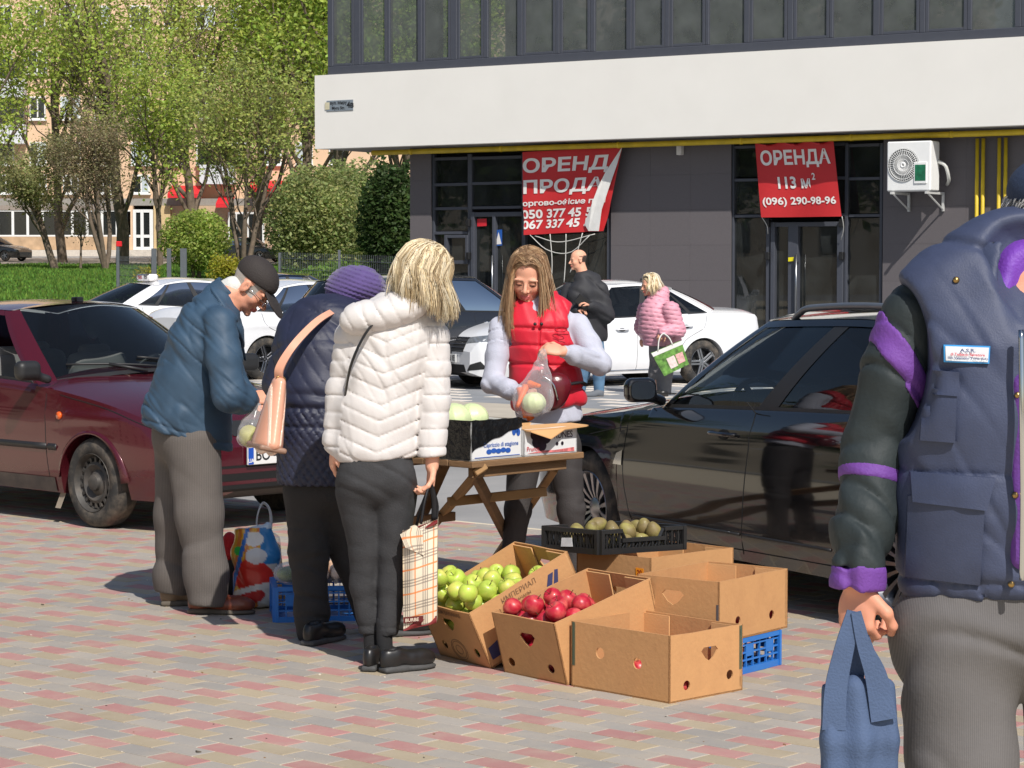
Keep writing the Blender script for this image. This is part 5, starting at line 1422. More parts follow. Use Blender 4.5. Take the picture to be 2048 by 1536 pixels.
f2 = Car('dark car on the street seen beside the round shrub', 'saloon_car', jet, M_dk, np.array([(500 - 1024) / FPX * 128, 128.0, float(terr(128.))]), math.radians(-30), 'cars on the far street', GL_tint); f2.wheels('five', .32, .2)
# ------------------------------------------------------------------ people
SKIN = np.array(S(226, 168, 140))
M_skin = mat('skin', (0, 0, 0), 0.55, attr=True, var=0.05, vs=30, spec=0.35)
MATS['skin'].node_tree.nodes['Principled BSDF'].inputs['Subsurface Weight'].default_value = 0.08
MATS['skin'].node_tree.nodes['Principled BSDF'].inputs['Subsurface Radius'].default_value = (.01, .004, .002)
def cloth(name, col, rough=.8, var=.12, vs=14, bump=.25, bs=160, wrinkle=.35, **k): return mat(name, col, rough, var=var, vs=vs, bump=bump, bs=bs, wrinkle=wrinkle, **k)
def basis(yaw, pitch=0, roll=0):
    """columns right, forward, up; yaw 0 faces the camera, +90 faces picture right; pitch > 0 looks down"""
    y, p, r = map(math.radians, (yaw, pitch, roll))
    f0 = np.array([math.sin(y), -math.cos(y), 0]); f = f0 * math.cos(p) + np.array([0, 0, -math.sin(p)])
    rt = np.cross(f0, EZ); up = np.cross(rt, f)
    rt2 = rt * math.cos(r) + up * math.sin(r); up2 = np.cross(rt2, f)
    return np.stack([rt2, f, up2], 1)
def nn(v): v = np.asarray(v, float); return v / np.linalg.norm(v)
class Person:
    def __init__(s, label, foot, Y0):
        s.Y0 = Y0; s.t = thing('person', label, 'person', tuple(foot)); s.B = Fld(.02); s.paints = []
    def J(s, u, v, dy=0.0): return at(u, v, s.Y0 + dy)
    def head(s, c, R, k=1.0, female=False, hair=None, brow=(.12, .08, .05), bald=False, stubble=None, eyes=True, lip=None, nose=1.0, old=False):
        s.hc, s.hR, s.hk = c, R, k
        B = s.B; q = lambda x, y, z: c + R @ (np.array([x, y, z]) * k); e = lambda l, r, kk=.012, sub=False: B.ell(q(*l), np.array(r) * k, R, kk, sub)
        B.ell(q(0, -.012, .035), np.array([.075, .096, .086]) * k, R, .02)
        e((0, .030, -.022), (.060, .060, .075), .02)
        e((0, .034, -.074), (.046 if female else .053, .046, .036), .02)
        e((0, .076, -.100), (.019, .017, .015), .015)
        for x in (-1, 1):
            e((x * .038, .054, -.030), (.026, .026, .025), .02)
            e((x * .030, .080, .017), (.028, .010, .008), .012)
            e((x * .079, -.004, -.006), (.009, .021, .032), .006); e((x * .086, .002, -.004), (.005, .010, .018), .004, True)
        for x in (-1, 1): e((x * .031, .094, -.003), (.017, .012, .009), .009, True)
        for x in (-1, 1): e((x * .031, .079, -.004), (.015, .011, .010), .006)
        B.cap(q(0, .086, .008), q(0, .110 * (1 + .06 * (nose - 1)), -.030), .007 * k, .011 * k * nose, .008)
        for x in (-1, 1): e((x * .012, .097, -.036), (.008, .009, .007), .005)
        e((0, .090, -.061), (.022, .011, .006), .005); e((0, .088, -.072), (.020, .012, .007), .005)
        e((0, .103, -.0665), (.020, .007, .0022), .003, True)
        def paint(V, C):
            L = (V - c) @ R / k; x, y, z = np.abs(L[:, 0]), L[:, 1], L[:, 2]
            hd = np.linalg.norm(L / [.1, .14, .15], axis=1) < 1.05
            m = hd & (x < .023) & (z < -.056) & (z > -.080) & (y > .078); C[m] = lip if lip is not None else np.array(S(196, 110, 100))
            m = hd & (x > .034) & (x < .058) & (z < -.018) & (z > -.055) & (y > .04); C[m] = C[m] * [1.03, .90, .88]
            m = hd & (z > .010) & (z < .020) & (x > .014) & (x < .047) & (y > .06); C[m] = C[m] * .35 + np.array(brow) * .65
            if eyes:
                m = hd & (np.abs(z + .004) < .0075) & (x > .017) & (x < .046) & (y > .07); C[m] = C[m] * [.62, .55, .52]
                m = hd & (np.abs(z + .007) < .0042) & (x > .017) & (x < .045) & (y > .072); C[m] = np.array([.05, .035, .03])
            m = hd & (x < .016) & (z < -.036) & (z > -.045) & (y > .085); C[m] *= .72
            if stubble is not None:
                m = hd & (y < .05 + .03 * (z > .03)) & (z > -.03) & (z < .045 if bald else z < .2) & (y < .01 if bald else y < .2) & (x > .03 * (y > .03)) & ~((x > .07) & (np.abs(y) < .03) & (z < .03)); C[m] = stubble
            if old:
                m = hd; C[m] *= (1 + .06 * wob(L[m], 160, 4))[:, None]
        s.paints.append(paint)
    def neck(s, base, r=.055): s.B.cap(s.hc + s.hR @ np.array([0, -.02, -.06]) * s.hk, base, r * s.hk, r * 1.12 * s.hk, .03)
    def hand(s, w, d, n, th=1, curl=.5, k=1.0, spread=.0, tcurl=.5):
        """w wrist, d along the hand, n palm normal, th: which side the thumb is on (+1/-1 along cross(d,n))"""
        d = nn(d); n = nn(np.array(n) - d * np.dot(n, d)); l = np.cross(d, n) * th; B = s.B
        R = np.stack([l, d, n], 1)
        B.ell(w + d * .05 * k, np.array([.040, .052, .017]) * k, R, .015)
        for i, (o, L) in enumerate(((.027, .074), (.009, .082), (-.010, .076), (-.027, .060))):
            p = w + (d * (.088 - .006 * abs(i - 1.2)) + l * o) * k; a = 0.0; dd = d + l * o * spread * 20
            for j, f in enumerate((.45, .32, .23)):
                a += curl * (1.25 if j == 0 else 1.1)
                q = p + (nn(dd) * math.cos(a) + n * math.sin(a)) * L * f * k
                r0 = (.0092 - .0009 * j - (.001 if i == 3 else 0)) * k; B.cap(p, q, r0, r0 * .93, .006 if j else .01); p = q
        p = w + (d * .025 + l * .03) * k; a = 0
        for j, (f, r0) in enumerate(((.04, .013), (.032, .0105), (.026, .0092))):
            v = nn(d * .75 + l * (.75 - .45 * j * tcurl * 2) + n * (.25 + .5 * j * tcurl)); q = p + v * f * k; B.cap(p, q, r0 * k, r0 * .9 * k, .008); p = q
    def arm(s, sh, el, wr, k=1.0): s.B.chain([(sh, .045 * k), (el, .037 * k), (wr, .026 * k)], .02)
    def leg(s, hp, kn, an, k=1.0): s.B.chain([(hp, .06 * k), (kn, .036 * k), (an, .024 * k)], .03)
    def skin(s, h=.006, col=None, name='body'):
        V, F = s.B.net(h); C = np.tile(SKIN if col is None else np.array(col), (len(V), 1))
        for p in s.paints: p(V, C)
        return part(s.t, name, V, F, M_skin, True, cols=C)
    def wear(s, name, f, m, h=.008, post=None, amp=.012, root=None, cols=None, label=None):
        if post is not None: f.post = post
        V, F = f.net(h, amp if post is not None else 0)
        o = part(root or s.t, name, V, F, m, True, cols=None if cols is None else cols(V))
        if label: o['label'] = label
        return o
    def shoe(s, heel, d, L, m, sole, w=.046, ht=.075, k=1.0, name='shoe', sole_h=.024):
        d = nn((d[0], d[1], 0)); sd = np.array([d[1], -d[0], 0]); R = np.stack([sd, d, EZ], 1)
        heel = np.array([heel[0], heel[1], s.t.location[2]]); P = lambda x, y, z: heel + R @ np.array([x, y, z])
        f = Fld(.02); f.ell(P(0, .045, .05), (w * .82, .05, ht * .75), R); f.ell(P(0, L * .68, sole_h + .018), (w, L * .33, .042), R); f.cap(P(0, .07, .065), P(0, L * .5, .05), w * .8, w * .75)
        f.ell(P(0, .045, ht + .03), (w * .55, .036, .03), R, .008, True); f.half(P(0, 0, sole_h - .004), (0, 0, -1), .004)
        o = s.wear(name, f, m, .006)
        f = Fld(.015); f.rbox(P(0, .05, sole_h / 2), (w * .85, .05, sole_h / 2), .01, R); f.ell(P(0, L * .68, sole_h * .45), (w * 1.05, L * .34, sole_h * .7), R); f.cap(P(0, .06, sole_h * .5), P(0, L * .55, sole_h * .5), sole_h * .5); f.rbox(P(0, L * .4, sole_h / 2), (w * .72, L * .3, sole_h / 2), .008, R)
        f.half(P(0, 0, .001), (0, 0, -1), .003); f.half(P(0, 0, sole_h + .004), (0, 0, 1), .004)
        s.wear('sole', f, sole, .006, root=o); return o
def hair_strands(t, paths, m, r=.0035, name='hair', cols=None):
    """paths: list of point lists; flat tapered locks; one mesh with colour per lock"""
    C = []; tbx = TB()
    for i, P in enumerate(paths):
        P = np.array(P); n = len(P); k = np.sin(np.linspace(.35, math.pi * .97, n)) ** .6
        tbx.tube(P, r * k, 3); C.append(np.tile(cols[i], (3 * n, 1)))
    return part(t, name, *tbx.build(), m, True, cols=np.concatenate(C))
M_hair = mat('hair', (0, 0, 0), 0.42, attr=True, var=0.12, vs=40, spec=0.5)
def bob(s, n, length, cols, seed, face=50, part_x=.0, r=.0045, drop=.9, outw=.012, front_len=None, jitter=.006, swirl=(0, 0, 0), cap=True, capcol=None, lean=(0, 0, 0), kid=7, lock=.0045):
    """hair falling from a parting over the skull, then straight down"""
    NR = np.random.RandomState(seed); c, R, k = s.hc, s.hR, s.hk; P = []; C = []
    E = np.array([.083, .106, .094]) * k; ctr = np.array([0, -.012, .035]) * k
    for i in range(n):
        a = math.radians(NR.uniform(face, 360 - face)); d = np.array([math.sin(a), math.cos(a)])
        rt = np.array([part_x * k + NR.normal() * .004, NR.uniform(-.06, .09) * k if abs(d[0]) > .3 else -.03 * k])
        pts = []; st = NR.uniform(0, .15)
        L = length * NR.uniform(.86, 1.04) if (front_len is None or d[1] < .1) else front_len * NR.uniform(.86, 1.05)
        lift = NR.uniform(-.3, 1) * outw
        e0 = rt / E[:2]
        for q in np.linspace(st, 1, 6):                     # over the dome
            h = e0 * (1 - q) + d * q * 1.0; rr = min(1, np.linalg.norm(h)); h = h / max(np.linalg.norm(h), 1e-6) * min(rr, .995)
            z = math.sqrt(max(0, 1 - rr * rr)); l = np.array([h[0], h[1], z]) * (E + lift) + ctr; pts.append(c + R @ l)
        p = pts[-1]; out = R @ np.array([d[0], d[1], 0]); seg = max(L - .12, .02); m_ = 6
        sw = NR.normal(size=3) * jitter
        for j in range(1, m_ + 1):
            f = j / m_; down = (R @ np.array([0, 0, -1])) * (1 - drop) + np.array([0, 0, -1]) * drop
            pts.append(p + down * seg * f + out * (.02 * math.sin(f * 2.2) * k - .01 * f) + sw * f * 2 + np.array(swirl) * f * f + np.array(lean) * f)
        P.append(spline(pts, 12)); C.append(np.array(cols[NR.randint(len(cols))]) * NR.uniform(.85, 1.15))
    P = np.array(P); m = kid; g = len(P)                     # every guide carries a lock of fine hairs
    off = NR.normal(size=(g, m, 1, 3)) * lock * np.linspace(.35, 1.25, 12)[None, None, :, None]
    wv = np.sin(np.linspace(0, 5, 12)[None, None, :, None] * NR.uniform(.6, 1.5, (g, m, 1, 1)) + NR.uniform(0, 6.28, (g, m, 1, 1))) * NR.normal(size=(g, m, 1, 3)) * lock * .35
    P = (P[:, None] + off + wv).reshape(g * m, 12, 3); C = np.repeat(np.array(C), m, 0) * NR.uniform(.86, 1.14, (g * m, 1))
    if cap:
        f = Fld(.02); f.ell(c + R @ ctr, E * .985, R); f.ell(c + R @ np.array([0, -.045, -.04]) * k, np.array([.072, .06, .075]) * k, R)
        f.ell(c + R @ np.array([0, .10, -.025]) * k, np.array([.082, .085, .118]) * k, R, .012, True); V, F = f.net(.008)
        cc = np.array(capcol if capcol is not None else cols[0]) * .8
        o = part(s.t, 'hair_base', V, F, M_hair, True, cols=np.tile(cc, (len(V), 1)))
    return hair_strands(s.t, P, M_hair, r, 'hair', C)
def quilt(X, q, sp, a, w=.22):
    """pinched seams at every integer of q/sp, puffed in between"""
    ph = np.abs((q / sp) % 1.0 - .5) * 2                  # 0 mid, 1 seam
    return a * (np.clip((ph - (1 - w)) / w, 0, 1) ** 2) - a * .35 * (1 - ph ** 2)

# ---------------- stooping man in the blue jacket
p = Person('stooping man in blue jacket, brown striped trousers and dark cap', gr(400, 1222), 10.56); J = p.J; t1 = p
R = basis(82, 47, 0); p.head(J(503, 571, .02), R, 1.0, brow=(.3, .28, .26), stubble=np.array(S(168, 160, 152)), old=True, nose=1.25, eyes=True)
p.neck(J(458, 590, .0), .058)
p.B.spine([(J(375, 845), (.14, .11)), (J(395, 730), (.15, .12)), (J(432, 640), (.16, .10)), (J(458, 592), (.07, .06))], (0, 1, 0))
NS, NE, NW = J(440, 648, -.19), J(458, 790, -.27), J(504, 806, -.16)
FS, FE, FW = J(440, 645, .19), J(468, 785, .26), J(512, 806, .12)
p.arm(NS, NE, NW); p.arm(FS, FE, FW)
p.hand(NW, nn(J(520, 792, -.12) - NW), (0, .6, -.8), -1, .5, .95); p.hand(FW, nn(J(528, 812, .05) - FW), (0, -.5, -.8), 1, .55, .95)
p.leg(J(380, 870, -.09), J(396, 1040, -.1), J(404, 1195, -.13)); p.leg(J(362, 870, .09), J(348, 1035, .1), J(345, 1185, .13))
p.skin(.006, SKIN * np.array([.98, .9, .88]))
f = Fld(.04); f.spine([(J(392, 925), (.205, .165)), (J(374, 830), (.205, .195)), (J(388, 765, 0), (.205, .172)), (J(408, 695), (.215, .165)), (J(424, 645), (.205, .135)), (J(440, 600), (.10, .075))], (0, 1, 0))
f.chain([(NS, .08), ((NS + NE) / 2 + np.array([0, -.01, 0]), .078), (NE, .074), (NE * .45 + NW * .55, .068), (NW + np.array([-.015, 0, 0]), .052)], .022)
f.chain([(FS, .08), (FE, .078), (FW, .052)], .035)
f.half(J(370, 872), (-.30, 0, -.95), .012)
M_bj = cloth('blue_jacket', S(52, 76, 98), .62, bs=220, bump=.12, wrinkle=.55, wscale=6, wdir=(1, 1, .8))
def post(X, d):
    z = (X[:, 2] - .6)
    return d + .0085 * folds(X, (1, .2, .75), 70, 3, 1.3) * (.6 + .4 * np.sin(X @ np.array([3, 5, 7.]))) + .006 * folds(X, (.55, .3, -1), 30, 8) + .003 * folds(X, (.9, 0, .8), 120, 9) \
        + .006 * np.exp(-(((X - J(370, 856)) @ np.array([-.30, 0, -.95])) / .006) ** 2)
jk = p.wear('jacket', f, M_bj, .006, post, .03)
f = Fld(.01); f.tor(J(436, 598, 0), J(463, 573, 0), (.082, .078), (.074, .068), (0, 1, 0)); f.tor(J(430, 604), J(475, 562), (.070, .066), (.064, .058), (0, 1, 0), .006, True); f.half(J(460, 576), J(466, 570) - J(440, 594), .006); p.wear('collar', f, M_bj, .006, root=jk)
f = Fld(.01); f.cap(J(445, 592), J(466, 578), .064, .058); p.wear('shirt_collar', f, cloth('pale_shirt', S(206, 206, 200)), .006)
M_p1 = mat('striped_trousers', S(98, 92, 88), .9, var=.1, vs=12, bump=.2, bs=200, wrinkle=.4, wscale=5, wdir=(1.4, 1.4, .5))
def stripes(m, sc, dark, axis='X'):
    N = m.node_tree.nodes; L = m.node_tree.links; b = N['Principled BSDF']; src = b.inputs['Base Color'].links[0].from_socket
    tc = N.new('ShaderNodeTexCoord'); w = N.new('ShaderNodeTexWave'); w.bands_direction = axis; w.inputs['Scale'].default_value = sc; w.inputs['Distortion'].default_value = .6; w.inputs['Detail'].default_value = 1
    L.new(tc.outputs['Object'], w.inputs['Vector']); mx = N.new('ShaderNodeMix'); mx.data_type = 'RGBA'; mx.blend_type = 'MULTIPLY'
    cr = N.new('ShaderNodeMapRange'); cr.inputs[1].default_value = .2; cr.inputs[2].default_value = .8; cr.inputs[3].default_value = dark; cr.inputs[4].default_value = 1.1; L.new(w.outputs['Fac'], cr.inputs[0])
    mx.inputs['Factor'].default_value = 1; L.new(src, mx.inputs['A']); L.new(cr.outputs[0], mx.inputs['B']); L.new(mx.outputs['Result'], b.inputs['Base Color'])
stripes(M_p1, 42, .86)
f = Fld(.04); f.spine([(J(374, 812), (.16, .15)), (J(372, 870), (.165, .155))], (0, 1, 0))
f.chain([(J(385, 880, -.085), .125), (J(400, 1030, -.105), .104), (J(412, 1150, -.13), .092), (J(416, 1198, -.14), .088)]); f.chain([(J(362, 880, .085), .12), (J(352, 1030, .105), .096), (J(347, 1150, .13), .086), (J(346, 1186, .14), .082)])
f.half(J(412, 1210, -.14), (-.1, 0, -1), .006)
post = lambda X, d: d + .007 * folds(X, (.25, .2, 1), 46, 13) * np.clip(1.1 - X[:, 2], .3, 1) + .002 * np.sin(np.arctan2(X[:, 1] - p.Y0, X[:, 0] - J(380, 1000)[0]) * 5 + X[:, 2] * 3)
p.wear('trousers', f, M_p1, .0085, post, .015)
M_sh1 = mat('tan_leather', S(116, 58, 38), .35, var=.2, vs=20, bump=.1); M_sole = mat('sole', S(92, 84, 74), .8)
p.shoe(gr(378, 1226), (1, -.12), .30, M_sh1, M_sole, .05, .085); p.shoe(gr(322, 1211), (1, .1), .29, mat('tan_shoe', S(120, 98, 76), .5), M_sole, .05, .085)
M_cap = cloth('dark_cap', S(48, 42, 40), .8)
hc, hR = p.hc, p.hR; q = lambda x, y, z: hc + hR @ np.array([x, y, z])
f = Fld(.015); f.ell(q(0, -.008, .05), (.086, .108, .083), hR); f.half(q(0, 0, .028), hR @ np.array([0, .18, -1]), .006)
cp = p.wear('cap', f, M_cap, .006)
f = Fld(.01); f.ell(q(0, .125, .022), (.078, .085, .010), hR @ rotm(-.28, 0, 0)); f.half(q(0, .07, 0), hR @ np.array([0, -1, 0]), .004); p.wear('visor', f, M_cap, .005, root=cp)
f = Fld(.004); f.ell(q(0, .126, .014), (.079, .086, .006), hR @ rotm(-.28, 0, 0)); f.half(q(0, .07, 0), hR @ np.array([0, -1, 0]), .004); f.half(q(0, .08, .014), hR @ np.array([0, .28, 1.0]), .003); p.wear('visor_underside', f, cloth('cap_red', S(190, 40, 44), .7), .004, root=cp)
b = MB()
for x in (-1, 1):
    b.tube([q(x * .031 + .022 * math.cos(a), .108, -.008 + .017 * math.sin(a)) for a in np.linspace(0, 6.283, 17)], .0018, 5); b.tube([q(x * .053, .106, -.003), q(x * .082, .0, .002)], .0018, 5)
b.tube([q(-.009, .109, -.004), q(.009, .109, -.004)], .0018, 5); b.to(p.t, 'glasses', M_chrome, True, True)

# ---------------- woman in the navy quilted coat
p = Person('bent woman in navy quilted coat and purple knitted hat', gr(640, 1285), 9.72); J = p.J; t2 = p
R = basis(150, 55, 0); p.head(J(716, 590, .26), R, .98, female=True, eyes=False); p.neck(J(690, 625, .2), .05)
p.B.spine([(J(640, 940), (.13, .1)), (J(640, 800), (.12, .1)), (J(652, 690, .08), (.14, .1)), (J(680, 635, .18), (.07, .06))], (1, 0, 0))
LS, LE, LW = J(592, 668, .1), J(566, 770, .12), J(600, 800, .38); RS, RE, RW = J(712, 670, .14), J(740, 780, .2), J(730, 800, .42)
p.arm(LS, LE, LW); p.arm(RS, RE, RW); p.hand(LW, (.3, .9, 0), (0, 0, -1), 1, .4, .9); p.hand(RW, (0, .9, 0), (0, 0, -1), -1, .4, .9)
p.leg(J(612, 970), J(616, 1110, .0), J(622, 1255, -.02)); p.leg(J(672, 970, .04), J(700, 1110, .1), J(745, 1245, .1)); p.skin(.008)
f = Fld(.05); f.spine([(J(640, 948), (.178, .155)), (J(641, 860), (.175, .15)), (J(640, 790), (.168, .14)), (J(645, 715, .05), (.18, .15)), (J(660, 655, .12), (.18, .13)), (J(685, 622, .2), (.095, .08))], (1, .1, 0))
f.chain([(LS, .085), (LE, .078), (LW, .06)], .04); f.chain([(RS, .085), (RE, .075), (RW, .06)], .04)
f.half(J(640, 966), (0, 0, -1), .008)
zw = J(640, 812)[2]; zh = J(640, 850)[2]; xc = J(640, 800)[0]
def post(X, d):
    a = np.arctan2(X[:, 0] - xc, -(X[:, 1] - p.Y0)) * .19; z = X[:, 2]; lo = z < zw
    fine = np.where(lo, quilt(X, a * 1.1 + z, .048, .006, .3) + quilt(X, a * 1.1 - z, .048, .006, .3), quilt(X, a * .9 + z, .085, .004, .16) * 1.0)
    return d + fine + .006 * folds(X, (.3, .2, 1), 40, 21) * (z > zw) + .010 * np.exp(-((z - zw) / .012) ** 2) + .008 * np.exp(-((z - zh) / .01) ** 2)
M_nv = cloth('navy_coat', S(36, 40, 62), .55, bs=220, bump=.1)
ct = p.wear('coat', f, M_nv, .0065, post, .016)
f = Fld(.02); f.cap(J(680, 612, .2), J(702, 600, .24), .075, .07); p.wear('scarf', f, cloth('pink_scarf', S(150, 70, 140), .7, var=.5, vs=30), .008)
f = Fld(.03); f.ell(J(714, 572, .25), (.124, .124, .088), rotm(0, .12, 0)); f.ell(J(690, 585, .23), (.085, .09, .06), rotm(0, .3, 0))
hcn = J(700, 580, .24)
def post(X, d):
    v = X - hcn; a = np.arctan2(v[:, 1], v[:, 0] + .02); rr = np.hypot(v[:, 0], v[:, 1])
    w = v[:, 2] + .35 * v[:, 0]
    return d + .0032 * np.cos(w * 330 + .6 * np.sin(a * 40)) * (1 + .35 * np.sin(a * 46))
p.wear('knitted_hat', f, cloth('purple_wool', S(86, 70, 122), .95, var=.15, sheen=.3), .0055, post, .01)
M_blkt = cloth('black_trousers', S(44, 42, 42), .85)
f = Fld(.04); f.spine([(J(640, 930), (.14, .12)), (J(640, 975), (.14, .12))], (1, 0, 0)); f.chain([(J(614, 985), .095), (J(617, 1110), .078), (J(624, 1225, -.01), .068), (J(624, 1262, -.02), .066)]); f.chain([(J(672, 985, .03), .092), (J(702, 1110, .1), .076), (J(745, 1245, .1), .064)])
p.wear('trousers', f, M_blkt, .009, lambda X, d: d + .006 * folds(X, (.2, .3, 1), 50, 33), .012)
M_bsh = mat('black_leather', (.016, .015, .015), .35, var=.2, vs=20)
M_bso = mat('grey_sole', S(70, 70, 70), .7)
p.shoe(gr(612, 1293), (.50, .75), .25, M_bsh, M_bso, .042); p.shoe(gr(752, 1274), (.9, .3), .25, M_bsh, M_bso, .042)

# ---------------- blonde woman in the white puffer
p = Person('blonde woman in white puffer jacket and dark grey jeans', gr(765, 1342), 9.05); J = p.J; t3 = p
R = basis(128, 20, -14); p.head(J(846, 556, -.02), R, .97, female=True); p.neck(J(806, 628, 0), .05)
p.B.spine([(J(750, 930), (.12, .09)), (J(757, 800), (.1, .08)), (J(775, 690), (.13, .08)), (J(800, 632), (.06, .05))], (1, 0, 0))
RS, RE, RW = J(862, 672, .02), J(868, 800, .0), J(864, 932, -.03); LS, LE, LW = J(706, 672, 0), J(684, 785, .02), J(670, 893, .0)
p.arm(RS, RE, RW); p.arm(LS, LE, LW)
p.hand(RW, nn(J(860, 985, -.03) - RW), (-.75, -.2, 0), -1, .62, .92); p.hand(LW, nn(J(664, 945, .02) - LW), (.8, .2, 0), 1, .35, .92)
p.leg(J(716, 960, 0), J(730, 1105, .02), J(742, 1268, .03)); p.leg(J(790, 960, 0), J(786, 1105, 0), J(772, 1268, -.02)); p.skin(.0058)
f = Fld(.045); f.spine([(J(748, 892), (.166, .125)), (J(752, 820), (.152, .12)), (J(762, 740), (.150, .12)), (J(778, 678), (.168, .115)), (J(796, 638), (.13, .095)), (J(806, 616), (.085, .075))], (1, 0, 0))
f.chain([(RS, .072), (RS * .5 + RE * .5, .066), (RE, .061), (RW + np.array([0, 0, .03]), .052)], .02); f.chain([(LS, .07), (LE, .06), (LW + np.array([0, 0, .02]), .048)], .02)
f.half(J(748, 918), (.06, 0, -1), .01); f.half(RW + np.array([0, 0, -.02]), (0, 0, -1), .008)
xs_, xe_ = J(757, 900)[0], J(775, 700)[0]; zs_, ze_ = J(757, 900)[2], J(775, 700)[2]
def post(X, d):
    x, z = X[:, 0], X[:, 2]; xm = xs_ + (xe_ - xs_) * (z - zs_) / (ze_ - zs_)
    arm = ((x - xm) > .155 + .0 * z) | ((x - xm) < -.148)
    r = quilt(X, z - np.where(arm, .0, .42 * np.abs(x - xm)), np.where(arm, .066, .060), .0062, .20)
    return d + r + .0022 * folds(X, (1, .2, .5), 150, 41) + .003 * folds(X, (.8, .3, .3), 70, 43)
M_wp = cloth('white_puffer', S(212, 207, 204), .55, var=.04, bs=180, bump=.1, sheen=.15, wrinkle=.3, wscale=14, wdir=(1, 1, .35))
jk = p.wear('jacket', f, M_wp, .0062, post, .02)
f = Fld(.03); hq = rotm(0, -.24, 0); f.ell(J(770, 628, -.085), (.170, .078, .066), hq); f.ell(J(804, 610, -.02), (.12, .10, .058), hq); f.ell(J(722, 634, -.085), (.075, .06, .058), hq)
p.wear('hood', f, M_wp, .0065, lambda X, d: d + quilt(X, X[:, 0] * .9 + X[:, 2] * .55,   .060, .005, .16) + .002 * folds(X, (1, 0, 1), 120, 3), .014, root=jk)
NJ = cloth('dark_jeans', S(52, 52, 54), .85, var=.2, vs=20)
f = Fld(.03); f.spine([(J(750, 895), (.135, .11)), (J(752, 960), (.155, .12))], (1, 0, 0)); f.ell(J(718, 955, -.04), (.075, .07, .08)); f.ell(J(788, 955, -.04), (.075, .07, .08))
f.chain([(J(716, 985), .088), (J(730, 1100, .02), .061), (J(728, 1170, .03), .055), (J(738, 1258, .03), .041)], .02); f.chain([(J(790, 985), .088), (J(787, 1100), .061), (J(785, 1170, 0), .055), (J(776, 1258, -.02), .042)], .02)
f.half(J(757, 1270), (0, 0, -1), .005)
p.wear('jeans', f, NJ, .0075, lambda X, d: d + .004 * folds(X, (.4, .3, 1), 75, 51) + .004 * np.exp(-((X[:, 2] - J(757, 1252)[2]) / .006) ** 2), .012)
for (u, v, dy) in ((744, 1280, .03), (770, 1280, -.02)):
    f = Fld(.01); f.cap(J(u - 2, 1245, dy), J(u, 1312, dy), .032, .031); p.wear('sock', f, cloth('black_sock', S(36, 36, 38), .9), .007)
p.shoe(gr(736, 1345), (.18, .95), .23, M_bsh, M_bso, .036, .075); p.shoe(gr(763, 1347), (.80, .55), .24, M_bsh, M_bso, .037, .075)
b = MB(); pts = spline([J(760, 630, -.13), J(728, 672, -.155), J(702, 730, -.15), J(690, 790, -.08)], 14); b.tube(pts, .011, 8, flat=.4); b.to(p.t, 'shoulder_strap', M_bsh, True, True)
BL = [S(230, 214, 182), S(218, 200, 162), S(196, 174, 136), S(238, 226, 200), S(170, 148, 114), S(232, 218, 188)]
bob(p, 480, .275, BL, 3, face=38, part_x=.01, r=.0014, outw=.020, jitter=.010, drop=.8, lean=(.02, 0, 0), capcol=S(206, 186, 148))

# ---------------- girl in the red vest behind the table
p = Person('girl in red padded vest packing vegetables behind the table', gr(1085, 1196), 11.0); J = p.J; t4 = p
R = basis(-8, 24, 5); p.head(J(1056, 553, -.02), R, 1.0, female=True, brow=(.22, .14, .09), lip=np.array(S(206, 116, 112))); p.neck(J(1074, 622, .03), .046)
p.B.spine([(J(1090, 850), (.13, .09)), (J(1088, 740), (.11, .08)), (J(1082, 660), (.13, .08)), (J(1076, 625, .02), (.06, .05))], (1, 0, 0))
RS, RE, RW = J(1003, 655, .0), J(985, 765, -.08), J(1040, 788, -.24); LS, LE, LW = J(1155, 652, 0), J(1200, 728, -.05), J(1128, 703, -.26)
p.arm(RS, RE, RW); p.arm(LS, LE, LW)
p.hand(RW, nn(J(1075, 800, -.27) - RW), (0, .7, -.7), 1, .45, .9); p.hand(LW, nn(J(1090, 697, -.27) - LW), (0, .6, -.8), -1, .62, .92)
p.leg(J(1050, 880), J(1034, 1030, -.02), J(1018, 1180, 0)); p.leg(J(1125, 880), J(1142, 1030, -.02), J(1148, 1180, 0)); p.skin(.0048, SKIN * [1.0, .97, .97])
M_gh = cloth('grey_hoodie', S(186, 188, 202), .9, var=.08, sheen=.2)
f = Fld(.03); f.spine([(J(1100, 838), (.155, .115)), (J(1092, 790), (.15, .115)), (J(1085, 700), (.15, .105)), (J(1080, 640), (.15, .09)), (J(1076, 612, .02), (.075, .07))], (1, 0, 0))
f.chain([(RS, .058), ((RS + RE) / 2, .053), (RE, .052), (RE * .4 + RW * .6, .047), (RW, .038)], .018); f.chain([(LS, .060), ((LS + LE) / 2, .056), (LE, .053), (LW * .75 + LE * .25, .046), (LW + nn(LE - LW) * .01, .035)], .018)
f.half(J(1100, 848), (.14, 0, -1), .008)
p.wear('hoodie', f, M_gh, .0065, lambda X, d: d + .003 * folds(X, (.8, .5, .6), 85, 61) + .003 * folds(X, (.2, .5, 1), 130, 62), .012)
M_rv = cloth('red_vest', S(205, 24, 48), .55, var=.08, bs=160, bump=.15, sheen=.1)
f = Fld(.035); f.spine([(J(1097, 796), (.182, .135)), (J(1092, 760), (.165, .135)), (J(1086, 700), (.165, .13)), (J(1081, 650), (.178, .12)), (J(1078, 622, .01), (.15, .085)), (J(1076, 611, .03), (.088, .078))], (1, 0, 0))
f.cap(J(1130, 790, -.04), J(1146, 800, -.04), .04, .035)
f.half(J(1098, 816), (.10, 0, -1), .02)
for a in (RS, LS): f.ell(a + np.array([0, 0, .0]), (.062, .11, .10), None, .02, True)
f.cap(J(1072, 634, -.16), J(1072, 580, -.1), .045, .085, .02, True)
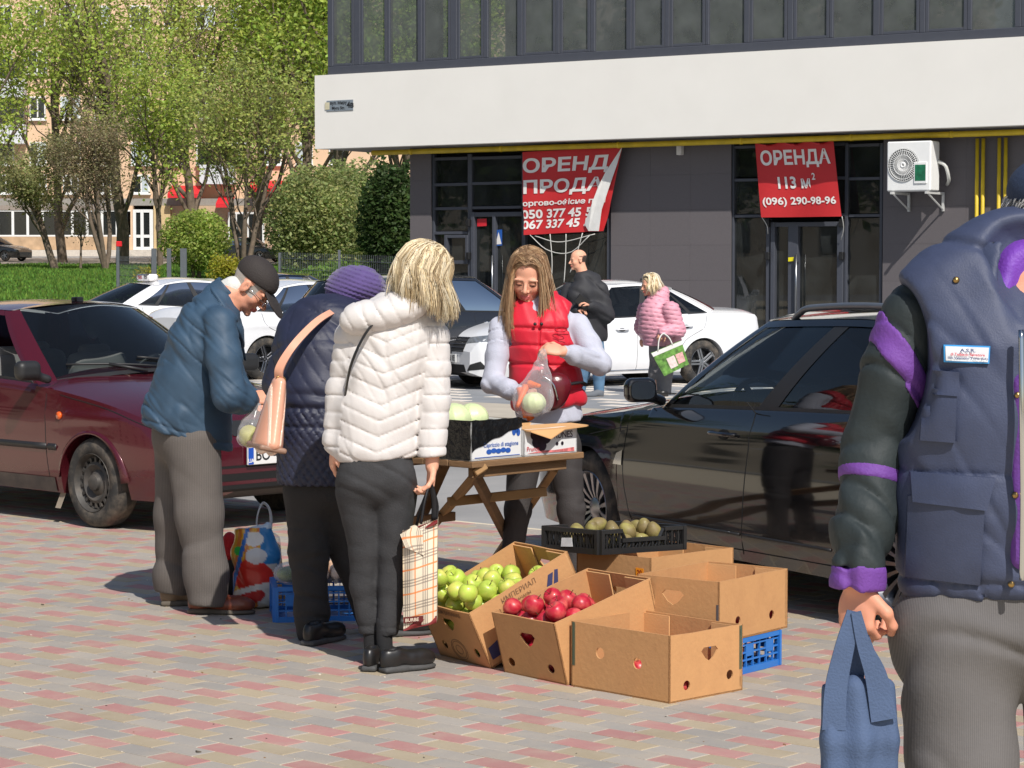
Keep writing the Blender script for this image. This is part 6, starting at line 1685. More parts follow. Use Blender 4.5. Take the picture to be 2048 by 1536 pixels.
zr = [J(1080, v)[2] for v in (656, 690, 728, 772)]
def post(X, d):
    g = sum(.009 * np.exp(-((X[:, 2] - z + .04 * (X[:, 0] - J(1080, 600)[0])) / .007) ** 2) for z in zr); g = g + .009 * np.exp(-((X[:, 0] - J(1078, 700)[0]) / .004) ** 2) * (X[:, 1] < p.Y0)
    return d + g + .007 * folds(X, (.6, .2, 1), 55, 71) + .003 * folds(X, (1, .3, .2), 110, 72)
vs_ = p.wear('vest', f, M_rv, .0062, post, .02)
f = Fld(.012); f.tor(J(1078, 620, .02), J(1078, 596, .03), (.104, .088), (.094, .078), (1, 0, 0)); f.tor(J(1078, 626, .02), J(1078, 580, .03), (.086, .072), (.078, .064), (1, 0, 0), .008, True); f.ell(J(1066, 598, -.08), (.05, .06, .07), None, .01, True); p.wear('collar', f, M_rv, .006, root=vs_)
for u in (1070, 1083):
    V, F = lathe([(.008, 0), (.008, .004), (0, .006)], 12, J(u, 648, -.142), (np.array([1., 0, 0]), EZ, np.array([0, -1., 0]))); part(vs_, 'snap', V, F, M_trim, True)
e = J(1122, 659, -.15); b = MB(); b.tube([e + np.array([.028 * math.cos(a), 0.004 * math.cos(a), .011 * math.sin(a)]) for a in np.linspace(0, 6.283, 20)], .002, 4)
b.tube([e + np.array([-.03, 0, -.021]), e + np.array([.035, .004, -.023])], .0025, 4); b.to(vs_, 'emblem', cloth('emblem_red', S(150, 14, 34)), True, True)
f = Fld(.035); f.spine([(J(1095, 820), (.135, .105)), (J(1090, 870), (.15, .11))], (1, 0, 0)); f.chain([(J(1052, 895), .088), (J(1036, 1020, -.03), .06), (J(1022, 1130), .05), (J(1018, 1185), .042)], .03); f.chain([(J(1126, 895), .088), (J(1143, 1020, -.03), .062), (J(1148, 1130), .05), (J(1148, 1185), .042)], .03)
p.wear('trousers', f, cloth('charcoal_trousers', S(58, 54, 54), .8), .0085, lambda X, d: d + .005 * folds(X, (.2, .2, 1), 90, 81) * (X[:, 2] < .5) + .002 * folds(X, (.3, .2, 1), 60, 82), .012)
p.shoe(gr(1018, 1185), (-.2, -1), .24, M_bsh, M_sole, .042); p.shoe(gr(1148, 1185), (.2, -1), .24, M_bsh, M_sole, .042)
HB = [S(168, 132, 98), S(194, 160, 122), S(140, 108, 80), S(206, 176, 140), S(158, 124, 92)]
bob(p, 460, .42, HB, 5, face=46, part_x=.006, r=.0012, outw=.012, front_len=.42, jitter=.010, drop=.92, capcol=S(176, 142, 108))
M_lea = mat('maroon_leather', S(96, 22, 32), .25, var=.15, vs=18, bump=.1)
f = Fld(.03); f.ell(J(1100, 785, -.19), (.085, .045, .085), rotm(0, .35, 0)); f.ell(J(1112, 770, -.19), (.07, .04, .06))
bg = p.wear('waist_bag', f, M_lea, .007)
b = MB(); b.tube(spline([J(1086, 752, -.235), J(1106, 768, -.243), J(1116, 800, -.238)], 10), .005, 5); b.tube([J(1100, 778, -.25), J(1103, 792, -.25)], .004, 5); b.to(bg, 'zip', M_chrome, True, True)
b = MB(); b.tube(spline([J(1130, 770, -.17), J(1160, 765, -.1), J(1172, 770, .02)], 10), .018, 6, flat=.4); b.to(bg, 'belt', M_blk, True, True)

# ---------------- man walking in at the right edge
p = Person('older man in dark blue work vest carrying a blue cloth bag', gr(2045, 2086), 4.74); J = p.J; t5 = p
R = basis(35, 4, 0); p.head(J(2116, 446, .02), R, 1.0, stubble=np.array(S(176, 172, 168)), old=True); p.neck(J(2072, 590, .02), .068)
p.B.spine([(J(2045, 1200), (.16, .12)), (J(2045, 900), (.15, .12)), (J(2050, 680), (.17, .11)), (J(2056, 570, .01), (.08, .07))], (1, 0, 0))
RS, RE, RW = J(1826, 632, .03), J(1744, 905, .05), J(1717, 1165, -.04); LS, LE, LW = J(2290, 620, .03), J(2350, 900, .05), J(2340, 1165, -.05)
p.arm(RS, RE, RW, 1.1); p.arm(LS, LE, LW, 1.1)
p.hand(RW, nn(J(1712, 1270, -.05) - RW), (.5, .6, 0), 1, .85, 1.08, tcurl=.8); p.hand(LW, (0, -.2, -1), (-1, .2, 0), -1, .4, 1.05)
p.leg(J(1930, 1260), J(1905, 1640), J(1900, 2020), 1.05); p.leg(J(2160, 1260), J(2140, 1640, .15), J(2130, 2010, .25), 1.05); p.skin(.005, SKIN * [.95, .82, .80])
M_vest = cloth('navy_vest', S(58, 66, 92), .6, var=.08, vs=30, bs=260, bump=.12, wrinkle=.5, wscale=4.5, wdir=(.7, .7, 1.2))
f = Fld(.04); f.spine([(J(2045, 1160), (.262, .165)), (J(2045, 1000), (.25, .165)), (J(2045, 830), (.252, .165)), (J(2046, 690), (.262, .15)), (J(2048, 606), (.270, .10)), (J(2050, 562, .01), (.235, .10)), (J(2052, 515, .02), (.155, .105))], (1, 0, 0))
f.ell(J(1788, 722, .0), (.066, .17, .165), None, .02, True); f.half(J(2045, 1196), (.02, 0, -1), .02)
f.cap(J(2052, 640, -.16), J(2056, 500, -.1), .03, .085, .02, True)
zq = J(2045, 955)[2]
def post(X, d):
    return d + .008 * folds(X, (.5, .2, 1), 34, 91) + .003 * folds(X, (1, .2, .6), 95, 92) + .008 * np.exp(-((X[:, 2] - J(2045, 1150)[2]) / .006) ** 2) + .005 * np.exp(-((X[:, 2] - J(2045, 935)[2]) / .004) ** 2)
vs5 = p.wear('vest', f, M_vest, .0075, post, .02)
f = Fld(.02); f.tor(J(2046, 600, .02), J(2050, 480, .05), (.160, .14), (.148, .125), (1, 0, 0)); f.tor(J(2046, 620, .02), J(2050, 430, .05), (.140, .122), (.128, .108), (1, 0, 0), .01, True); f.ell(J(2062, 560, -.13), (.06, .09, .16), None, .02, True); f.half(J(2045, 456, .05), (-.25, 0, 1), .02)
p.wear('collar', f, M_vest, .0065, lambda X, d: d + .003 * folds(X, (1, .2, .6), 60, 94), .01, root=vs5)
# pockets, flaps and the name patch lie on the front of the vest
vb = BVHTree.FromPolygons([Vector(v) for v in np.array([w.co[:] for w in vs5.data.vertices]) + np.array(p.t.location)], [tuple(q.vertices) for q in vs5.data.polygons])
def onvest(pix, name, m, th=.008, off=.004, n=8, root=None):
    q = np.array(pix, float); G = []
    for i in np.linspace(0, 1, n):
        for j in np.linspace(0, 1, n):
            u, v = (q[0] * (1 - i) + q[1] * i) * (1 - j) + (q[3] * (1 - i) + q[2] * i) * j
            d = Vector(ray(u, v)).normalized(); h = vb.ray_cast(Vector((0, 0, CAMH)), d)[0]
            P = np.array(h) if h is not None else at(u, v, 4.58)
            G.append(P)
    G = np.array(G).reshape(n, n, 3)
    for _ in range(2):                                   # stiff cloth: even out the folds below
        G[1:-1, 1:-1] = (G[1:-1, 1:-1] + G[:-2, 1:-1] + G[2:, 1:-1] + G[1:-1, :-2] + G[1:-1, 2:]) / 5
    G[..., 1] -= off + th
    V, F = gridmesh(G); V2 = np.concatenate([V, V + np.array([0, th + off + .006, 0])]); N_ = n * n
    ring = [i * n for i in range(n)] + [(n - 1) * n + j for j in range(1, n)] + [i * n + n - 1 for i in range(n - 2, -1, -1)] + [j for j in range(n - 2, 0, -1)]
    F2 = [tuple(int(a) for a in f_) for f_ in F] + [(ring[k], ring[(k + 1) % len(ring)], ring[(k + 1) % len(ring)] + N_, ring[k] + N_) for k in range(len(ring))]
    return part(root or p.t, name, V2, F2, m, True, sharp=40), G
onvest([(1845, 775), (1912, 780), (1908, 885), (1838, 880)], 'chest_pocket', M_vest); onvest([(1842, 738), (1916, 744), (1914, 792), (1842, 786)], 'chest_pocket_flap', M_vest, .012)
onvest([(1814, 990), (1968, 1000), (1958, 1170), (1808, 1152)], 'hip_pocket', M_vest); onvest([(1818, 942), (1988, 955), (1970, 1020), (1822, 1002)], 'hip_pocket_flap', M_vest, .014)
pt, G = onvest([(1886, 689), (1979, 692), (1977, 727), (1887, 724)], 'name_patch', mat('patch_border', S(60, 150, 214), .6), .004)
pt2, G2 = onvest([(1889, 692), (1976, 695), (1974, 724), (1890, 721)], 'patch_field', mat('patch_white', S(222, 226, 232), .7), .006, root=pt)
def ptext(s_, cy, h, w, m):
    V, F = text2d(s_, 1, .02); V[:, 0] -= (V[:, 0].min() + V[:, 0].max()) / 2; V[:, 1] -= (V[:, 1].min() + V[:, 1].max()) / 2
    a = .5 + V[:, 0] / np.ptp(V[:, 0]) * w; b_ = cy - V[:, 1] / np.ptp(V[:, 1]) * h
    A, B, C_, D = G2[0, 0], G2[-1, 0], G2[-1, -1], G2[0, -1]; a = a[:, None]; b_ = b_[:, None]
    part(pt, 'lettering', (A * (1 - a) + B * a) * (1 - b_) + (D * (1 - a) + C_ * a) * b_ + np.array([0, -.006, 0]), F, m)
ptext('A.S.R.', .24, .24, .36, mat('patch_navy', S(40, 50, 110), .7)); ptext('di Tedesco Salvatore', .52, .2, .80, mat('patch_red', S(200, 40, 60), .7)); ptext('San Valentino Torio (SA)', .80, .2, .94, MATS['patch_navy'])
# shiny sleeve with purple bands
M_slv = mat('dark_green_nylon', S(46, 53, 55), .62, var=.1, vs=20, bump=.15, bs=90, spec=.28, wrinkle=.8, wscale=6, wdir=(1.3, 1.3, .5))
M_pur = cloth('purple_band', S(106, 60, 146), .7)
f = Fld(.03); sl = [(RS, .066), (RS * .6 + RE * .4, .066), (RE, .063), (RE * .45 + RW * .55, .062), (RW + np.array([0, 0, .035]), .058)]; f.chain(sl); f.half(RW + np.array([0, 0, .03]), (0, 0, -1), .006)
fp = lambda X, d: d + .004 * folds(X, (.7, .5, .6), 80, 95) + .005 * folds(X, (1, .3, .15), 95, 96)
sv5 = p.wear('sleeve', f, M_slv, .006, fp, .016)
f = Fld(.03); f.chain([(LS, .08), (LE, .068), (LW, .06)]); p.wear('sleeve', f, M_slv, .012)
def band(a, b, ra, rb, name='sleeve_band'):
    f = Fld(.01); f.cap(a, b, ra, rb); ax = nn(b - a); f.half(a, -ax, .004); f.half(b, ax, .004); p.wear(name, f, M_pur, .006, fp, .014, root=sv5)
m0 = RE * .93 + RW * .07; m1 = RE * .76 + RW * .24; band(m0, m1, .0655, .0655); band(RW + np.array([0, 0, .038]), RW + np.array([-.002, -.0, -.012]), .060, .056, 'cuff')
s0 = RS + np.array([-.03, -.0, -.005]); dB = nn(np.array([.52, -.35, -.80]))
f = Fld(.03); f.chain([(a, r + .004) for a, r in sl]); nv = nn(np.cross(J(1845, 790, -.05) - J(1752, 650, -.05), np.array([0, 1., 0]))); cpt = J(1798, 715, 0)
f.half(cpt + nv * .026, nv, .003); f.half(cpt - nv * .026, -nv, .003); p.wear('shoulder_band', f, M_pur, .006, fp, .014, root=sv5)
# shirt, trousers, cap
f = Fld(.02); f.tor(J(2050, 700, -.02), J(2056, 560, .0), (.15, .135), (.085, .085), (1, 0, 0)); f.ell(J(2068, 560, -.13), (.05, .08, .15), None, .02, True); p.wear('purple_jacket_front', f, cloth('purple_lining', S(112, 58, 168), .6), .008)
f = Fld(.02); f.tor(J(2052, 690, -.0), J(2058, 580, .01), (.135, .125), (.078, .078), (1, 0, 0)); f.ell(J(2078, 570, -.11), (.045, .08, .13), None, .02, True); p.wear('grey_shirt', f, cloth('grey_shirt', S(140, 140, 146), .8), .008)
b = MB(); b.tube(spline([J(2042, 660, -.19), J(2044, 800, -.205), J(2046, 1000, -.205), J(2044, 1160, -.2)], 24), .006, 6); b.to(vs5, 'zip', M_chrome, True, True)
f = Fld(.02); f.rbox(J(2056, 940, -.135), (.04, .045, .20), .03); p.wear('purple_jacket_hem', f, M_pur, .012)
for u, v in ((2035, 790), (2030, 990), (2022, 1168), (1912, 560)):
    h = vb.ray_cast(Vector((0, 0, CAMH)), Vector(ray(u, v)).normalized())[0]
    if h is not None: V, F = lathe([(.007, 0), (.006, .004), (0, .005)], 12, np.array(h) + [0, -.002, 0], (np.array([1., 0, 0]), EZ, np.array([0, -1., 0]))); part(vs5, 'snap', V, F, mat('brass', S(170, 140, 90), .35, 1.0), True)
M_cord = mat('grey_cords', S(100, 97, 97), .9, var=.1, vs=8, bump=.1, bs=100, wrinkle=.6, wscale=3.5, wdir=(.6, .6, 1.2)); stripes(M_cord, 75, .88)
f = Fld(.05); f.spine([(J(2045, 1150), (.22, .14)), (J(2045, 1240), (.232, .145))], (1, 0, 0)); f.chain([(J(1908, 1270), .128), (J(1924, 1530, -.02), .103), (J(1918, 1640), .098), (J(1905, 2040), .09)]); f.chain([(J(2165, 1280), .122), (J(2150, 1640, .13), .10), (J(2140, 2030, .22), .09)])
p.wear('trousers', f, M_cord, .0078, lambda X, d: d + .0075 * folds(X, (.35, .3, 1), 48, 97) + .0025 * folds(X, (1, .3, .2), 70, 98), .03)
p.shoe(gr(1900, 2086), (-.1, -1), .29, M_bsh, M_sole, .05); p.shoe(gr(2135, 2000), (.1, -1), .29, M_bsh, M_sole, .05)
hc, hR = p.hc, p.hR
f = Fld(.015); f.ell(hc + hR @ np.array([0, -.01, .062]), (.088, .108, .075), hR); f.half(hc + hR @ np.array([0, 0, .045]), hR @ np.array([0, .1, -1]), .006); cp5 = p.wear('cap', f, cloth('navy_cap', S(38, 52, 78), .8), .006)
f = Fld(.01); f.ell(hc + hR @ np.array([0, .12, .048]), (.075, .075, .009), hR); f.half(hc + hR @ np.array([0, .07, 0]), hR @ np.array([0, -1, 0]), .004); p.wear('visor', f, MATS['navy_cap'], .006, root=cp5)
NR = np.random.RandomState(8); P = []; C = []
for i in range(900):
    a = NR.uniform(.38, .98) * math.pi * NR.choice((-1, 1)); z0 = NR.uniform(-.035, .055); l0 = np.array([.077 * math.sin(a), -.012 + .100 * math.cos(a), z0]); l1 = l0 * [1.05, 1.04, 1] + [NR.normal() * .004, -.010, -.022]
    P.append(spline([hc + hR @ l0, hc + hR @ ((l0 + l1) / 2 * [1.05, 1.05, 1]), hc + hR @ l1], 6)); C.append(np.array(S(190, 188, 186)) * NR.uniform(.8, 1.15))
hair_strands(p.t, P, M_hair, .0014, 'hair', C)

# ---------------- bald man and woman in pink by the white car
p = Person('bald man in black coat standing before the white saloon', gr(1192, 795), 27.7); J = p.J
R = basis(-72, 5, 0); p.head(J(1156, 520, 0), R, 1.0, stubble=np.array(S(70, 56, 50)), bald=True, nose=1.15); p.neck(J(1168, 556, .0), .062)
p.B.spine([(J(1180, 690), (.13, .1)), (J(1176, 620), (.14, .1)), (J(1170, 570), (.1, .08))], (.7, .7, 0)); A, B_, C_ = J(1200, 580, -.02), J(1212, 630, -.05), J(1180, 612, -.26)
p.arm(A, B_, C_); p.hand(C_, nn(J(1168, 606, -.28) - C_), (0, 0, -1), 1, .5); A2, B2, C2 = J(1138, 580, .1), J(1130, 625, .0), J(1155, 620, -.2); p.arm(A2, B2, C2); p.hand(C2, (.5, -.3, 0), (0, 0, -1), -1, .5)
p.leg(J(1172, 700), J(1172, 745, .1), J(1160, 785, .15)); p.leg(J(1192, 700), J(1198, 745, -.05), J(1197, 785, 0)); p.skin(.010)
f = Fld(.05); f.spine([(J(1180, 672), (.235, .16)), (J(1178, 630), (.23, .165)), (J(1174, 585), (.25, .15)), (J(1168, 558), (.13, .11))], (.8, .55, 0)); f.chain([(A, .1), (B_, .095), (C_, .065)]); f.chain([(A2, .09), (B2, .085), (C2, .06)]); f.ell(J(1180, 556, .06), (.13, .12, .07)); f.half(J(1180, 683), (0, 0, -1), .01)
p.wear('coat', f, cloth('black_coat', S(44, 44, 48), .7), .013, lambda X, d: d + .008 * folds(X, (.3, .2, 1), 45, 101), .015)
M_jn = cloth('blue_jeans', S(104, 140, 172), .85, var=.2)
f = Fld(.04); f.spine([(J(1180, 672), (.17, .13)), (J(1182, 700), (.17, .13))], (.8, .5, 0)); f.chain([(J(1172, 705), .085), (J(1168, 745, .1), .07), (J(1160, 784, .15), .06)]); f.chain([(J(1192, 705), .085), (J(1198, 745, -.05), .072), (J(1198, 781, 0), .062)]); p.wear('jeans', f, M_jn, .014)
p.shoe(gr(1206, 796), (-.7, -.5), .28, mat('grey_shoe', S(104, 108, 114), .8), M_sole, .05); p.shoe(gr(1168, 790), (-.8, -.3), .28, MATS['grey_shoe'], M_sole, .05)
p = Person('fair haired woman in pink puffer jacket before the white saloon', gr(1322, 792), 28.0); J = p.J
R = basis(-70, 8, 0); p.head(J(1300, 571, 0), R, 1.0, female=True, old=True); p.neck(J(1312, 605, 0), .055)
p.B.spine([(J(1325, 695), (.13, .1)), (J(1320, 640), (.14, .1)), (J(1314, 610), (.08, .07))], (.4, .9, 0)); A, B_, C_ = J(1342, 620, -.2), J(1354, 660, -.2), J(1326, 664, -.33); A2, B2, C2 = J(1290, 620, .2), J(1284, 655, .2), J(1290, 672, .1)
p.arm(A, B_, C_); p.arm(A2, B2, C2); p.hand(C_, (-.4, -.3, -.7), (0, .5, 0), 1, .7); p.hand(C2, (-.4, -.2, -.5), (0, 0, -1), 1, .5); p.leg(J(1318, 700), J(1312, 740), J(1312, 782)); p.leg(J(1330, 700), J(1330, 740), J(1328, 782)); p.skin(.010)
f = Fld(.05); f.spine([(J(1324, 678), (.22, .235)), (J(1318, 650), (.22, .24)), (J(1314, 625), (.21, .20)), (J(1314, 604), (.12, .12))], (.35, .94, 0)); f.chain([(A, .105), (B_, .1), (C_, .068)], .03); f.chain([(A2, .095), (B2, .09), (C2, .06)], .03); f.half(J(1324, 691), (0, 0, -1), .01)
M_pk = cloth('pink_puffer', S(214, 152, 168), .5, var=.06)
pk7 = p.wear('jacket', f, M_pk, .0115, lambda X, d: d + quilt(X, X[:, 2] + .12 * X[:, 0], .052, .013, .3) + .004 * folds(X, (1, .2, .4), 90, 111), .02)
f = Fld(.03); f.ell(J(1318, 592, .02), (.13, .13, .07), rotm(0, .4, 0)); f.ell(J(1326, 585, .03), (.08, .1, .08)); p.wear('hood', f, M_pk, .012, lambda X, d: d + quilt(X, X[:, 2] + .5 * X[:, 0], .05, .01, .3), .014, root=pk7)
f = Fld(.04); f.spine([(J(1325, 680), (.19, .16)), (J(1325, 705), (.19, .16))], (.4, .9, 0)); f.chain([(J(1316, 715, .05), .1), (J(1312, 745, .05), .085), (J(1312, 784, .06), .075)]); f.chain([(J(1332, 715, -.05), .1), (J(1331, 745, -.05), .085), (J(1330, 784, -.06), .075)]); p.wear('trousers', f, cloth('grey_trousers', S(120, 116, 116), .85), .014)
p.shoe(gr(1320, 795), (-.9, -.4), .25, M_bsh, M_sole, .045); p.shoe(gr(1336, 797), (-.9, -.4), .25, M_bsh, M_sole, .045)
bob(p, 130, .23, [S(224, 206, 170), S(206, 184, 144), S(232, 220, 196)], 9, face=55, r=.005, outw=.025, jitter=.01, drop=.6, capcol=S(206, 184, 144))
# ------------------------------------------------------------------ cartons, crates, fruit, bags
from mathutils.geometry import tessellate_polygon
M_kraft = mat('kraft_board', S(196, 147, 98), .85, var=.1, vs=5, bump=.15, bs=60, dust=S(158, 114, 76), dscale=5, damt=.55, orand=.05)
M_kraft2 = mat('kraft_board_pale', S(212, 164, 112), .85, var=.06, vs=6, bump=.1, bs=120)
def circ(x, y, rx, ry=None, n=14): return [(x + rx * math.cos(a), y + (ry or rx) * math.sin(a)) for a in np.arange(n) * 2 * math.pi / n]
def heart(x, y, w, h): return [(x - w, y + h * .5), (x - w * .7, y + h), (x + w * .7, y + h), (x + w, y + h * .5), (x + w * .5, y - h * .5), (x, y - h), (x - w * .5, y - h * .5)]
def plate(outer, holes, th, O, U, V, N):
    """flat board with holes: O origin, U,V in plane, N outward; returns verts, faces"""
    loops = [outer] + list(holes); flat = [p for l in loops for p in l]
    tr = tessellate_polygon([[Vector((x, y, 0)) for x, y in l] for l in loops])
    P = lambda x, y, z: O + U * x + V * y + N * z
    W = [P(x, y, 0) for x, y in flat] + [P(x, y, -th) for x, y in flat]; n = len(flat)
    F = []
    for t in tr:
        a, b, c = (np.array(flat[i]) for i in t); ccw = (b[0] - a[0]) * (c[1] - a[1]) - (b[1] - a[1]) * (c[0] - a[0]) > 0
        t = tuple(t) if ccw else tuple(t)[::-1]; F += [t, tuple(i + n for i in t[::-1])]
    k = 0
    for l in loops:
        m = len(l); F += [(k + i, k + (i + 1) % m, k + (i + 1) % m + n, k + i + n) for i in range(m)]; k += m
    return W, F
def carton(label, C, a, b, up, la, lb, h, holes=None, group='banana cartons', m=M_kraft, name='carton', cut=None, rough=True):
    """C bottom corner nearest the camera, a / b unit directions of the two visible bottom edges; holes: per wall 'a','b','A','B' (opposite)"""
    t = thing(name, label, 'carton', tuple(C), group=group); holes = holes or {}; th = .006; a, b, up = (np.array(x, float) for x in (a, b, up)); R2 = random.Random(hash(label) % 1000)
    cz = np.cross(a, b) @ up                                  # orientation sign
    def wall(key, O, U, N, L, i):
        e = [(0, 0), (L, 0), (L, h), (L * .66, h + R2.uniform(-.002, .002)), (L * .33, h + R2.uniform(-.003, .001)), (0, h)]
        W, F = plate(e, holes.get(key, []), th, O, U, up, N); return part(t, 'side_panel', W, F, m)
    wall('a', C, a, -b, la, 0); wall('b', C + a * 0 + b * 0, b, -a, lb, 1)
    wall('A', C + b * lb, a, b, la, 2); wall('B', C + a * la, b, a, lb, 3)
    W, F = plate([(0, 0), (la, 0), (la, lb), (0, lb)], [], th, C + up * .007, a, b, up); part(t, 'bottom_panel', W, F, m)
    for o, d, L in ((C + b * lb - b * .013 + up * .01, a, .14), (C + b * lb + a * (la - .14) - b * .013 + up * .01, a, .14)):
        fl = MB(); fl.box(o + d * L / 2 + up * (h * .47), (L / 2, .003, h * .46), (d, np.cross(up, d), up)); part(t, 'corner_flap', fl.V, fl.F, M_kraft2)   # folded inside
    return t
def dirs(C, A, B):
    a = nn(A - C); b = nn(B - C); m = nn(a + b); p = np.array([-m[1], m[0], 0]); s = np.sign(p @ a)
    return nn(m + p * s), nn(m - p * s)
# front carton
C = gr(1339, 1408); A, B = gr(1138, 1373), gr(1489, 1381); a, b = dirs(C, A, B); la, lb = np.linalg.norm(A - C), np.linalg.norm(B - C)
fbx = carton('empty looking open carton standing nearest the camera', C, a, b, EZ, la, lb, .243,
             {'a': [circ(la * .70, .14, .021), circ(la * .32, .125, .021)], 'b': [heart(lb * .54, .155, .045, .026), circ(lb * .23, .055, .018), circ(lb * .82, .066, .018)], 'A': [circ(la * .3, .15, .02)], 'B': [circ(lb * .5, .15, .02)]})
FBX = (C, a, b, la, lb, EZ)
tp = MB()
for q, d, n_ in ((C + b * lb, b, -a), (C + a * la, a, -b)):
    for k, w in ((.010, .0035), (.018, .0012)): tp.box(q - d * k + n_ * .0008 + EZ * .16, (w, .0006, .08), (d, n_, EZ))
part(fbx, 'green_edge_print', tp.V, tp.F, mat('edge_green', S(58, 84, 70), .8))
# tilted cartons of apples
def tilted(K, Lf, tilt, label, holes, wid=.375, ln_=.5, h=.245):
    U = nn(Lf - K); N0 = np.array([-U[1], U[0], 0]); N0 = N0 if N0[1] > 0 else -N0; t_ = math.radians(tilt)
    L = N0 * math.cos(t_) + EZ * math.sin(t_); up = EZ * math.cos(t_) - N0 * math.sin(t_)
    return carton(label, K, U, L, up, wid, ln_, h, holes), (K, U, L, wid, ln_, up)
K2 = gr(1134, 1371); L2_ = gr(985, 1339)
rdx, RD = tilted(K2, L2_, 15, 'tilted carton heaped with red apples', {'a': [heart(.18, .155, .045, .028), circ(.31, .05, .02, .018), circ(.075, .055, .02, .018)], 'A': [heart(.19, .16, .05, .028)], 'b': []}, wid=.37)
K1 = gr(983, 1338); L1_ = gr(832, 1296)
gnx, GN = tilted(K1, L1_, 25, 'tilted carton heaped with green apples, beside the checked bag', {'a': [heart(.20, .165, .045, .028), circ(.31, .06, .02), circ(.065, .06, .02)], 'A': [heart(.19, .16, .05, .028)]}, wid=.39)
lp = lambda bx, x, y, z: bx[0] + bx[1] * x + bx[2] * y + bx[5] * z
# prints on the green apple carton: right wall lies along L at U=0, outward -U
M_prt = mat('carton_print', S(128, 96, 68), .8); M_prb = mat('carton_print_blue', S(56, 58, 96), .8)
lettering(gnx, 'ИМПЕРИАЛ', lp(GN, -.0005, .235, .215), GN[2], GN[5], .030, M_prt, .0, 0.0015)
lettering(gnx, 'БАНАНЫ', lp(GN, -.0005, .245, .185), GN[2], GN[5], .018, M_prt, .0, 0.0015)
lettering(gnx, 'PREMIUM BANANAS', lp(GN, .195, -.0005, .222), -GN[1], GN[5], .026, M_prt, .0005, .0015)
W, F = plate([(0, 0), (.03, .0), (.075, .085), (.05, .085)], [], .001, lp(GN, -.002, .33, .12), GN[2], GN[5], -GN[1]); part(gnx, 'arrow_print', W, F, M_prb)
W, F = plate([(.05, .02), (.065, .0), (.10, .085), (.085, .09)], [], .001, lp(GN, -.002, .33, .12), GN[2], GN[5], -GN[1]); part(gnx, 'arrow_print', W, F, M_prb)
W, F = plate([(0, 0), (.05, 0), (.05, .06), (0, .05)], [], .001, lp(GN, -.002, .02, .03), GN[2], GN[5], -GN[1]); part(gnx, 'blue_mark', W, F, M_prb)
for r0 in (.058, .048, .026):
    W, F = plate(circ(.2, .055, r0, r0 * .8, 26), [circ(.2, .055, r0 - .003, (r0 - .003) * .8, 26)], .001, lp(GN, 0, 0, 0) - GN[2] * .0012, GN[1], GN[5], -GN[2]); part(gnx, 'round_stamp', W, F, M_prt)
# right carton on the blue crate, back carton under the black crate
C = gr(1438, 1164, .372); A, B = gr(1290, 1154, .372), gr(1612, 1141, .372); a, b = dirs(C, A, B); C = C - EZ * .232; la, lb = .37, np.linalg.norm(B - C - EZ * .232)
rbx = carton('open carton resting on the low blue crate', C, a, b, EZ, la, lb, .232, {'a': [heart(la * .56, .155, .05, .028), circ(la * .25, .05, .02), circ(la * .88, .07, .018)], 'b': [circ(lb * .27, .07, .018), circ(lb * .76, .065, .018)]})
RBX = (C, a, b, la, lb, EZ)
tp = MB(); tp.box(C - a * .0 + a * .006 - b * .0008 + EZ * .10, (.005, .0006, .045), (a, b, EZ)); part(rbx, 'edge_print', tp.V, tp.F, mat('edge_grey', S(92, 84, 84), .8))
C = gr(1301, 1116, .385); a5, b5 = nn(np.array([-.62, .60, 0])), nn(np.array([.66, .62, 0])); C = C - EZ * .245
bbx = carton('carton with orange price tag under the black fruit crate', C, a5, b5, EZ, .40, .50, .245, {'b': [circ(.30, .15, .03)], 'a': [circ(.2, .1, .02)]})
BBX = (C, a5, b5, .40, .50, EZ)
pt_ = thing('price_tag', 'small orange price tag reading 20 on the back carton', 'price tag', tuple(C + EZ * .2))
W, F = plate([(0, 0), (.04, .0), (.041, .034), (-.001, .035)], [], .001, C + a5 * .075 - b5 * .003 + EZ * .165, -a5, EZ, -b5); part(pt_, 'card', W, F, mat('orange_tag', S(244, 150, 24), .6))
lettering(pt_, '20', C + a5 * .055 - b5 * .0035 + EZ * .182, -a5, EZ, .026, mat('red_ink', S(150, 30, 20), .6), .0004, .001)
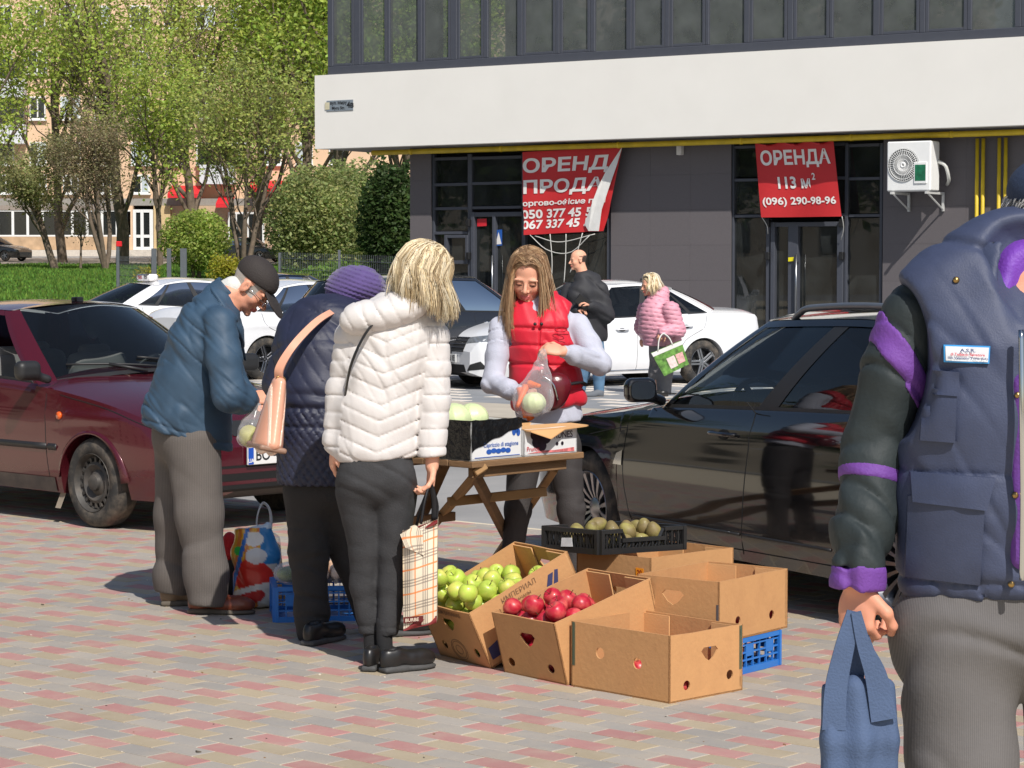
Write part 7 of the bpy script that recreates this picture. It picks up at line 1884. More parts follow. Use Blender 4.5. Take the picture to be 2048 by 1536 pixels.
def pcrate(label, C, a, b, la, lb, h, m, lattice='grid', dip=False, name='plastic_crate', group='plastic crates', cell=.045):
    """open plastic crate of ribs; visible bottom corner C"""
    t = thing(name, label, 'crate', tuple(C), group=group); a, b = nn(a), nn(b)
    def wall(O, U, N, L, dp):
        w = MB(); ax = (U, N, EZ); th = .004
        top_ = lambda x: h * (1 - (.38 if dp and .25 * L < x < .75 * L else 0))
        w.box(O + U * L / 2 + EZ * .012, (L / 2, .009, .012), ax)
        if dp:
            for x0, x1 in ((0, L * .25), (L * .75, L)): w.box(O + U * (x0 + x1) / 2 + EZ * (h - .008), ((x1 - x0) / 2, .010, .008), ax)
            w.box(O + U * L / 2 + EZ * (h * .62 - .008), (L * .25, .010, .008), ax)
            for x0, x1 in ((.25, .30), (.75, .70)): w.tube([O + U * L * x0 + EZ * (h - .008), O + U * L * x1 + EZ * (h * .62 - .008)], .009, 4)
        else: w.box(O + U * L / 2 + EZ * (h - .009), (L / 2, .011, .009), ax)
        for x in (.006, L - .006): w.box(O + U * x + EZ * h / 2, (.007, .013, h / 2 - .001), ax)
        n = max(2, int(L / cell))
        for i in range(1, n):
            x = L * i / n; w.box(O + U * x + EZ * (top_(x) / 2), (.003, th, top_(x) / 2 - .004), ax)
        if lattice == 'grid':
            for z in np.linspace(.05, h - .03, max(2, int(h / .04))): w.box(O + U * L / 2 + EZ * z, (L / 2 - .008, th * .9, .003), ax)
            for i in range(1, n, 3): w.box(O + U * (L * (i + .5) / n) + EZ * h * .62, (L / n * .55, th * .8, h * .16), ax)
        else:
            for i in range(n * 2):
                x = L * i / n / 2; z1 = top_(x + L / n / 2) - .012
                if x + L / n / 2 < L:
                    w.tube([O + U * x + EZ * .02, O + U * (x + L / n / 2) + EZ * z1], .0028, 4); w.tube([O + U * (x + L / n / 2) + EZ * .02, O + U * x + EZ * z1], .0028, 4)
        part(t, 'side_wall', w.V, w.F, m)
    wall(C, a, -b, la, False); wall(C, b, -a, lb, dip); wall(C + b * lb, a, b, la, False); wall(C + a * la, b, a, lb, dip)
    fl = MB(); fl.box(C + a * la / 2 + b * lb / 2 + EZ * .006, (la / 2 - .01, lb / 2 - .01, .004), (a, b, EZ)); part(t, 'base', fl.V, fl.F, m)
    return t
M_blue = mat('blue_plastic', S(44, 116, 196), .4, var=.08); M_bpl = mat('black_crate_plastic', (.014, .014, .015), .4, var=.15)
C, a, b, la, lb, _ = RBX
pcrate('low blue plastic crate under the right carton', np.array([C[0], C[1], 0]) + a * .01 + b * .012, a, b, la - .02, lb - .06, .138, M_blue)
C, a, b, la, lb, _ = BBX
pcrate('blue plastic crate under the price tagged carton', np.array([C[0], C[1], 0]) + a * .01 + b * .01, a, b, la - .02, lb - .02, .138, M_blue)
for BX, tl, nm in ((RD, 15, 'red'), (GN, 25, 'green')):       # the crates that prop the tilted cartons up
    hb_ = .40 * math.sin(math.radians(tl)) - .004; b0 = nn(np.array([BX[2][0], BX[2][1], 0])); C = BX[0] + BX[1] * .03 + b0 * .40
    pcrate('low black crate propping up the %s apple carton' % nm, np.array([C[0], C[1], 0]), BX[1], b0, .32, .14, hb_, M_bpl)
CB = gr(1199, 1111, .385) + EZ * .002; ab, bb = nn(np.array([-.70, .55, 0])), nn(np.array([.80, .42, 0]))
bcr = pcrate('shallow black slatted crate of brown fruit on the back carton', CB, ab, bb, .28, .40, .10, M_bpl, 'diag', True, cell=.03)
W, F = plate([(0, 0), (.06, .004), (.055, .04), (.004, .036)], [], .001, CB + ab * .18 - bb * .014 + EZ * .022, -ab, EZ, -bb); part(bcr, 'white_label', W, F, mat('label_white', S(206, 206, 208), .6, var=.2, vs=30))
# fruit: one shape, many single things
def applemesh(name, m, r=.04, dim=.30, n=14):
    prof = [(0.0, .62), (.14, .68), (.34, .86), (.62, .88), (.88, .58), (1.0, .12), (.97, -.28), (.80, -.66), (.5, -.90), (.22, -.88), (0.0, -.78)]
    V, F = lathe([(max(x, 1e-4) * r, z * r * .95) for x, z in prof], n); V = np.array(V); V[:, :2] *= (1 + .04 * np.sin(3 * np.arctan2(V[:, 1], V[:, 0])))[:, None]
    return mesh(name, V, F, m, True)
def fruitmat(name, c1, c2, sc, rough=.28):
    m = mat(name, c1, rough, var=.1, vs=30, coat=.15, orand=.12)
    N = m.node_tree.nodes; L = m.node_tree.links; b_ = N['Principled BSDF']; src = b_.inputs['Base Color'].links[0].from_socket
    tc = N.new('ShaderNodeTexCoord'); oi = N.new('ShaderNodeObjectInfo'); ad = N.new('ShaderNodeVectorMath'); ad.operation = 'MULTIPLY_ADD'; ad.inputs[1].default_value = (1, 1, 1)
    cb = N.new('ShaderNodeCombineXYZ'); L.new(oi.outputs['Random'], cb.inputs[0]); L.new(tc.outputs['Object'], ad.inputs[0]); L.new(cb.outputs[0], ad.inputs[2])
    no = N.new('ShaderNodeTexNoise'); no.inputs['Scale'].default_value = sc; L.new(ad.outputs[0], no.inputs['Vector']); r_ = N.new('ShaderNodeMapRange'); r_.inputs[1].default_value = .45; r_.inputs[2].default_value = .7; L.new(no.outputs['Fac'], r_.inputs[0])
    mx = N.new('ShaderNodeMix'); mx.data_type = 'RGBA'; L.new(r_.outputs[0], mx.inputs['Factor']); L.new(src, mx.inputs['A']); mx.inputs['B'].default_value = (*c2, 1); L.new(mx.outputs['Result'], b_.inputs['Base Color']); return m
M_ga = fruitmat('green_apple', S(176, 196, 78), S(212, 206, 104), 22, .38); M_ra = fruitmat('red_apple', S(180, 32, 52), S(214, 96, 88), 24, .38); M_pear = fruitmat('brown_fruit_skin', S(122, 106, 66), S(158, 150, 82), 20, .6)
AG, AR = applemesh('apple', M_ga, .039), applemesh('apple', M_ra, .038)
M_stem = mat('apple_stem', S(84, 60, 36), .8)
sv_, sf_ = tube([(0, 0, .022), (.002, 0, .036), (.005, .001, .048)], [.0018, .0014, .0018], 5); STEM = mesh('stem', sv_, sf_, M_stem, True)
def heap(BX, n, r, me, name, label, cat, group, seed, ymax=1.0, ymin=0.0, tries=50, stem=True, zcap=None, sc=1.0):
    """drops n fruit one by one to the lowest free place inside the box"""
    R3 = random.Random(seed); O, U, L, wu, wl, up = BX; pos = []
    for i in range(n):
        best = None
        for k in range(tries):
            x = R3.uniform(r + .008, wu - r - .008); y = R3.uniform(ymin * wl + r + .008, ymax * wl - r - .008); lo = r + .008
            for q in pos:
                d2 = (x - q[0]) ** 2 + (y - q[1]) ** 2
                if d2 < (1.94 * r) ** 2: lo = max(lo, q[2] + math.sqrt((1.94 * r) ** 2 - d2))
            P = O + U * x + L * y + up * lo
            if best is None or P[2] < best[0]: best = (P[2], (x, y, lo), P)
        pos.append(best[1]); P = best[2]
        if zcap and best[1][2] > zcap: continue
        o = put(name, me, None, tuple(P)); o.rotation_euler = (R3.uniform(-.9, .9), R3.uniform(-.9, .9), R3.uniform(0, 6.28)); s_ = R3.uniform(.92, 1.06) * sc; o.scale = (s_, s_, s_ * R3.uniform(.94, 1.04)); tag(o, label, cat, group)
        if stem: put('stem', STEM, o)
heap(GN, 78, .038, AG, 'apple', 'green apple heaped in the tilted carton beside the checked bag', 'apple', 'green apples', 3, ymax=.86)
heap(RD, 66, .037, AR, 'apple', 'red apple heaped in the tilted carton', 'apple', 'red apples in the tilted carton', 4, ymax=.84)
heap(FBX, 17, .037, AR, 'apple', 'red apple seen through the holes of the front carton', 'apple', 'red apples in the front carton', 5)
heap(RBX, 16, .037, AR, 'apple', 'red apple seen through the holes of the carton on the blue crate', 'apple', 'red apples in the right carton', 6)
f = Fld(.02); f.ell((0, 0, 0), (.031, .031, .036)); f.cap((0, 0, .01), (.004, 0, .030), .022, .016); V, F = f.net(.007); PM = mesh('fruit', V, F, M_pear, True)
heap((CB, ab, bb, .28, .40, EZ), 24, .032, PM, 'fruit', 'brown green fruit in the shallow black crate', 'fruit', 'brown fruit', 7, stem=False)
# folding table
NCn = gr(946, 924, .72); TR = gr(1169, 904, .72); tu = nn(TR - NCn); tl_ = np.linalg.norm(TR - NCn) ; tv = np.array([-tu[1], tu[0], 0]); TD = .74
M_wood = mat('weathered_wood', S(128, 98, 68), .8, var=.25, vs=5, bump=.3, bs=40, stretch=(1, 1, 6)); M_wood2 = mat('lit_wood', S(158, 122, 80), .8, var=.25, vs=5, bump=.3, bs=40)  # second wood is the paler copy, sunlight put into its colour
tb_ = thing('folding_table', 'weathered wooden folding table behind the cartons', 'table', (*(NCn + tu * .35 + tv * .35)[:2], 0))
nb = 5
for i in range(nb):
    w_ = TD / nb; b_ = MB(); b_.box(NCn + tu * tl_ / 2 + tv * (w_ * (i + .5)) - EZ * .014 + EZ * (.001 * (i % 2)), (tl_ / 2, w_ / 2 - .002, .014), (tu, tv, EZ), bev=.003); b_.to(tb_, 'plank', M_wood, world=True)
ap_ = MB(); ap_.box(NCn + tu * tl_ * .47 + tv * .05 - EZ * .052, (tl_ * .42, .014, .022), (tu, tv, EZ), bev=.002); ap_.to(tb_, 'apron', M_wood, world=True)
ap_ = MB(); ap_.box(NCn + tu * tl_ * .47 + tv * (TD - .05) - EZ * .052, (tl_ * .42, .014, .022), (tu, tv, EZ), bev=.002); ap_.to(tb_, 'apron', M_wood, world=True)
def beam(p, q, w, th, m, name, n=None):
    d = nn(q - p); n = tv if n is None else n; n = nn(n - d * (n @ d)); s_ = np.cross(d, n); b_ = MB(); b_.box((p + q) / 2, (np.linalg.norm(q - p) / 2, w / 2, th / 2), (d, s_, n), bev=.003); return b_.to(tb_, name, m, world=True)
P_ = lambda x, y, z: NCn + tu * x + tv * y + EZ * (z - .72)
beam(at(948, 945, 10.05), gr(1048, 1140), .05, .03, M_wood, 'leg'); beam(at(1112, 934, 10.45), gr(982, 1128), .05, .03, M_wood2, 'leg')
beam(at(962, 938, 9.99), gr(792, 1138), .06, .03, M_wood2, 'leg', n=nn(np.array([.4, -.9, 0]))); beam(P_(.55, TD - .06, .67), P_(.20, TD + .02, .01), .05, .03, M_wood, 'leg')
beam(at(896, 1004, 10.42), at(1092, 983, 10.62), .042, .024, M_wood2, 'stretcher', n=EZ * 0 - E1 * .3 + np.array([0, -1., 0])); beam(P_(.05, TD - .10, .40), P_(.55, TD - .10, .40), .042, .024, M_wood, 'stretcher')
# boxes on the table
M_wb = mat('white_carton', S(226, 226, 226), .6, var=.04); M_film = mat('black_film', (.010, .010, .011), .22, var=.3, vs=20, bump=.9, bs=38); M_bpr = mat('blue_print', S(40, 88, 172), .6)
def tbox(label, x0, x1, y0, y1, h, m, cat='carton'):
    C = P_(x0, y0, .722); return carton(label, C, tu, tv, EZ, x1 - x0, y1 - y0, h, {}, 'cartons on the table', m), C
c1, C1 = tbox('white carton of cabbages half covered in black film on the table', .005, .325, .015, .43, .165, M_wb)
n_ = 16; e1_ = .32
G = np.zeros((n_, n_, 3))
for i, x in enumerate(np.linspace(0, e1_, n_)):
    lo = .035 + .10 * (x / e1_) ** .8 + .004 * math.sin(x * 60)
    for j, z in enumerate(np.linspace(lo, .172, n_)): G[i, j] = C1 + tu * x - tv * (.004 + .003 * math.sin(x * 90 + z * 50) * (1 if 0 < j < n_ - 1 else 0)) + EZ * z
V, F = gridmesh(G); part(c1, 'film', V, F, M_film, True)
for i, y in enumerate(np.linspace(0, .415, n_)):
    for j, z in enumerate(np.linspace(.002, .172, n_)): G[i, j] = C1 - tu * (.004 + .003 * math.sin(y * 80 + z * 60)) + tv * y + EZ * z
V, F = gridmesh(G); part(c1, 'film', V, F, M_film, True)
for i, x in enumerate(np.linspace(0, e1_, n_)):
    for j, q in enumerate(np.linspace(0, 1, n_)): G[i, j] = C1 + tu * x + tv * (-.004 + .05 * q) + EZ * (.172 - .05 * q ** 2 + .003 * math.sin(x * 70))
V, F = gridmesh(G); part(c1, 'film', V, F, M_film, True)
lettering(c1, 'Capriccio di stagione', C1 + tu * .185 - tv * .001 + EZ * .062, tu, EZ, .026, M_bpr, .0003, .001)
for k in range(5):
    W, F = plate(circ(.11 + k * .03, .034 + .003 * (k % 2), .017, .011), [], .001, C1 - tv * .002, tu, EZ, -tv); part(c1, 'olive_print', W, F, M_bpr)
for k, (x, z) in enumerate(((.268, .112), (.285, .122), (.296, .108))):
    W, F = plate(circ(x, z, .012, .016), [], .001, C1 - tv * .002, tu, EZ, -tv); part(c1, 'olive_print', W, F, M_bpr)
W, F = plate([(.02, .010), (.305, .010), (.305, .013), (.02, .013)], [], .001, C1 - tv * .002, tu, EZ, -tv); part(c1, 'border_print', W, F, M_bpr)
c2, C2 = tbox('prune carton with a loose cardboard flap on the table', .335, .685, .01, .30, .118, M_wb)
M_prn = mat('prune_print', S(44, 30, 44), .5, var=.6, vs=40)
lettering(c2, 'PRUNES', C2 + tu * .245 - tv * .001 + EZ * .082, tu, EZ, .042, mat('prune_ink', S(60, 40, 60), .6), .0006, .001)
for x, z, r_ in ((.09, .06, .04), (.14, .075, .036), (.07, .09, .03), (.115, .04, .03)):
    W, F = plate(circ(x, z, r_, r_ * .75), [], .0006, C2 - tv * (.001 + .0006 * r_ / .04), tu, EZ, -tv); part(c2, 'prune_print', W, F, M_prn)
for x in (.215, .25):
    W, F = plate(circ(x, .045, .009, .009, 8), [], .001, C2 - tv * .002, tu, EZ, -tv); part(c2, 'dot_print', W, F, M_prn)
W, F = plate([(.02, .012), (.33, .006), (.33, .024), (.2, .018), (.12, .02)], [], .001, C2 - tv * .0022, tu, EZ, -tv); part(c2, 'red_print', W, F, mat('pale_red_print', S(214, 120, 120), .6, var=.5, vs=50))
lettering(c2, 'Prunus', C2 + tu * .055 - tv * .002 + EZ * .03, tu, EZ, .03, MATS['patch_red'], .0, .0012)
# torn flap
fp_ = [P_(.335, .06, .845), P_(.335, -.03, .835), P_(.44, -.055, .80), P_(.56, -.03, .835), P_(.70, -.035, .842), P_(.735, -.015, .842), P_(.70, .06, .85), P_(.52, .12, .848)]
V = fp_ + [q - EZ * .005 for q in fp_]; k_ = len(fp_)
part(c2, 'torn_flap', V, [tuple(range(k_)), tuple(range(2 * k_ - 1, k_ - 1, -1))] + [(i, (i + 1) % k_, (i + 1) % k_ + k_, i + k_) for i in range(k_)], M_kraft2)
# cabbages
M_cab = mat('cabbage', S(206, 218, 166), .45, var=.12, vs=14, bump=.25, bs=30, coat=.1)
def cabbage(label, c, r, seed, name='cabbage'):
    f = Fld(.02); f.ell((0, 0, 0), (r, r, r * .92))
    f.post = lambda X, d: d + .004 * np.abs(np.sin(np.arctan2(X[:, 1], X[:, 0]) * 5 + X[:, 2] * 14 + seed)) ** .5 + .004 * wob(X, 40, seed)
    V, F = f.net(.006, .01); o = put(name, mesh(name, V, F, M_cab, True), None, tuple(c)); return tag(o, label, 'cabbage', 'cabbages')
cabbage('pale cabbage nearest the white jacket in the film covered carton', at(908, 838, 10.12), .078, 1); cabbage('larger pale cabbage beside the first in the film covered carton', at(945, 836, 10.2), .074, 2)
cabbage('hidden cabbage at the back of the film covered carton', P_(.15, .30, .80), .07, 3)
# clear bag in the girl's hands with carrots and a small cabbage
M_film2 = bpy.data.materials.new('clear_film'); M_film2.use_nodes = True; N = M_film2.node_tree.nodes; L = M_film2.node_tree.links
tp_ = N.new('ShaderNodeBsdfTransparent'); pb = N['Principled BSDF']; pb.inputs['Base Color'].default_value = (.82, .8, .84, 1); pb.inputs['Roughness'].default_value = .18; pb.inputs['Specular IOR Level'].default_value = .8
ms = N.new('ShaderNodeMixShader'); ms.inputs[0].default_value = .30; L.new(tp_.outputs[0], ms.inputs[1]); L.new(pb.outputs[0], ms.inputs[2])
lw = N.new('ShaderNodeLayerWeight'); lw.inputs[0].default_value = .35; mr = N.new('ShaderNodeMapRange'); mr.inputs[3].default_value = .14; mr.inputs[4].default_value = .62; L.new(lw.outputs['Facing'], mr.inputs[0]); L.new(mr.outputs[0], ms.inputs[0])
L.new(ms.outputs[0], N['Material Output'].inputs['Surface'])
YB = 10.66
bg_ = thing('plastic_bag', 'clear plastic bag with carrots and cabbage in the hands of the girl', 'plastic bag', tuple(at(1065, 835, YB)))
f = Fld(.03); f.tor(at(1088, 700, YB), at(1078, 760, YB), (.018, .016), (.055, .045), (1, 0, 0)); f.tor(at(1078, 760, YB), at(1066, 800, YB), (.055, .045), (.085, .06), (1, 0, 0)); f.ell(at(1066, 800, YB), (.092, .07, .075)); f.cap(at(1052, 790, YB), at(1044, 815, YB), .05, .03)
f.post = lambda X, d: d + .004 * folds(X, (1, .4, .3), 120, 121) + .003 * folds(X, (.3, .2, 1), 90, 122)
V, F = f.net(.0065, .012); part(bg_, 'film', V, F, M_film2, True)
cabbage('small cabbage inside the clear plastic bag', at(1068, 806, YB - .005), .058, 7)
M_car = mat('carrot', S(238, 112, 40), .5, var=.1, vs=30, bump=.3, bs=60)
for k, (a_, b_) in enumerate((((1040, 775), (1050, 836)), ((1052, 772), (1034, 815)), ((1062, 838), (1040, 800)), ((1058, 768), (1080, 772)))):
    V, F = tube(np.linspace(at(*a_, YB + .03), at(*b_, YB - .02 * (k % 2)), 8), np.linspace(.019, .008, 8), 10); o = put('carrot', mesh('carrot', V, F, M_car, True)); tag(o, 'orange carrot inside the clear plastic bag', 'carrot', 'carrots in the clear bag')
# bag hanging from the stooping man's hand
b1 = thing('plastic_bag', 'knotted pale plastic bag held by the stooping man', 'plastic bag', tuple(at(498, 890, 10.35)))
f = Fld(.03); f.tor(at(516, 812, 10.36), at(506, 845, 10.36), (.015, .015), (.045, .05), (1, 0, 0)); f.ell(at(500, 868, 10.36), (.062, .07, .066)); f.post = lambda X, d: d + .005 * folds(X, (1, .4, .4), 90, 131)
V, F = f.net(.007, .01); part(b1, 'film', V, F, M_film2, True); f = Fld(.02); f.ell(at(498, 872, 10.36), (.047, .05, .05)); V, F = f.net(.01); part(b1, 'contents', V, F, mat('yellow_green_contents', S(190, 186, 110), .6, var=.3, vs=18), True)
# peach handbag of the woman in navy
M_pch = mat('peach_leather', S(226, 166, 138), .28, var=.08, vs=10, coat=.3); M_pch2 = mat('pale_peach_leather', S(240, 206, 186), .28, var=.05, coat=.3); M_tau = mat('taupe_base', S(150, 118, 100), .5)
hb2 = thing('handbag', 'glossy peach shoulder bag with pale stripes', 'handbag', tuple(at(545, 905, 9.5)))
c_ = at(547, 822, 9.5); Rb = rotm(.0, .20, .35)
f = Fld(.02); f.tor(c_ + Rb @ np.array([0, 0, .115]), c_ - Rb @ np.array([0, 0, .13]), (.028, .05), (.058, .13), Rb @ np.array([1., 0, 0])); f.half(c_ - Rb @ np.array([0, 0, .155]), Rb @ np.array([0, 0, -1.]), .01); V, F = f.net(.007); part(hb2, 'pouch', V, F, M_pch, True)
for x in (-.35, .35):
    f2 = Fld(.01); f2.tor(c_ + Rb @ np.array([0, 0, .115]), c_ - Rb @ np.array([0, 0, .125]), (.030, .052), (.060, .132), Rb @ np.array([1., 0, 0])); pc_ = c_ + Rb @ np.array([x * .085, 0, 0]); nx = Rb @ np.array([1., 0, x * -.12]); f2.half(pc_ + nx * .006, nx, .003); f2.half(pc_ - nx * .006, -nx, .003); V, F = f2.net(.005); part(hb2, 'stripe', V, F, M_pch2, True)
f = Fld(.01); f.rbox(c_ - Rb @ np.array([0, 0, .15]), (.058, .12, .012), .01, Rb); V, F = f.net(.006); part(hb2, 'base', V, F, M_tau, True)
V, F = ribbon(spline([c_ + Rb @ np.array([0, 0, .12]), at(560, 735, 9.48), at(588, 690, 9.5), at(630, 646, 9.6), at(664, 624, 9.72), at(690, 616, 9.86)], 30), [.022, .016, .014, .012], (.75, -.3, -.6)); part(hb2, 'strap', V, F, M_pch, True, sharp=40)
b_ = MB(); b_.tube([c_ + Rb @ np.array([.02 * math.cos(q), -.02, .13 + .014 * math.sin(q)]) for q in np.linspace(0, 6.28, 14)], .003, 5); b_.to(hb2, 'buckle', mat('brass', S(170, 140, 90), .35, 1.0), True, True)
# checked carrier bag of the blonde woman
def plaid(name):
    m = mat(name, S(228, 214, 190), .6, var=.04); N = m.node_tree.nodes; L = m.node_tree.links; b_ = N['Principled BSDF']; out = b_.inputs['Base Color'].links[0].from_socket
    at_ = N.new('ShaderNodeAttribute'); at_.attribute_name = 'Col'; sx2 = N.new('ShaderNodeSeparateXYZ'); L.new(at_.outputs['Color'], sx2.inputs[0])
    def bandc(sock, per, lo, hi, col, fac, out):
        mu = N.new('ShaderNodeMath'); mu.operation = 'MULTIPLY'; mu.inputs[1].default_value = per; L.new(sock, mu.inputs[0]); fr = N.new('ShaderNodeMath'); fr.operation = 'FRACT'; L.new(mu.outputs[0], fr.inputs[0])
        g1 = N.new('ShaderNodeMath'); g1.operation = 'GREATER_THAN'; g1.inputs[1].default_value = lo; L.new(fr.outputs[0], g1.inputs[0]); g2 = N.new('ShaderNodeMath'); g2.operation = 'LESS_THAN'; g2.inputs[1].default_value = hi; L.new(fr.outputs[0], g2.inputs[0])
        mm = N.new('ShaderNodeMath'); mm.operation = 'MULTIPLY'; L.new(g1.outputs[0], mm.inputs[0]); L.new(g2.outputs[0], mm.inputs[1]); m2 = N.new('ShaderNodeMath'); m2.operation = 'MULTIPLY'; m2.inputs[1].default_value = fac; L.new(mm.outputs[0], m2.inputs[0])
        mx = N.new('ShaderNodeMix'); mx.data_type = 'RGBA'; L.new(m2.outputs[0], mx.inputs['Factor']); L.new(out, mx.inputs['A']); mx.inputs['B'].default_value = (*col, 1); return mx.outputs['Result']
    for ch, per in (('X', 1.9), ('Y', 4.2)):
        for lo, hi in ((.10, .16), (.22, .28), (.34, .40)): out = bandc(sx2.outputs[ch], per, lo, hi, S(120, 108, 100), .65, out)
        out = bandc(sx2.outputs[ch], per, .66, .73, S(226, 130, 60), .85, out)
    L.new(out, b_.inputs['Base Color']); return m
M_plaid = plaid('plaid_print'); M_brown = mat('maroon_band', S(122, 40, 40), .5, var=.08)
cb_ = thing('shopping_bag', 'cream checked carrier bag held by the blonde woman', 'shopping bag', tuple(at(840, 1258, 8.98)))
YC = 8.97
q = [at(806, 1060, YC), at(876, 1036, YC), at(874, 1242, YC), at(808, 1258, YC)]
def sheet(q, dy, n=16, bul=.03, sd=0):
    A_, B_ = np.meshgrid(np.linspace(0, 1, n), np.linspace(0, 1, n), indexing='ij'); a_ = A_[..., None]; b2 = B_[..., None]; G = (q[0] * (1 - a_) + q[1] * a_) * (1 - b2) + (q[3] * (1 - a_) + q[2] * a_) * b2
    G[..., 1] += dy * (1 + bul / abs(dy) * np.sin(A_ * math.pi) * np.sin(B_ * math.pi)) + .006 * np.sin(A_ * 9 + B_ * 4 + sd) * (B_ > .02); return G, A_, B_
for dy, sd in ((-.045, 0), (.045, 2)):
    G, A_, B_ = sheet(q, dy, sd=sd); V, F = gridmesh(G); part(cb_, 'panel', V, F, M_plaid, True, cols=np.c_[A_.ravel(), B_.ravel(), 0 * A_.ravel()])
def bridge(name, m, pts):
    P1_ = np.array([p_ + np.array([0, -.045, 0]) for p_ in pts]); P2_ = np.array([p_ + np.array([0, .045, 0]) for p_ in pts]); mid = (P1_ + P2_) / 2 + (0 if name != 'gusset' else 0); G = np.stack([P1_, mid, P2_], 1); V, F = gridmesh(G); nq = len(pts); part(cb_, name, V, F, m, True, cols=np.c_[np.repeat(np.linspace(0, 1, nq), 3) * 0 + np.tile([.0, .3, .6], nq), np.repeat(np.linspace(0, 1, nq), 3), np.zeros(3 * nq)])
ls_ = np.linspace(0, 1, 12)
bridge('gusset', M_plaid, [q[0] * (1 - s_) + q[3] * s_ for s_ in ls_]); bridge('gusset', M_plaid, [q[1] * (1 - s_) + q[2] * s_ for s_ in ls_]); bridge('bag_base', M_brown, [q[3] * (1 - s_) + q[2] * s_ for s_ in ls_])
lo_ = [q[3] * .93 + q[0] * .07, q[2] * .93 + q[1] * .07, q[2], q[3]]; G, A_, B_ = sheet(lo_, -.049, bul=.0); V, F = gridmesh(G); part(cb_, 'bottom_band', V, F, M_brown, True)
hi_ = [q[0], q[1], q[1] * .955 + q[2] * .045, q[0] * .955 + q[3] * .045]; G, A_, B_ = sheet(hi_, -.049, bul=.0); V, F = gridmesh(G); part(cb_, 'top_band', V, F, M_brown, True)
W, F = plate([(0, 0), (.075, .008), (.075, .03), (0, .024)], [], .001, at(807, 1247, YC - .062), np.array([1., 0, 0]), EZ, np.array([0, -1., 0])); pl2 = part(cb_, 'name_panel', W, F, mat('name_panel', S(96, 30, 30), .5))
lettering(cb_, 'BURBE', at(824, 1240, YC - .0635), np.array([.99, 0, .1]), EZ, .018, mat('cream_print', S(220, 200, 180), .6), .0004, .001)
W, F = plate([(-.01, 0), (.06, -.03), (.055, .06), (.03, .085), (-.03, .05)], [], .002, at(816, 1095, YC - .075), np.array([1., 0, 0]), EZ, np.array([0, -1., 0])); part(cb_, 'turned_corner', W, F, M_plaid, cols=np.tile(np.array([[0, .1, 0], [.8, 0, 0], [.8, .2, 0], [.5, .25, 0], [0, .2, 0]]), (2, 1)))
b_ = MB(); b_.tube(spline([at(842, 1048, YC - .04), at(850, 1000, YC - .03), at(860, 972, YC), at(868, 1000, YC + .02), at(868, 1042, YC + .03)], 20), .011, 8, flat=.5); b_.to(cb_, 'handle', M_blk, True, True)
b_ = MB(); b_.tube(spline([at(833, 1050, YC + .04), at(846, 1004, YC + .02), at(862, 976, YC + .015), at(874, 1008, YC + .04), at(872, 1042, YC + .04)], 20), .011, 8, flat=.5); b_.to(cb_, 'handle', M_blk, True, True)
# bright printed carrier bag on the ground, white bag inside, red net beside it
xb = thing('printed_bag', 'plump bright red, yellow and blue printed carrier bag on the ground', 'shopping bag', tuple(gr(508, 1214)))
YX = 10.62
f = Fld(.04); f.tor(at(510, 1190, YX), at(512, 1110, YX), (.10, .07), (.105, .075), (1, 0, 0)); f.tor(at(512, 1110, YX), at(508, 1060, YX), (.105, .075), (.085, .05), (1, 0, 0)); f.cap(at(478, 1050, YX), at(500, 1064, YX), .02, .04); f.half(at(510, 1213, YX), (0, 0, -1), .01); f.half(at(506, 1050, YX), (-.25, 0, 1), .01)
f.post = lambda X, d: d + .006 * folds(X, (1, .4, .3), 60, 141) + .003 * folds(X, (.4, .2, 1), 100, 142)
V, F = f.net(.0065, .012)
uv = np.array([px(P0) for P0 in V]); uu, vv = uv[:, 0], uv[:, 1]; wv = 6 * np.sin(vv * .08) + 5 * np.sin(uu * .11)
CC = np.tile(np.array(S(222, 170, 52)), (len(V), 1)); yel = np.sin(uu * .35 + vv * .05) > .3; CC[yel] = S(206, 120, 40)
CC[uu + wv * .5 > 520] = S(40, 120, 180); CC[(vv > 1128) & (uu > 515)] = S(206, 206, 200)
CC[((uu - 503) / 42) ** 2 + ((vv - 1150) / 34) ** 2 + wv * .02 < 1] = S(206, 52, 40); CC[((uu - 500) / 30) ** 2 + ((vv - 1190) / 16) ** 2 < 1] = S(196, 46, 40)
CC[np.abs(vv - 1178 - .002 * (uu - 490) ** 2 + .3 * (uu - 500)) < 6] = S(220, 216, 210); CC[((uu - 508) / 19) ** 2 + ((vv - 1078) / 15) ** 2 < 1] = S(226, 224, 220); CC[((uu - 512) / 22) ** 2 + ((vv - 1112) / 16) ** 2 < 1] = S(206, 206, 206); CC[((uu - 476) / 8) ** 2 + ((vv - 1102) / 9) ** 2 < 1] = S(50, 180, 70)
CC[np.abs(uu - 494 + (vv - 1060) * .25) < 4] = S(50, 110, 190); CC[(vv < 1056)] = S(190, 210, 226)
part(xb, 'bag', V, F, mat('printed_film', (0, 0, 0), .3, attr=True, var=.08, vs=20, coat=.2), True, cols=CC)
wb_ = thing('white_bag', 'white carrier bag with tall loop handles behind the printed bag', 'plastic bag', tuple(gr(545, 1205)))
f = Fld(.03); f.tor(at(535, 1190, 10.75), at(530, 1080, 10.75), (.08, .05), (.07, .04), (1, 0, 0)); f.half(at(530, 1206, 10.75), (0, 0, -1), .01); f.post = lambda X, d: d + .005 * folds(X, (1, .4, .3), 70, 151); V, F = f.net(.008, .01); part(wb_, 'bag', V, F, M_film2, True)
f = Fld(.03); f.tor(at(548, 1195, 10.76), at(542, 1095, 10.76), (.055, .035), (.045, .03), (1, 0, 0)); V, F = f.net(.01); part(wb_, 'contents', V, F, mat('bag_contents', S(206, 168, 100), .6, var=.3, vs=12), True)
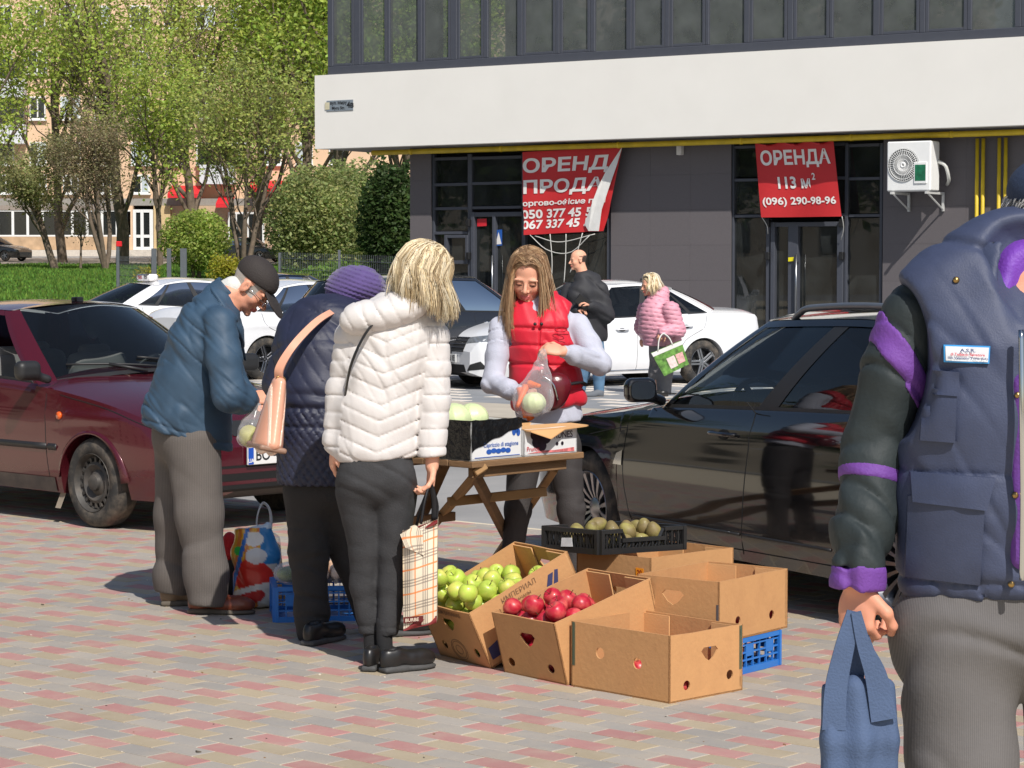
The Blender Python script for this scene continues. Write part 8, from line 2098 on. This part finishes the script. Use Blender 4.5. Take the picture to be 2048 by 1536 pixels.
M_whf = mat('white_film', S(222, 226, 230), .35, trans=.3)
for o_ in (0, .03):
    b_ = MB(); b_.tube(spline([at(512, 1072, 10.7 + o_), at(515, 1030, 10.7 + o_), at(526, 1006, 10.72 + o_), at(540, 1022, 10.72 + o_), at(541, 1060, 10.74 + o_), at(530, 1092, 10.74 + o_)], 24), .016, 8, flat=.25); b_.to(wb_, 'handle', M_whf, True, True)
nt_ = thing('red_net_bag', 'small red net bag tucked behind the brown trousers', 'net bag', tuple(gr(457, 1205)))
f = Fld(.02); f.ell(at(459, 1085, 10.8), (.035, .04, .05)); f.ell(at(457, 1108, 10.8), (.04, .05, .045)); V, F = f.net(.008); part(nt_, 'net', V, F, mat('red_net', S(214, 36, 44), .6, bump=.6, bs=90), True)
f = Fld(.02); f.rbox(at(456, 1160, 10.8), (.05, .05, .1), .01); V, F = f.net(.01); part(nt_, 'dark_base', V, F, M_trim, True)
# crate of eggs
CE = gr(551, 1245); phi = math.radians(8); ae = np.array([math.cos(phi), math.sin(phi), 0]); be = np.array([-math.sin(phi), math.cos(phi), 0])
pcrate('blue plastic crate with egg trays behind the black trousers', CE, ae, be, .46, .34, .155, M_blue)
M_tray = mat('egg_tray_pulp', S(150, 146, 140), .95, var=.15, vs=20, bump=.4, bs=70)
tr = thing('egg_tray', 'grey pulp tray of eggs on the blue crate', 'egg tray', tuple(CE + EZ * .156))
n_ = 40; A_, B_ = np.meshgrid(np.linspace(0, 1, n_), np.linspace(0, 1, n_), indexing='ij'); TO = CE + ae * .14 + be * .02 + EZ * .158
G = TO + A_[..., None] * ae * .3 + B_[..., None] * be * .3 + (.018 + .016 * np.cos(A_ * 2 * math.pi * 6) * np.cos(B_ * 2 * math.pi * 6))[..., None] * EZ; V, F = gridmesh(G); part(tr, 'pulp', V, F, M_tray, True)
EV, EF = lathe([(1e-4, -.028), (.011, -.025), (.018, -.016), (.0215, -.004), (.021, .008), (.016, .021), (.008, .0285), (1e-4, .031)], 12); EM = [mesh('egg', EV, EF, mat('egg_' + nm, c, .5, var=.04, orand=.08), True) for nm, c in (('pale', S(224, 202, 184)), ('tan', S(214, 174, 144)))]
for i in range(6):
    for j in range(6):
        if (i + j) % 5 == 4 and j > 3: continue
        o = put('egg', EM[RND.random() < .45], None, tuple(TO + ae * (.025 + .05 * i) + be * (.025 + .05 * j) + EZ * .044)); o.rotation_euler = (RND.uniform(-.15, .15), RND.uniform(-.15, .15), 0); tag(o, 'hen egg standing in the grey pulp tray', 'egg', 'eggs in the tray')
gb = thing('greens_bag', 'loose clear bag of greens at the end of the egg crate', 'plastic bag', tuple(CE + EZ * .156)); f = Fld(.03); f.ell(CE + ae * .07 + be * .12 + EZ * .20, (.075, .09, .05)); f.post = lambda X, d: d + .007 * folds(X, (1, .4, .6), 70, 161); V, F = f.net(.008, .01); part(gb, 'film', V, F, M_film2, True); f = Fld(.03); f.ell(CE + ae * .07 + be * .12 + EZ * .195, (.06, .075, .036)); V, F = f.net(.01); part(gb, 'greens', V, F, mat('herb_green', S(110, 130, 70), .7, var=.5, vs=30), True)
pcrate('grey slatted crate behind the egg crate', CE + ae * .18 + be * .40, ae, be, .34, .28, .26, mat('grey_crate', S(110, 106, 108), .6), name='plastic_crate')
tu_ = put('tub', mesh('tub', *lathe([(.035, 0), (.042, .075), (.044, .075), (.044, .085), (0, .085)], 20), mat('tub_white', S(214, 210, 220), .35), True), None, tuple(TO + ae * .27 + be * .34 + EZ * .04)); tag(tu_, 'small white lidded plastic tub behind the eggs', 'tub')
# green printed tote of the woman in pink
tt = thing('tote_bag', 'green leaf printed tote held by the woman in pink', 'tote bag', tuple(at(1340, 750, 27.6)))
Yt = 27.6; q = [at(1302, 706, Yt), at(1362, 681, Yt), at(1377, 728, Yt), at(1328, 752, Yt)]
M_lf = mat('leaf_print', S(96, 140, 60), .6, var=.75, vs=26)
f_ = MB(); V = [p_ + np.array([0, -.06, 0]) for p_ in q] + [p_ + np.array([0, .06, 0]) for p_ in q]; f_.add(V, [(3, 2, 1, 0), (4, 5, 6, 7), (1, 2, 6, 5), (2, 3, 7, 6), (3, 0, 4, 7)]); f_.to(tt, 'bag', M_lf, world=True)
def qpatch(name, a0, a1, b0, b1, m, o):
    pp = [((q[0] * (1 - a_) + q[1] * a_) * (1 - b2) + (q[3] * (1 - a_) + q[2] * a_) * b2) + np.array([0, -.06 - o, 0]) for a_, b2 in ((a0, b1), (a1, b1), (a1, b0), (a0, b0))]; part(tt, name, pp, [(0, 1, 2, 3)], m)
M_tw = mat('tote_white', S(224, 222, 216), .6); qpatch('top_band', 0, 1, 0, .16, M_tw, .004); qpatch('label', .34, .62, .42, .86, mat('tote_label', S(226, 206, 200), .6, var=.2, vs=40), .004); qpatch('label', .66, .92, .42, .82, mat('tote_label_red', S(220, 170, 164), .6, var=.4, vs=30), .004)
b_ = MB(); b_.tube(spline([at(1316, 702, Yt - .06), at(1318, 680, Yt - .04), at(1326, 668, Yt), at(1338, 676, Yt - .03), at(1345, 690, Yt - .06)], 14), .02, 6, flat=.4); b_.to(tt, 'handle', M_tw, True, True)
wl_ = MB(); wl_.box(at(1166, 604, 27.42), (.09, .02, .06), (nn(np.array([.8, 0, -.6])), np.array([0, 1., 0]), nn(np.array([.6, 0, .8]))), bev=.008); o = put('wallet', mesh('wallet', wl_.V, wl_.F, M_bsh)); tag(o, 'black wallet in the hand of the bald man', 'wallet')
# blue cloth bag of the man at the right edge
ct_ = thing('cloth_bag', 'dark blue cloth bag hanging from the hand of the man at right', 'tote bag', tuple(at(1715, 1800, 4.66)))
Yk = 4.66; M_bc = cloth('blue_cloth', S(72, 90, 122), .8, var=.1, bs=200)
f = Fld(.02); f.spine([(at(1718, 1375, Yk), (.070, .020)), (at(1718, 1480, Yk), (.074, .030)), (at(1716, 1640, Yk), (.076, .038)), (at(1716, 1780, Yk), (.072, .034))], (1, .1, 0)); f.post = lambda X, d: d + .006 * np.sin((X[:, 0] + .12 * X[:, 2]) * 90 + 2 * np.sin(X[:, 2] * 7)) + .006 * folds(X, (1, .2, .25), 60, 171); V, F = f.net(.0065, .016); part(ct_, 'bag', V, F, M_bc, True)
for pts, w_, o in (([(1706, 1222), (1690, 1290), (1672, 1375), (1668, 1460)], (.012, .019, .022, .024), -.022), ([(1712, 1224), (1728, 1290), (1752, 1352), (1768, 1440)], (.010, .014, .022, .026), -.026), ([(1708, 1226), (1712, 1300), (1706, 1372), (1700, 1430)], (.010, .016, .022, .024), .012), ([(1714, 1226), (1738, 1300), (1768, 1385), (1772, 1440)], (.008, .010, .014, .02), .02)):
    V, F = ribbon(spline([at(u, v, Yk + o) for u, v in pts], 18), w_, (1, 0, 0), .0025); part(ct_, 'strap', V, F, M_bc, True, sharp=40)
